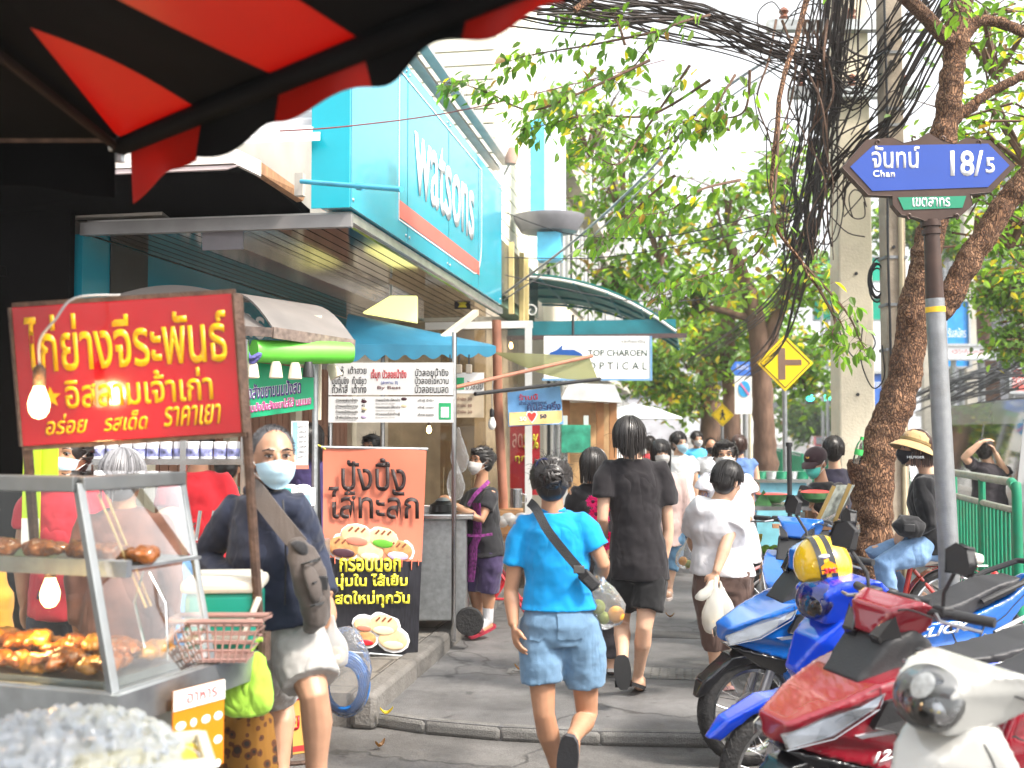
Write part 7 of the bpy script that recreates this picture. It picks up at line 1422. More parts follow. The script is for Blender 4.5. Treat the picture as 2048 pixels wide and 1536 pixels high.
mb = MB(); mb.box((0, 0, .17), (.26, .24, .34)); mb.build('box', CY, cn, smooth=False, bevel=.005); mb = MB(); mb.box((0, 0, .31), (.263, .243, .05)); mb.box((0, 0, .03), (.263, .243, .03)); mb.build('band', M('carton_red', (.5, .03, .03), .6), cn, smooth=False)
text(cn, 'ไทย', (-.07, -.1225, .13), (1, 0, 0), (0, 0, 1), .13, .11, M('text_red', None), bold=.02)
mb = MB(); mb.ell((0, 0, .05), (.07, .05, .06), None, 8, 6); o = mb.build('brick', M('brick_red', (.3, .1, .06), .9, bump=.4), None, disp=.04, dsz=.05, sub=1); o.location = G(592, 1478, -.08); tag(o, 'broken red brick on the ground beside the carton', 'brick')
bs = thing('batik_skirt', 'brown patterned batik cloth draped over a seat under the cart', 'cloth', G(470, 1600, -.08)); 
def batik():
    m = M('batik_cloth', (.2, .085, .015), .9, var=.4, sc=10); nt = m.node_tree; b = nt.nodes['Principled BSDF']; N = nt.nodes.new; L = nt.links.new
    tc = N('ShaderNodeTexCoord'); vo = N('ShaderNodeTexVoronoi'); vo.inputs['Scale'].default_value = 26; L(tc.outputs['Object'], vo.inputs['Vector']); wv = N('ShaderNodeTexNoise'); wv.inputs['Scale'].default_value = 5; L(tc.outputs['Object'], wv.inputs['Vector'])
    ad = N('ShaderNodeMath'); L(vo.outputs['Distance'], ad.inputs[0]); L(wv.outputs[0], ad.inputs[1]); cr = N('ShaderNodeValToRGB'); L(ad.outputs[0], cr.inputs[0]); e = cr.color_ramp.elements; e[0].position = .55; e[0].color = (.02, .012, .008, 1); e[1].position = .95; e[1].color = (.2, .09, .01, 1); q = e.new(.75); q.color = (.08, .025, .006, 1); cr.color_ramp.interpolation = 'CONSTANT'; L(cr.outputs[0], b.inputs['Base Color']); return m
mb = MB(); p = W(490, 1440, 4.55)-bs.location; mb.loft([(V((p.x, p.y, 0)), RV*.16, FH*.12), (V((p.x, p.y, .2)), RV*.15, FH*.11), (V((p.x, p.y, .45)), RV*.13, FH*.1), (V((p.x, p.y, .62)), RV*.1, FH*.09)], 24); mb.build('cloth', batik(), bs, sub=1, disp=.06, dsz=.06)
st_ = thing('stool', 'small metal stool with round base ring behind the masked man', 'stool', G(577, 1515, -.08))
mb = MB(); h_ = W(577, 1372, 5.45).z+.08; mb.tube([(0, 0, 0), (0, 0, h_)], .022, 10); mb.build('leg', RUST, st_); mb = MB(); mb.tube([(.19*cos(t), .14*sin(t), .01) for t in [2*PI*i/28 for i in range(29)]], .012, 6); mb.build('base_ring', RUST, st_); mb = MB(); mb.lathe([(0, 0), (.17, 0), (.17, .03), (0, .03)], (0, 0, h_), 24); mb.build('seat', BLK, st_)
hs_ = thing('hose_bag', 'clear plastic bag holding a blue coiled hose beside the kerb', 'hose', G(688, 1425, -.08)); k = 5.6/2200; HB_ = M('hose_blue', (.01, .13, .42), .35)
c = W(690, 1370, 5.9)-hs_.location
for i in range(6):
    mb = MB(); r = .085+.008*i; mb.tube([c+RV*(cos(t)*r*1.0)+ZU*(sin(t)*r*1.35)+FH*(.012*(i-3)) for t in [2*PI*j/30 for j in range(31)]], .0095, 7); mb.build('hose_loop', HB_, hs_)
mb = MB(); mb.loft([(c-ZU*.17, RV*.1, FH*.05), (c, RV*.15, FH*.07), (c+ZU*.17, RV*.13, FH*.06), (c+ZU*.33, RV*.06, FH*.03)], 18); mb.build('film', bag_mat2(), hs_, sub=1, disp=.06, dsz=.07)
# ice heap and yellow crate
ic = thing('ice_bowl', 'steel bowl heaped with crushed ice nearest the camera', 'ice', W(70, 1536, 2.6)); ICE = glass('ice', (.95, .97, 1), .35, .08, milky=.55, milk=(.55, .6, .66), bump=14)
mb = MB(); c = W(120, 1560, 2.55)-ic.location; mb.lathe([(.02, -.2), (.22, -.18), (.32, 0), (.33, .01), (.3, 0), (.2, -.16), (0, -.18)], c, 28); mb.build('bowl', STEEL, ic)
mb = MB(); mb.ell(c+V((0, 0, -.02)), (.29, .29, .15), None, 14, 8); rnd = random.Random(4)
for i in range(1100):
    a = rnd.uniform(0, 2*PI); r = rnd.random()**.6; p = c+V((cos(a)*.28*r, sin(a)*.28*r, .135*(1-r*r)**.5+rnd.uniform(-.02, .02))); ax_ = V((rnd.gauss(0, 1), rnd.gauss(0, 1), rnd.gauss(0, 1))).normalized(); b_ = ax_.orthogonal().normalized(); mb.box(p, (rnd.uniform(.006, .03), rnd.uniform(.006, .022), rnd.uniform(.005, .02)), ax=(ax_, b_, ax_.cross(b_)))
o = mb.build('crushed_ice', ICE, ic, remesh=.006, sm=2); tag(o, None, None, None, 'stuff')
yc = thing('crate', 'yellow plastic crate with white rim beside the ice', 'crate', W(330, 1540, 2.6), YAW+.35); YC = M('crate_yellow', (.7, .55, .02), .4)
mb = MB(); mb.box((-.06, .1, -.1), (.3, .24, .2)); mb.build('body', YC, yc, smooth=False, bevel=.01); mb = MB(); 
for (a, b) in (((-.22, -.03), (.1, -.03)), ((.1, -.03), (.1, .23)), ((.1, .23), (-.22, .23)), ((-.22, .23), (-.22, -.03))): mb.bar((a[0], a[1], .01), (b[0], b[1], .01), .025, .03)
mb.build('rim', CBW, yc, smooth=False, bevel=.005)
# vertical green poster at far left
gp = thing('lime_poster', 'lime green price poster standing at the far left behind the cabinet', 'poster', W(64, 1125, 5.0), YAW); k = 5.0/2200
mb = MB(); mb.box2((-.05, 0, 0), (.03, .01, 480*k*.5)); mb.box2((.0, .02, 195*k*.0+.35), (.1, .03, .62)); mb.build('sheet', M('poster_lime', (.4, .6, .02), .5), gp, smooth=False)
mb = MB(); mb.box2((-.05, -.004, .02), (.03, -.001, .2)); mb.build('lower_sheet', WHT, gp, smooth=False); text(gp, '64.-', (-.045, -.006, .04), (1, 0, 0), (0, 0, 1), .06, .03, M('text_red', None)); text(gp, 'สด', (.04, .018, .55), (1, 0, 0), (0, 0, 1), .05, .04, BLK)
# steel rack with cans behind the cart
rk = thing('steel_rack', 'stainless rack behind the cart with a shelf of cans', 'rack', W(250, 1150, 5.6), YAW)
kx = 5.6/2200; X0, X1 = (175-250)*kx*1.0, (486-250)*kx; zz = (1150-918)*kx; z2 = (1150-1010)*kx
for x in (X0, X1, (338-250)*kx*1.3): mb = MB(); mb.box((x, 0, .25), (.03, .03, 1.9)); mb.build('post', STEEL, rk, smooth=False)
mb = MB(); mb.box(((X0+X1)/2, .1, zz-.015), (X1-X0, .26, .03)); mb.build('shelf', STEEL, rk, smooth=False); mb = MB(); mb.box(((X0+X1)/2, .1, z2-.2), (X1-X0, .3, .02)); mb.build('shelf', STEEL, rk, smooth=False)
for i in range(5): mb = MB(); x = .22+.07*i; mb.tube([(x, .0, z2-.18), (x+.02, 0, z2-.03)], .01, 6); mb.build('peg', STEEL, rk)
CANW = M('can_white', (.68, .68, .7), .3, var=.1, sc=20); CANL = M('can_label', (.25, .27, .5), .4, var=.8, sc=30)
rk_m = Matrix.Translation(rk.location) @ Matrix.Rotation(YAW, 4, 'Z')
for i in range(11):
    cnn = thing('milk_can', 'white and violet condensed milk can standing in the row on the steel rack', 'can', rk_m @ V((X0+.04+i*.069, .03, zz)), R_(0, 3), 'cans on the rack')
    mb = MB(); mb.lathe([(0, 0), (.031, 0), (.032, .003), (.032, .085), (.030, .088), (0, .086)], n=16); mb.build('can', CANW, cnn); mb = MB(); mb.lathe([(.0325, .012), (.0328, .014), (.0328, .05), (.0325, .052)], n=16); mb.build('label', CANL, cnn)
# ---- cart with grey canopy, green roll, banner
c2 = thing('snack_cart', 'market cart with grey canopy, rolled green blind and green banner', 'food cart', GD(640, 6.6, .115), YAW)
L2 = lambda x, y, d: lc(c2, W(x, y, d))
GCAN = M('canopy_grey', (.17, .155, .145), .6, var=.12, sc=4, dirt=.3, dirtcol=(.18, .15, .13)); LIMR = M('blind_green', (.12, .52, .05), .45, var=.12, sc=6)
A_, B_, C_, D_ = L2(440, 590, 6.9), L2(600, 612, 7.4), L2(708, 690, 6.4), L2(545, 665, 5.9)
mb = MB(); mb.sheet(10, 10, lambda u, v: A_.lerp(B_, u).lerp(D_.lerp(C_, u), v)+V((0, 0, .10*sin(PI*v*.9))), (0, 0, -.015)); mb.build('canopy', GCAN, c2)
mb = MB(); E_ = L2(460, 660, 5.95); mb.sheet(6, 6, lambda u, v: A_.lerp(D_, v).lerp(E_.lerp(D_, v), u)+V((0, 0, .0)), (0, .01, 0)); mb.build('side_panel', GCAN, c2)
mb = MB(); mb.sheet(24, 2, lambda u, v: L2(190+310*u, 604-34*sin(PI*u)*(v)+(v-1)*-0, 6.9), (0, .02, 0)); mb.build('rear_arch', GCAN, c2)
mb = MB(); mb.bar(D_, C_, .02, .06); mb.bar(D_, E_, .02, .05); mb.build('edge', M('edge_brown', (.16, .12, .1), .6, var=.5, sc=30), c2, smooth=False)
mb = MB(); a, b = L2(508, 702, 5.95), L2(700, 706, 6.3); mb.tube([a, a.lerp(b, .33)+V((0, 0, -.004)), a.lerp(b, .66), b], [.062, .066, .066, .06], 16); mb.build('rolled_blind', LIMR, c2, disp=.012, dsz=.06)
mb = MB(); mb.tube(smooth_path([L2(490, 690, 5.9), L2(500, 715, 5.88), L2(520, 708, 5.9), L2(505, 725, 5.9), L2(492, 712, 5.9)]), .012, 6); mb.build('rope', M('rope_violet', (.1, .1, .3), .9, bump=.5), c2)
GBN = M('banner_green', (.0, .32, .14), .45, var=.3, sc=3); VIO = M('text_violet', (.07, .01, .2), .5); MAG = M('text_magenta', (.6, .01, .25), .5)
a, b, c_, d_ = L2(486, 838, 6.0), L2(627, 818, 6.35), L2(627, 738, 6.35), L2(486, 722, 6.0)
mb = MB(); mb.sheet(2, 2, lambda u, v: a.lerp(b, u).lerp(d_.lerp(c_, u), v), (0, .01, 0)); mb.build('banner', GBN, c2, smooth=False)
Xb = (b-a).normalized(); Yb = V((0, 0, 1)); wb_ = (b-a).length; nb = Xb.cross(Yb)*.004
text(c2, 'ปังสังขยาขนมปังสด', a+Xb*.0+Yb*.10+nb, Xb, Yb, wb_*.8, .085, WSG, bold=.05); text(c2, 'ปังสังขยาขนมปังสด', a+Xb*.0+Yb*.10+nb*1.7, Xb, Yb, wb_*.8, .085, VIO, bold=.012)
text(c2, 'ขนมปังปิ้งสังขยาใส่ไส้ นมเนย', a+Xb*.0+Yb*.03+nb, Xb, Yb, wb_*.95, .055, WSG, bold=.05); text(c2, 'ขนมปังปิ้งสังขยาใส่ไส้ นมเนย', a+Xb*.0+Yb*.03+nb*1.7, Xb, Yb, wb_*.95, .055, MAG, bold=.012)
for x, y in ((505, 742), (552, 742), (590, 744)):
    p = lc(c2, W(x, y, 5.92)); mb = MB(); mb.lathe([(.02, .05), (.028, .03), (.038, -.035), (.03, -.04), (0, -.03)], p, 14); mb.build('lamp_holder', CREAM, c2)
p = lc(c2, W(617, 742, 6.05)); mb = MB(); mb.lathe([(.02, .05), (.026, .03), (.034, -.035), (0, -.035)], p, 14); mb.build('lamp_holder', BLK, c2); p = lc(c2, W(668, 744, 6.4)); mb = MB(); mb.lathe([(.02, .05), (.03, .03), (.04, -.035), (0, -.03)], p, 14, (V((1, 0, .5)).normalized(), V((0, 1, 0)), V((-.5, 0, 1)).normalized())); mb.build('lamp_holder', CREAM, c2)
for (x0, x1, dd) in ((632, 638, 6.4),): mb = MB(); p = lc(c2, W(630, 860, dd)); mb.tube([(p.x, p.y, 0), (p.x, p.y, 2.1)], .018, 8); mb.build('post', STEEL2, c2); mb = MB(); p = lc(c2, W(633, 860, dd+.1)); mb.box((p.x, p.y, 1.9), (.05, .03, .62)); mb.build('upright', CREAM, c2, smooth=False)
mb = MB(); p0, p1 = L2(560, 1150, 6.7), L2(630, 1150, 6.7); mb.box2((p0.x-.5, p0.y, 0), (p1.x, p0.y+.55, .82)); mb.build('body', STEEL2, c2, smooth=False)
# notices taped on the cart
nt_ = thing('notice', 'white and blue price notice sheets taped beside the masked man', 'notice', W(590, 930, 6.25), YAW); k = 6.25/2200
mb = MB(); mb.box2((-8*k, 0, 0), (26*k, .004, 88*k)); mb.build('sheet', WSG, nt_, smooth=False); mb = MB(); mb.box2((-4*k, -.004, 10*k), (5*k, -.001, 86*k)); mb.build('blue_strip', M('paper_blue', (.3, .6, .8), .6), nt_, smooth=False)
for i in range(7): text(nt_, ['มัทฉะ 45', 'ชาเย็น 30', 'นมสด 35', 'โกโก้ 40', 'กาแฟ 40', 'ชาเขียว 35', 'น้ำผึ้ง 35'][i], (7*k, -.004, (75-i*10)*k), (1, 0, 0), (0, 0, 1), 16*k, 5*k, BLK)
mb = MB(); mb.box2((-8*k, -.003, -8*k), (27*k, .006, 0)); mb.build('lower_strip', M('paper_coral', (.6, .2, .15), .6), nt_, smooth=False)
bp = thing('blue_poster', 'pale blue poster with a red heart leaning behind the masked man', 'poster', W(605, 1090, 5.6), YAW, None); k = 5.6/2200
mb = MB(); mb.prism([(-8*k, 0), (28*k, 0), (14*k, 100*k), (-14*k, 100*k)], lambda a, b: (a, 0, b), lambda a, b: (a, -.006, b)); mb.build('sheet', M('paper_sky', (.35, .6, .75), .5), bp, smooth=False); text(bp, 'ร้านนี้', (-4*k, -.007, 35*k), (1, .0, 0), (0, 0, 1), 20*k, 14*k, M('text_red', None)); text(bp, 'คนละครึ่ง', (-3*k, -.007, 10*k), (1, 0, 0), (0, 0, 1), 24*k, 14*k, M('text_blue', None))
# ---- orange and black bun banner
bn = thing('banner', 'tall orange and black banner advertising grilled buns standing on the kerb', 'banner', W(730, 1310, 7.4)); tl0, tr0, brr, bll = [W(x, y, d)-bn.location for x, y, d in ((645, 896, 7.35), (853, 900, 7.5), (835, 1314, 7.5), (648, 1300, 7.35))]
ORB = M('banner_orange', (.62, .18, .11), .42, var=.06, sc=4); KBN = M('banner_black', (.018, .018, .024), .35, var=.5, sc=14, stretch=(8, 8, .6))
def bq_(u, v): return bll.lerp(brr, u).lerp(tl0.lerp(tr0, u), v)+FH*(.012*sin(v*9+u*2)+.006*sin(u*7))
split = .46
mb = MB(); mb.sheet(14, 12, lambda u, v: bq_(u, split+(1-split)*v), FH*.004); mb.build('upper_sheet', ORB, bn); mb = MB(); mb.sheet(14, 12, lambda u, v: bq_(u, split*v), FH*.004); mb.build('lower_sheet', KBN, bn)
mb = MB()
for i, (u, l) in enumerate(((.03, .07), (.12, .03), (.2, .015), (.8, .03), (.9, .04), (.97, .02))): mb.tube([bq_(u, split+.01)-FH*.0045, bq_(u, split-l)-FH*.0045], [.02, .008], 8, True, .12)
mb.build('drip', ORB, bn)
mb = MB(); mb.tube([tl0+V((-.01, 0, .006)), tr0+V((.01, 0, .006))], .01, 8); mb.tube([bll, brr], .007, 8); mb.build('rail', STEEL2, bn)
Xn = (brr-bll).normalized(); wbn = (tr0-tl0).length; hbn = (tl0-bll).length
def bt_(s_, u0, v0, u1, v1, mat, bold=.015, off=.02, name='lettering'): a = bq_(u0, v0); text(bn, s_, V((bll.lerp(tl0, v0)+ (brr-bll)*u0))-FH*off, (tr0-tl0), tl0-bll, wbn*(u1-u0), hbn*(v1-v0), mat, bold=bold, ext=.004, name=name)
TBK = M('text_brown_black', (.025, .012, .012), .6); TYL = M('text_yellow', (.85, .75, .05), .5)
bt_('ปังปิ้ง', .20, .80, .82, .965, TBK, .016); bt_('ไส้ทะลัก', .06, .655, .93, .815, TBK, .016)
bt_('กรอบนอก', .17, .395, .76, .465, TYL, .03); bt_('นุ่มใน ไส้เยิ้ม', .13, .305, .82, .385, TYL, .03); bt_('สดใหม่ทุกวัน', .12, .215, .84, .30, TYL, .03)
def bun(u, v, s_, c1, c2_, grill=False):
    p = bll+(brr-bll)*u+(tl0-bll)*v-FH*.018; A3 = (Xn, FH, ZU); mb = MB(); mb.ell(p, (s_, .006, s_*.72), A3, 18, 8); b_ = mb.build('bun', c1, bn); mb = MB(); mb.ell(p-ZU*s_*.35-FH*.004, (s_*.72, .005, s_*.3), A3, 14, 6); mb.build('filling', c2_, b_)
    if grill:
        mb = MB()
        for i in range(3): mb.bar(p+Xn*(-.5+i*.4)*s_+ZU*s_*.25-FH*.0075, p+Xn*(-.25+i*.4)*s_+ZU*s_*.52-FH*.006, .003, s_*.13)
        mb.build('grill_mark', M('grill_brown', (.2, .06, .02), .6), b_, smooth=False)
BUN = M('bun_gold', (.72, .5, .28), .5, var=.2, sc=22); BUN2 = M('bun_brown', (.5, .24, .09), .5, var=.4, sc=22); F1 = M('fill_coral', (.55, .18, .12), .4); F2 = M('fill_green', (.12, .4, .03), .4); F3 = M('fill_dark', (.06, .02, .03), .4); F4 = M('fill_cream', (.75, .62, .4), .4); F5 = M('fill_violet', (.5, .4, .6), .4)
mb = MB()
for (u, v, s_) in ((.22, .52, .12), (.36, .575, .12), (.64, .575, .12), (.8, .53, .115), (.5, .51, .11)): mb.ell(bll+(brr-bll)*u+(tl0-bll)*v-FH*.008, (s_, .004, s_*.78), (Xn, FH, ZU), 20, 6)
mb.build('cut_out', WSG, bn)
bun(.22, .52, .105, BUN2, F3, True); bun(.8, .53, .1, BUN2, F5, True); bun(.36, .585, .105, BUN, F1, True); bun(.64, .585, .1, BUN, F2, True); bun(.5, .51, .09, BUN, F4)
mb = MB()
for (u, v, s_) in ((.43, .145, .085), (.64, .15, .115), (.45, .075, .085), (.74, .08, .115)): mb.ell(bll+(brr-bll)*u+(tl0-bll)*v-FH*.008, (s_, .004, s_*.8), (Xn, FH, ZU), 20, 6)
mb.build('cut_out', WSG, bn)
bun(.43, .145, .07, BUN, F1); bun(.64, .15, .1, BUN, F4, True); bun(.45, .075, .07, BUN2, M('text_red', None)); bun(.74, .08, .1, BUN, F4)
mb = MB(); mb.tube([tl0+V((-.03, .02, .1))-RV*.02, bll+V((-.02, .02, 0))], .018, 8); mb.build('stand', BLK, bn); mb = MB(); mb.tube([tl0+RV*-.05+ZU*.03, tl0+RV*.01, tl0+RV*.02-ZU*.01], .006, 5); mb.build('tie', M('tie_yellow', (.7, .6, .05), .6), bn)
# ---- dumpling dessert stall with the white menu board and blue scalloped awning
ds = thing('dessert_stall', 'dessert stall with blue scalloped awning and white menu boards', 'food stall', GD(820, 8.6, .115), YAW)
L3 = lambda x, y, d: lc(ds, W(x, y, d)); BLA = M('awning_blue', (.012, .16, .27), .6, var=.15, sc=5)
P0, P1, Q0, Q1 = L3(688, 690, 8.0), L3(992, 694, 8.9), L3(700, 632, 9.3), L3(980, 690, 9.3)
def dsa(u, v): return P0.lerp(P1, u).lerp(Q0.lerp(Q1, u), v)+V((0, 0, .09*sin(PI*v)*(1-u)))
mb = MB(); mb.sheet(30, 8, dsa, (0, 0, .008)); mb.build('awning', BLA, ds)
mb = MB(); mb.sheet(56, 4, lambda u, v: dsa(u, 0)-V((0, .01, (.07+.055*abs(sin(u*PI*8)))*v*(1-.35*u))), (0, .006, 0)); mb.build('valance', BLA, ds)
WBD = M('menu_white', (.8, .79, .77), .45, var=.03)
k8 = 8.0/2200; m0 = L3(657, 790, 8.0)
def mpt(x, y): p = L3(x, y, 8.0); return V((p.x, m0.y, p.z))
for (x0, y0, x1, y1) in ((657, 790, 907, 725), (657, 845, 907, 793)):
    a, b = mpt(x0, y0), mpt(x1, y1); mb = MB(); mb.box2((a.x, a.y, a.z), (b.x, a.y+.012, b.z)); mb.build('menu_board', WBD, ds, smooth=False)
def mt(s_, x0, y0, x1, y1, mat=BLK, bold=.006): a, b = mpt(x0, y1), mpt(x1, y0); text(ds, s_, (a.x, a.y-.003, a.z), (1, 0, 0), (0, 0, 1), b.x-a.x, b.z-a.z, mat, bold=bold)
mt('เต้าหู้  เต้าฮวย', 664, 732, 733, 752); mt('มันต้มขิง  ถั่วเขียว', 664, 752, 733, 768); mt('ถั่วห้าสี  เต้าทึง', 664, 768, 733, 786); TR = M('text_red', None)
mt('เจ๊มุก บัวลอยน้ำขิง', 742, 738, 813, 762, TR, .02); mt('(สะพาน 3)', 762, 762, 796, 770, M('text_blue', None)); mt('By Best', 755, 772, 802, 780, M('text_brown', (.15, .03, .03), .5)); mt('บัวลอยน้ำขิง', 830, 736, 897, 752); mt('บัวลอยไข่หวาน', 830, 752, 897, 768); mt('บัวลอยนมสด', 830, 769, 897, 786)
rows = ['บัวลอยเผือกน้ำขิง', 'บัวลอยไข่หวาน', 'บัวลอยน้ำขิงนมสด', 'น้ำขิงไข่หวาน', 'บัวลอยน้ำขิง (ไส้งาดำ)', 'บัวลอยนมสด (ไส้งาดำ)', 'บัวลอยใส่เต้าหู้', 'เต้าหู้ น้ำขิง', 'เต้าหู้ นมสด', 'เต้าฮวย รวมมิตร']
for i in range(4): mt(rows[i], 672, 797+i*11.5, 716, 803+i*11.5); mt('bua loi with fresh ginger', 672, 804+i*11.5, 714, 806.5+i*11.5, M('text_grey', None), 0); mt(str(40+5*(i % 2)), 723, 797+i*11.5, 730, 802+i*11.5)
for i in range(3): mt(rows[4+i], 752, 797+i*14, 800, 804+i*14); mt(rows[7+i], 836, 798+i*14, 868, 804+i*14, M('text_grey', None)); mt('bua loi in soup', 752, 806+i*14, 790, 808.5+i*14, M('text_grey', None), 0)
a, b = mpt(878, 839), mpt(902, 806); mb = MB(); mb.box2((a.x, a.y-.004, a.z), (b.x, a.y-.001, b.z)); mb.build('pay_panel', M('pay_green', (.02, .4, .15), .5), ds, smooth=False)
a, b = mpt(882, 835), mpt(898, 814); mb = MB(); mb.box2((a.x, a.y-.007, a.z), (b.x, a.y-.0045, b.z)); mb.build('pay_window', WSG, ds, smooth=False)
for (x, y, m_) in ((728, 803, F3), (729, 818, F4), (728, 834, F5), (808, 798, F3), (808, 812, F4)): mb = MB(); q = mpt(x, y); mb.ell((q.x, q.y-.002, q.z), (.022, .004, .012), None, 10, 5); mb.build('dish_picture', m_, ds)
for x, d in ((908, 8.05), (765, 8.6), (660, 8.1)): mb = MB(); q = L3(x, 900, d); mb.tube([(q.x, q.y, 0), (q.x, q.y, 2.25)], .018, 8); mb.build('post', STEEL, ds)
mb = MB(); q = L3(860, 1060, 8.3); q2 = L3(905, 1060, 8.3); mb.box2((q.x-.75, q.y, .1), (q2.x+.1, q.y+.6, .86)); mb.build('counter', STEEL2, ds, smooth=False, bevel=.01); mb = MB(); mb.box2((q.x-.8, q.y-.05, .86), (q2.x+.16, q.y+.65, .9)); mb.build('counter_top', STEEL, ds, smooth=False, bevel=.008)
for x in (-.6, .2):
    mb = MB(); mb.lathe([(0, -.03), (.1, -.03), (.11, 0), (.1, .03), (0, .03)], (q.x+x+.1, q.y-.03, .1), 18, (V((1, 0, 0)), ZU, V((0, 1, 0)))); mb.build('wheel', RUB, ds)
mb = MB(); mb.box2((q.x+.1, q.y+.02, .9), (q2.x+.14, q.y+.06, 1.25)); mb.build('glass_screen', CG, ds, smooth=False)
pt = thing('pot', 'round black pot on the dessert stall counter', 'pot', W(886, 1035, 8.45)); mb = MB(); mb.lathe([(0, 0), (.07, .0), (.105, .05), (.1, .1), (.06, .12), (.062, .13), (0, .13)], n=20); mb.build('body', M('pot_black', (.01, .01, .01), .3), pt); mb = MB(); mb.lathe([(0, 0), (.06, .0), (.03, .02), (0, .025)], (0, 0, .13), 16); mb.build('lid', STEEL2, pt)
tn = thing('steamer_tin', 'tall steel canister standing on the snack table past the apron woman', 'tin', W(1032, 1015, 9.6)); mb = MB(); mb.lathe([(0, 0), (.055, 0), (.055, .16), (.05, .165), (0, .165)], n=20); mb.build('body', STEEL, tn); mb = MB(); mb.tube([(.055, 0, .12), (.09, 0, .11), (.09, 0, .05), (.055, 0, .04)], .006, 6); mb.build('handle', STEEL, tn)
tb_ = thing('snack_table', 'wooden snack table with red folding legs beside the apron woman', 'table', GD(1005, 9.5, 0), YAW); mb = MB(); mb.box((.05, .2, .72), (.55, .5, .05)); mb.build('tabletop', WOOD, tb_, smooth=False); mb = MB(); mb.box((-.02, .2, .85), (.4, .36, .2)); mb.build('crate', M('crate_wood', (.36, .19, .08), .7, var=.3, sc=5), tb_, smooth=False)
RLG = M('leg_red', (.5, .02, .03), .4)
for s_ in (-1, 1): mb = MB(); mb.tube([(-.2, .2+.2*s_, 0), (.25, .2+.2*s_, .7)], .015, 6); mb.build('leg', RLG, tb_); mb = MB(); mb.tube([(.25, .2+.2*s_, 0), (-.2, .2+.2*s_, .7)], .015, 6); mb.build('leg', RLG, tb_)
mb = MB(); mb.tube([(-.2, 0, .2), (.2, 0, .2)], .012, 6); mb.build('brace', RLG, tb_)
for i in range(5): mb = MB(); mb.ell((0, 0, .05), (.07, .05, .05)); o = mb.build('snack_bag', bag_mat(), None, disp=.03, dsz=.05); o.location = W(1004+i*13, 1055-6*(i % 2), 9.35); tag(o, 'small knotted bag of snacks piled on the wooden snack table', 'bag', 'snack bags')
o2 = thing('menu_board', 'brown and white menu board behind the steel post of the dessert stall', 'menu', W(910, 835, 8.9), YAW); k = 8.9/2200
mb = MB(); mb.box2((0, 0, 0), (58*k, .012, 90*k)); mb.build('panel', M('menu_beige', (.55, .45, .32), .5), o2, smooth=False); mb = MB(); mb.box2((0, -.003, 48*k), (58*k, -.0005, 90*k)); mb.build('header', WBD, o2, smooth=False); mb = MB(); mb.box2((3*k, -.006, 56*k), (18*k, -.0035, 80*k)); mb.build('pay_panel', M('pay_green', None), o2, smooth=False)
text(o2, 'บัวลอย', (22*k, -.006, 56*k), (1, 0, 0), (0, 0, 1), 33*k, 18*k, M('text_grey', None))
for i in range(3): text(o2, 'น้ำขิง 30', (4*k, -.004, (34-13*i)*k), (1, 0, 0), (0, 0, 1), 30*k, 7*k, M('text_brown', None))
for i, x in enumerate((900, 918, 938)):
    t = thing('clip_lamp', 'small grey clip lamp hanging under the blue awning', 'lamp', W(x, 738, 8.4), 0, 'clip lamps under the blue awning'); mb = MB(); mb.box((0, 0, 0), (.045, .03, .07)); mb.build('body', M('lamp_beige', (.35, .3, .24), .5), t, smooth=False, bevel=.006); mb = MB(); mb.tube([(0, 0, .03), (0, 0, .11)], .006, 5); mb.build('hook', BLK, t)
bulb('unlit white bulb hanging beside the copper pipe', W(984, 845, 9.0), 1.0, 0, [(984, 790, 9.0), (986, 760, 9.05)])
# folded clear awning on rods
ca = thing('folded_awning', 'rolled greenish clear plastic awning on two rusty rods', 'awning', W(1000, 740, 9.4)); q = [W(x, y, d)-ca.location for x, y, d in ((985, 704, 9.2), (1178, 712, 9.9), (1196, 760, 9.9), (1080, 752, 9.6))]
mb = MB(); mb.sheet(10, 8, lambda u, v: q[0].lerp(q[1], u).lerp(q[0].lerp(q[3], .3).lerp(q[2], u), v)-V((0, 0, .06*sin(PI*u)*v)), FH*.004); mb.build('film', glass('film_green', (.7, .72, .5), .25, .2, milky=.5, milk=(.42, .42, .24)), ca)
mb = MB(); mb.tube([W(905, 776, 8.6)-ca.location, W(1184, 712, 9.9)-ca.location], .016, 8); mb.build('rod', PIPE, ca); mb = MB(); mb.tube([W(950, 788, 8.6)-ca.location, W(1200, 758, 9.9)-ca.location], .016, 8); mb.build('rod', BLK, ca)
# half price banner
hb_ = thing('banner', 'small colourful discount banner with red heart tied under the rod', 'banner', W(1015, 852, 9.7)); q = [W(x, y, d)-hb_.location for x, y, d in ((1017, 853, 9.6), (1127, 848, 9.9), (1120, 772, 9.9), (1015, 785, 9.6))]
mb = MB(); mb.sheet(6, 6, lambda u, v: q[0].lerp(q[1], u).lerp(q[3].lerp(q[2], u), v)+FH*.01*sin(u*5), FH*.004); mb.build('sheet', M('banner_sky', (.12, .32, .62), .4, var=.3, sc=3), hb_); Xh = (q[1]-q[0]).normalized(); Yh = (q[3]-q[0]).normalized(); nh = -FH*.012; wh_ = (q[1]-q[0]).length; hh_ = (q[3]-q[0]).length
mb = MB(); mb.sheet(4, 4, lambda u, v: q[0]+Xh*wh_*(.02+.96*u)+Yh*hh_*(.03+.38*v)+nh*.7, FH*.002); mb.build('lower_panel', M('banner_cream', (.75, .55, .22), .5, var=.3, sc=6), hb_, smooth=False)
hp_ = [(0, -.045), (.03, -.015), (.048, .015), (.04, .036), (.02, .04), (0, .025), (-.02, .04), (-.04, .036), (-.048, .015), (-.03, -.015)]
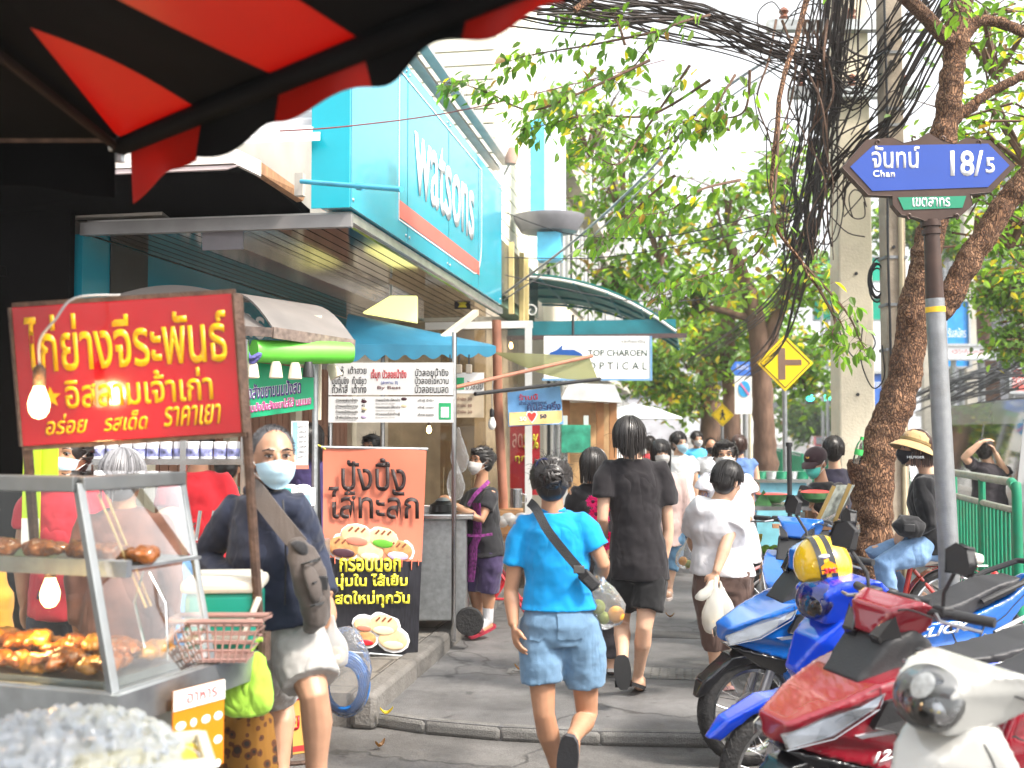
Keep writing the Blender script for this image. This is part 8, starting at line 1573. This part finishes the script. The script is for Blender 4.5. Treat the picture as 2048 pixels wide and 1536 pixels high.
for sc_, m_, o_ in ((1.25, WSG, 1.0), (1.0, M('heart_red', (.7, .03, .02), .4), 1.3)): mb = MB(); mb.plate([(a*sc_, b*sc_) for a, b in hp_], q[0]+Xh*wh_*.42+Yh*hh_*.26+nh*o_, Xh, Yh, .002); mb.build('heart', m_, hb_, smooth=False)
def ht_(s_, u, v, w1, h1, m_): text(hb_, s_, q[0]+Xh*wh_*u+Yh*hh_*v+nh*1.2, Xh, Yh, wh_*w1, hh_*h1, m_, bold=.02)
ht_('50', .2, .14, .12, .13, WSG); ht_('50', .57, .2, .12, .13, M('text_navy', (.02, .03, .12), .5)); ht_('คนละครึ่ง', .34, .44, .62, .26, M('text_navy', None)); ht_('ร้านนี้', .2, .76, .34, .18, M('text_red', None)); ht_('เข้าร่วมโครงการ', .2, .62, .5, .12, M('text_navy', None))
# red poster, copper pipe, white door frame, brace
rp = thing('sale_poster', 'red sale poster with yellow lettering in the shopfront past the stalls', 'poster', W(1020, 990, 12.0), YAW); k = 12/2200
mb = MB(); mb.box2((0, 0, 0), (60*k, .01, 140*k)); mb.build('sheet', M('poster_red', (.5, .02, .03), .4), rp, smooth=False); text(rp, 'ลด', (5*k, -.006, 95*k), (1, 0, 0), (0, 0, 1), 20*k, 28*k, M('text_pink', (.8, .45, .45), .5)); text(rp, '50%', (27*k, -.006, 92*k), (1, 0, 0), (0, 0, 1), 30*k, 30*k, TYL, bold=.02); text(rp, 'ทุกคู่', (10*k, -.006, 62*k), (1, 0, 0), (0, 0, 1), 34*k, 22*k, TYL, bold=.02)
mb = MB(); mb.tube([W(993, 640, 9.8), W(996, 800, 9.8), W(1006, 985, 9.8), W(1008, 1040, 9.8)], .042, 12); one(mb, 'drain_pipe', PIPE, 'copper coloured drain pipe behind the apron woman', 'pipe')
df = thing('door_frame', 'tall white shopfront frame standing past the dessert stall', 'door frame', GD(1057, 10.8, 0), YAW)
def D5(x, y): q = lc(df, W(x, y, 10.8)); return V((q.x, 0, q.z))
mb = MB(); mb.bar(V((D5(1057, 650).x, 0, .1)), D5(1057, 645), .07); mb.build('upright', WHT, df, smooth=False); mb = MB(); mb.bar(D5(850, 652), D5(1066, 648), .07); mb.build('lintel', WHT, df, smooth=False)
mb = MB(); a, b = D5(880, 990), D5(1050, 652); mb.box2((a.x, .05, .1), (b.x, .058, b.z)); mb.build('pane', glass('shop_glass', None) if 'shop_glass' in MATS else CG, df, smooth=False)
mb = MB(); mb.bar(W(952, 625, 10), W(884, 678, 8.9), .05); one(mb, 'brace', CREAM, 'cream diagonal brace between blue awning and steel soffit', 'brace', smooth=False)
yl = thing('light_box', 'pale yellow lit sign box under the steel soffit', 'sign', W(785, 625, 9.2), YAW); mb = MB(); mb.prism([(-.25, .0), (.2, -.08), (.2, .14), (-.02, .14)], lambda a, b: (a, 0, b), lambda a, b: (a, .12, b)); mb.build('panel', lamp_mat('yellow_box', (.9, .85, .3), .75), yl, smooth=False); mb = MB(); mb.bar((-.02, .06, .14), (-.02, .06, .24), .02); mb.build('hanger', STEEL2, yl, smooth=False)
for i, x in enumerate((885, 925)):
    t = thing('warning_plate', 'black plate with yellow triangle under the end of the soffit', 'plate', W(x, 600+i*8, 11.0), YAW, 'warning plates under the soffit'); mb = MB(); mb.box((0, 0, 0), (.16, .02, .1)); mb.build('plate', BLK, t, smooth=False); mb = MB(); mb.plate([(-.045, -.035), (.045, -.035), (0, .035)], (0, -.011, 0), (1, 0, 0), (0, 0, 1), .002); mb.build('triangle', TYL, t, smooth=False)
# warm lit interior of the shop behind the stalls
for i, (x, y, d) in enumerate(((1022, 690, 12.2), (1060, 905, 12.6), (858, 858, 10.6))): bulb('small lit lamp in the shopfront behind the stalls, number does not matter' if False else ['lit lamp high in the glass shopfront past the copper pipe', 'lit lamp low beside the red sale poster', 'tiny lit lamp behind the menu board above the banner'][i], W(x, y, d), .7, WARM)
# wooden kiosk and white umbrella further on
kk = thing('kiosk', 'small wooden food kiosk with pale roof past the discount banner', 'kiosk', GD(1180, 13.5, 0), YAW); k = 13.5/2200
WK = M('kiosk_wood', (.42, .2, .08), .6, var=.25, sc=5)
def K5(x): return lc(kk, W(x, 862, 13.5)).x
for x in (1132, 1200, 1226): mb = MB(); mb.box((K5(x), 0, 1.05), (.09, .09, 2.1)); mb.build('post', WK, kk, smooth=False)
mb = MB(); mb.box2((K5(1130), -.04, .0), (K5(1228), .5, .9)); mb.build('counter', WK, kk, smooth=False); mb = MB(); mb.box2((K5(1140), .4, .9), (K5(1225), .45, 2.0)); mb.build('back_panel', M('kiosk_back', (.5, .33, .17), .6, var=.3), kk, smooth=False)
mb = MB(); mb.prism([(K5(1120), 2.02), (K5(1240), 1.98), (K5(1225), 2.2), (K5(1135), 2.22)], lambda a, b: (a, -.3, b), lambda a, b: (a, .7, b)); mb.build('roof', M('roof_pale', (.6, .62, .62), .5), kk, smooth=False)
wu = thing('market_umbrella', 'white market umbrella beyond the wooden kiosk', 'umbrella', GD(1268, 16.5, 0)); mb = MB(); z = W(1268, 838, 16.5).z; zt2 = W(1260, 808, 16.5).z; mb.lathe([(.72, z), (.7, z+.03), (.35, (z+zt2)/2+.05), (.02, zt2), (0, zt2+.02)], n=10); mb.build('canopy', M('umbrella_white', (.68, .74, .76), .6), wu, smooth=False); mb = MB(); mb.tube([(0, 0, 0), (0, 0, zt2)], .02, 8); mb.build('pole', STEEL2, wu)
bk2 = thing('food_stall', 'green framed glass noodle stall under the discount banner', 'food stall', GD(1150, 11.4, 0), YAW)
def K6(x, y): q = lc(bk2, W(x, y, 11.4)); return q
for x in (1130, 1172): mb = MB(); q = K6(x, 900); mb.box((q.x, 0, .9), (.05, .05, 1.8)); mb.build('post', WHT, bk2, smooth=False)
mb = MB(); a, b = K6(1122, 905), K6(1180, 850); mb.box2((a.x, -.1, a.z), (b.x, .1, b.z)); mb.build('sign_panel', M('stall_green', (.05, .4, .25), .5, var=.4, sc=9), bk2, smooth=False); mb = MB(); a, b = K6(1125, 1000), K6(1176, 910); mb.box2((a.x, 0, .85), (b.x, .4, b.z)); mb.build('glass_case', CG, bk2, smooth=False); mb = MB(); mb.box2((a.x, 0, .0), (b.x, .45, .85)); mb.build('base', STEEL2, bk2, smooth=False)
# ---- fruit carts on the right
fc_ = thing('fruit_cart', 'blue fruit cart with glass case of limes in front of the cap wearing seller', 'food cart', GD(1560, 8.7, 0), YAW); BLC = M('cart_blue', (.12, .42, .6), .5, var=.15, dirt=.3)
def K7(x, y): return lc(fc_, W(x, y, 8.7))
a, b = K7(1500, 1140), K7(1612, 1140); mb = MB(); mb.box2((a.x, 0, .35), (b.x, .55, .62)); mb.build('body', BLC, fc_, smooth=False, bevel=.01); mb = MB(); mb.box2((a.x-.03, -.03, K7(1550, 1020).z), (b.x+.03, .55, K7(1550, 1012).z)); mb.build('top_tray', STEEL, fc_, smooth=False)
mb = MB(); mb.box2((a.x, 0, .62), (b.x, .008, K7(1550, 1020).z)); mb.build('glass_pane', CG, fc_, smooth=False); mb = MB(); mb.box2((a.x, .05, .62), (b.x, .5, .66)); mb.build('shelf', STEEL, fc_, smooth=False)
for x in (a.x+.03, b.x-.03): mb = MB(); mb.box((x, .02, .5), (.03, .03, 1.0)); mb.build('post', STEEL2, fc_, smooth=False)
for x in (a.x+.08, b.x-.08): mb = MB(); mb.lathe([(0, -.03), (.2, -.03), (.22, 0), (.2, .03), (0, .03)], (x, -.02, .22), 20, (V((1, 0, 0)), ZU, V((0, 1, 0)))); mb.build('wheel', RUB, fc_)
fm = Matrix.Translation(fc_.location) @ Matrix.Rotation(YAW, 4, 'Z'); LIME = M('lime_skin', (.22, .42, .02), .35, bump=.2, bsc=90); BAN = M('banana_yellow', (.65, .45, .04), .4)
for r in range(2):
    for i in range(6):
        mb = MB(); mb.ell((0, 0, .035), (.036, .036, .035), None, 14, 10); o = mb.build('lime', LIME, None); o.location = fm @ V((a.x+.06+i*.068+.03*r, .1+.07*r, .66+.0*r)); tag(o, 'green lime in the glass case of the blue fruit cart', 'lime', 'limes in the glass case')
for i in range(3): mb = MB(); mb.tube([(0, 0, .02), (.03, 0, .05), (.05, 0, .1)], [.012, .02, .01], 8); o = mb.build('banana', BAN, None); o.location = fm @ V((a.x+.02+.02*i, .06+.03*i, .72)); tag(o, 'ripe yellow banana at the left end of the glass case', 'banana', 'bananas in the glass case')
wm2 = thing('watermelon_half', 'cut watermelon half and wedge lying on the blue fruit cart', 'fruit', fm @ V((K7(1545, 1005).x, .2, K7(1550, 1012).z))); mb = MB(); mb.lathe([(0, -.0), (.07, .01), (.1, .05), (.115, .1)], (.03, .1, 0), 20, (RV*1.2, FH, (ZU-FH*.7).normalized())); mb.build('rind', MELG, wm2); mb = MB(); mb.lathe([(.113, .1), (.1, .108), (0, .115)], (.03, .1, 0), 20, (RV*1.2, FH, (ZU-FH*.7).normalized())); mb.build('flesh', MELR, wm2); mb = MB(); mb.prism([(-.1, 0), (.02, 0), (-.03, .1)], lambda a, b: (a, -.05, b), lambda a, b: (a, -.01, b)); mb.build('wedge', MELG, wm2, smooth=False, bevel=.01)
cart3 = thing('vendor_cart', 'pale blue vendor cart with steel trays in front of the pavement tree', 'food cart', GD(1560, 12.5, 0), YAW)
def K8(x, y): return lc(cart3, W(x, y, 12.5))
a, b = K8(1512, 1000), K8(1612, 1000); mb = MB(); mb.box2((a.x, 0, .3), (b.x, .7, K8(1550, 965).z)); mb.build('body', M('cart_sky', (.2, .5, .62), .5, var=.15, dirt=.3), cart3, smooth=False); mb = MB(); mb.box2((a.x-.05, -.05, K8(1550, 965).z), (b.x+.05, .75, K8(1550, 958).z)); mb.build('counter_top', STEEL, cart3, smooth=False)
for i in range(5): mb = MB(); mb.lathe([(0, 0), (.08, 0), (.1, .08), (0, .07)], (a.x+.08+i*.12, .2, K8(1550, 958).z), 14); mb.build('tray', STEEL2 if i % 2 else GP, cart3)
for x in (a.x+.08, b.x-.08): mb = MB(); mb.box((x, .1, .15), (.05, .05, .3)); mb.build('leg', STEEL2, cart3, smooth=False)
tp_ = thing('tripod', 'thin black tripod pole standing in front of the yellow road sign', 'stand', GD(1578, 8.3, 0)); h_ = W(1577, 885, 8.3).z; mb = MB(); mb.tube([(0, 0, .4), (0, 0, h_)], .018, 8); mb.tube([(0, 0, h_-.03), (0, 0, h_)], .025, 8); mb.build('pole', BLK, tp_)
for i in range(3): mb = MB(); mb.tube([(0, 0, .6), (.25*cos(i*2.1), .25*sin(i*2.1), 0)], .012, 6); mb.build('leg', BLK, tp_)
bo = thing('water_bottle', 'clear water bottle with green cap resting in the tree fork', 'bottle', W(1712, 928, 8.45)); tt = (W(1725, 872, 8.45)-W(1712, 928, 8.45)).normalized(); xx = tt.orthogonal().normalized(); mb = MB(); mb.lathe([(0, 0), (.03, 0), (.032, .02), (.03, .08), (.032, .12), (.025, .16), (.012, .185), (.012, .2)], (0, 0, 0), 16, (xx, tt.cross(xx), tt)); mb.build('body', glass('bottle_clear', (.9, .95, .93), .4, .03), bo); mb = MB(); mb.lathe([(.0325, .07), (.033, .075), (.033, .11), (.0325, .115)], (0, 0, 0), 16, (xx, tt.cross(xx), tt)); mb.build('label', M('bottle_green', (.05, .45, .1), .4), bo); mb = MB(); mb.lathe([(.014, .19), (.014, .215), (0, .215)], (0, 0, 0), 12, (xx, tt.cross(xx), tt)); mb.build('cap', M('bottle_green', None), bo)
fd = thing('folding_chair', 'folded wooden chair with steel arms leaning by the fruit seller', 'chair', W(1650, 1060, 7.9)); Lf = lambda x, y, o=0: W(x, y, 7.9+o)-fd.location
mb = MB(); mb.sheet(3, 8, lambda u, v: Lf(1632+36*u+ (1690-1648)*v, 1050-80*v, .1*u), FH*.012); mb.build('back', M('chair_board', (.3, .33, .3), .5, var=.5, sc=20), fd, smooth=False)
mb = MB(); mb.bar(Lf(1630, 1052), Lf(1668, 972), .025); mb.bar(Lf(1662, 1060), Lf(1700, 968), .025); mb.build('stile', M('chair_brass', (.35, .24, .08), .4, .4), fd, smooth=False); mb = MB(); mb.bar(Lf(1545, 1052), Lf(1665, 1056), .03, .03); mb.build('seat', WOOD, fd, smooth=False); mb = MB(); mb.bar(Lf(1612, 1058), Lf(1672, 1028), .02); mb.build('arm', CHR, fd, smooth=False)
plastic_bag('clear bag of yellow fruit pieces hanging on the leaning chair', (1698, 1018), (1700, 1078), 44, 7.7, bag_mat2(), [(1692, 1066, 9, BAN), (1704, 1068, 9, BAN), (1700, 1060, 9, ORNG)])
plastic_bag('crumpled translucent sack on the ground under the blue fruit cart', (1560, 1135), (1550, 1205), 90, 8.3, bag_mat())
# fallen leaves on the road
for i, (x, y, m_) in enumerate(((773, 1434, 3), (812, 1441, 3), (828, 1444, 4), (1062, 1463, 3), (1040, 1345, 4), (905, 1265, 3), (1340, 1238, 4), (1372, 1470, 3), (760, 1500, 4), (1300, 1480, 4))):
    mb = MB(); a = R_(0, 6); X_ = V((cos(a), sin(a), R_(-.1, .3))).normalized(); Y_ = V((-sin(a), cos(a), .1)); l = .075
    mb.sheet(6, 3, lambda u, v: X_*l*(u-.5)+Y_*(v-.5)*l*.5*sin(PI*(.06+u*.88))+ZU*(.012+.03*(2*u-1)**2+.012*abs(2*v-1)), ZU*.0006)
    o = mb.build('fallen_leaf', LG[m_], None); o.location = G(x, y, 0 if y < 1440 else -.08)+V((0, 0, .004)); tag(o, 'dry yellow brown leaf fallen on the grey pavement', 'leaf', 'fallen leaves')

# ---- clutter on the counters
JARC = [M('jar_amber', (.4, .16, .03), .2), M('jar_green', (.1, .25, .06), .2), M('jar_cream', (.6, .5, .35), .3), M('jar_red', (.45, .04, .03), .3)]
def jar(label, p, i, cat='jar', grp='jars on the snack cart'):
    t = thing('glass_jar', label, cat, p, 0, grp); mb = MB(); mb.lathe([(0, 0), (.04, 0), (.044, .01), (.044, .1), (.036, .12), (0, .12)], n=16); mb.build('jar', JARC[i % 4], t); mb = MB(); mb.lathe([(.038, .12), (.04, .122), (.04, .14), (0, .142)], n=16); mb.build('lid', [CBW, RLG, STEEL][i % 3], t)
cm2 = Matrix.Translation(c2.location) @ Matrix.Rotation(YAW, 4, 'Z'); dm = Matrix.Translation(ds.location) @ Matrix.Rotation(YAW, 4, 'Z')
for i in range(6): jar('lidded sauce jar standing in the row on the cart behind the masked man', cm2 @ V((p0.x-.42+i*.1, p0.y+.12+.05*(i % 2), .82)), i)
BW = M('bowl_white', (.7, .7, .68), .25)
for i in range(5):
    t = thing('bowl', 'small white bowl in a row on the dessert stall counter', 'bowl', dm @ V((q.x-.62+i*.13, 0, 0)) if False else dm @ V((L3(800, 1000, 8.5).x+i*.1, L3(860, 1060, 8.3).y+.25, .9)), 0, 'bowls on the dessert counter'); mb = MB(); mb.lathe([(0, 0), (.03, 0), (.055, .04), (.058, .045), (.05, .04), (.02, .012), (0, .01)], n=18); mb.build('bowl', BW, t); mb = MB(); mb.lathe([(.047, .035), (.02, .042), (0, .043)], n=14); mb.build('filling', JARC[(i+1) % 4], t)
for i, (x, y, d) in enumerate(((918, 960, 8.2), (925, 905, 8.3))):
    plastic_bag(['bundle of clear bags tied to the steel post of the dessert stall', 'upper bundle of thin clear bags on the steel post'][i], (x-8, y-50), (x-6, y+40), 36, d, bag_mat2())
for i, (x0, lab) in enumerate(((575, 'small teal tissue box on the cart beside the masked man'), (600, 'second pale box next to the teal tissue box'))):
    t = thing('tissue_box', lab, 'box', W(x0+6, 1012, 6.15), YAW); mb = MB(); mb.box((0, 0, .05), (.12, .1, .1)); mb.build('box', M('box_teal', (.05, .4, .36), .5) if i == 0 else WBD, t, smooth=False, bevel=.004); mb = MB(); mb.ell((0, 0, .105), (.04, .02, .02), None, 8, 5); mb.build('tissue', WSG, t, disp=.02, dsz=.03)
# ------------------------------------------------------------------ bright street haze
hzm = bpy.data.materials.new('haze'); hzm.use_nodes = True; hn = hzm.node_tree; hn.nodes.clear()
ho = hn.nodes.new('ShaderNodeOutputMaterial'); hv = hn.nodes.new('ShaderNodeVolumePrincipled'); hv.inputs['Color'].default_value = (.96, .97, 1, 1); hv.inputs['Density'].default_value = .0013; hv.inputs['Anisotropy'].default_value = .2
hn.links.new(hv.outputs[0], ho.inputs['Volume'])
mb = MB(); mb.box2((-450, -70, -1.1), (450, 650, 26)); hz_ = mb.build('haze', hzm, None, smooth=False); hz_['kind'] = 'stuff'
finish_texts()
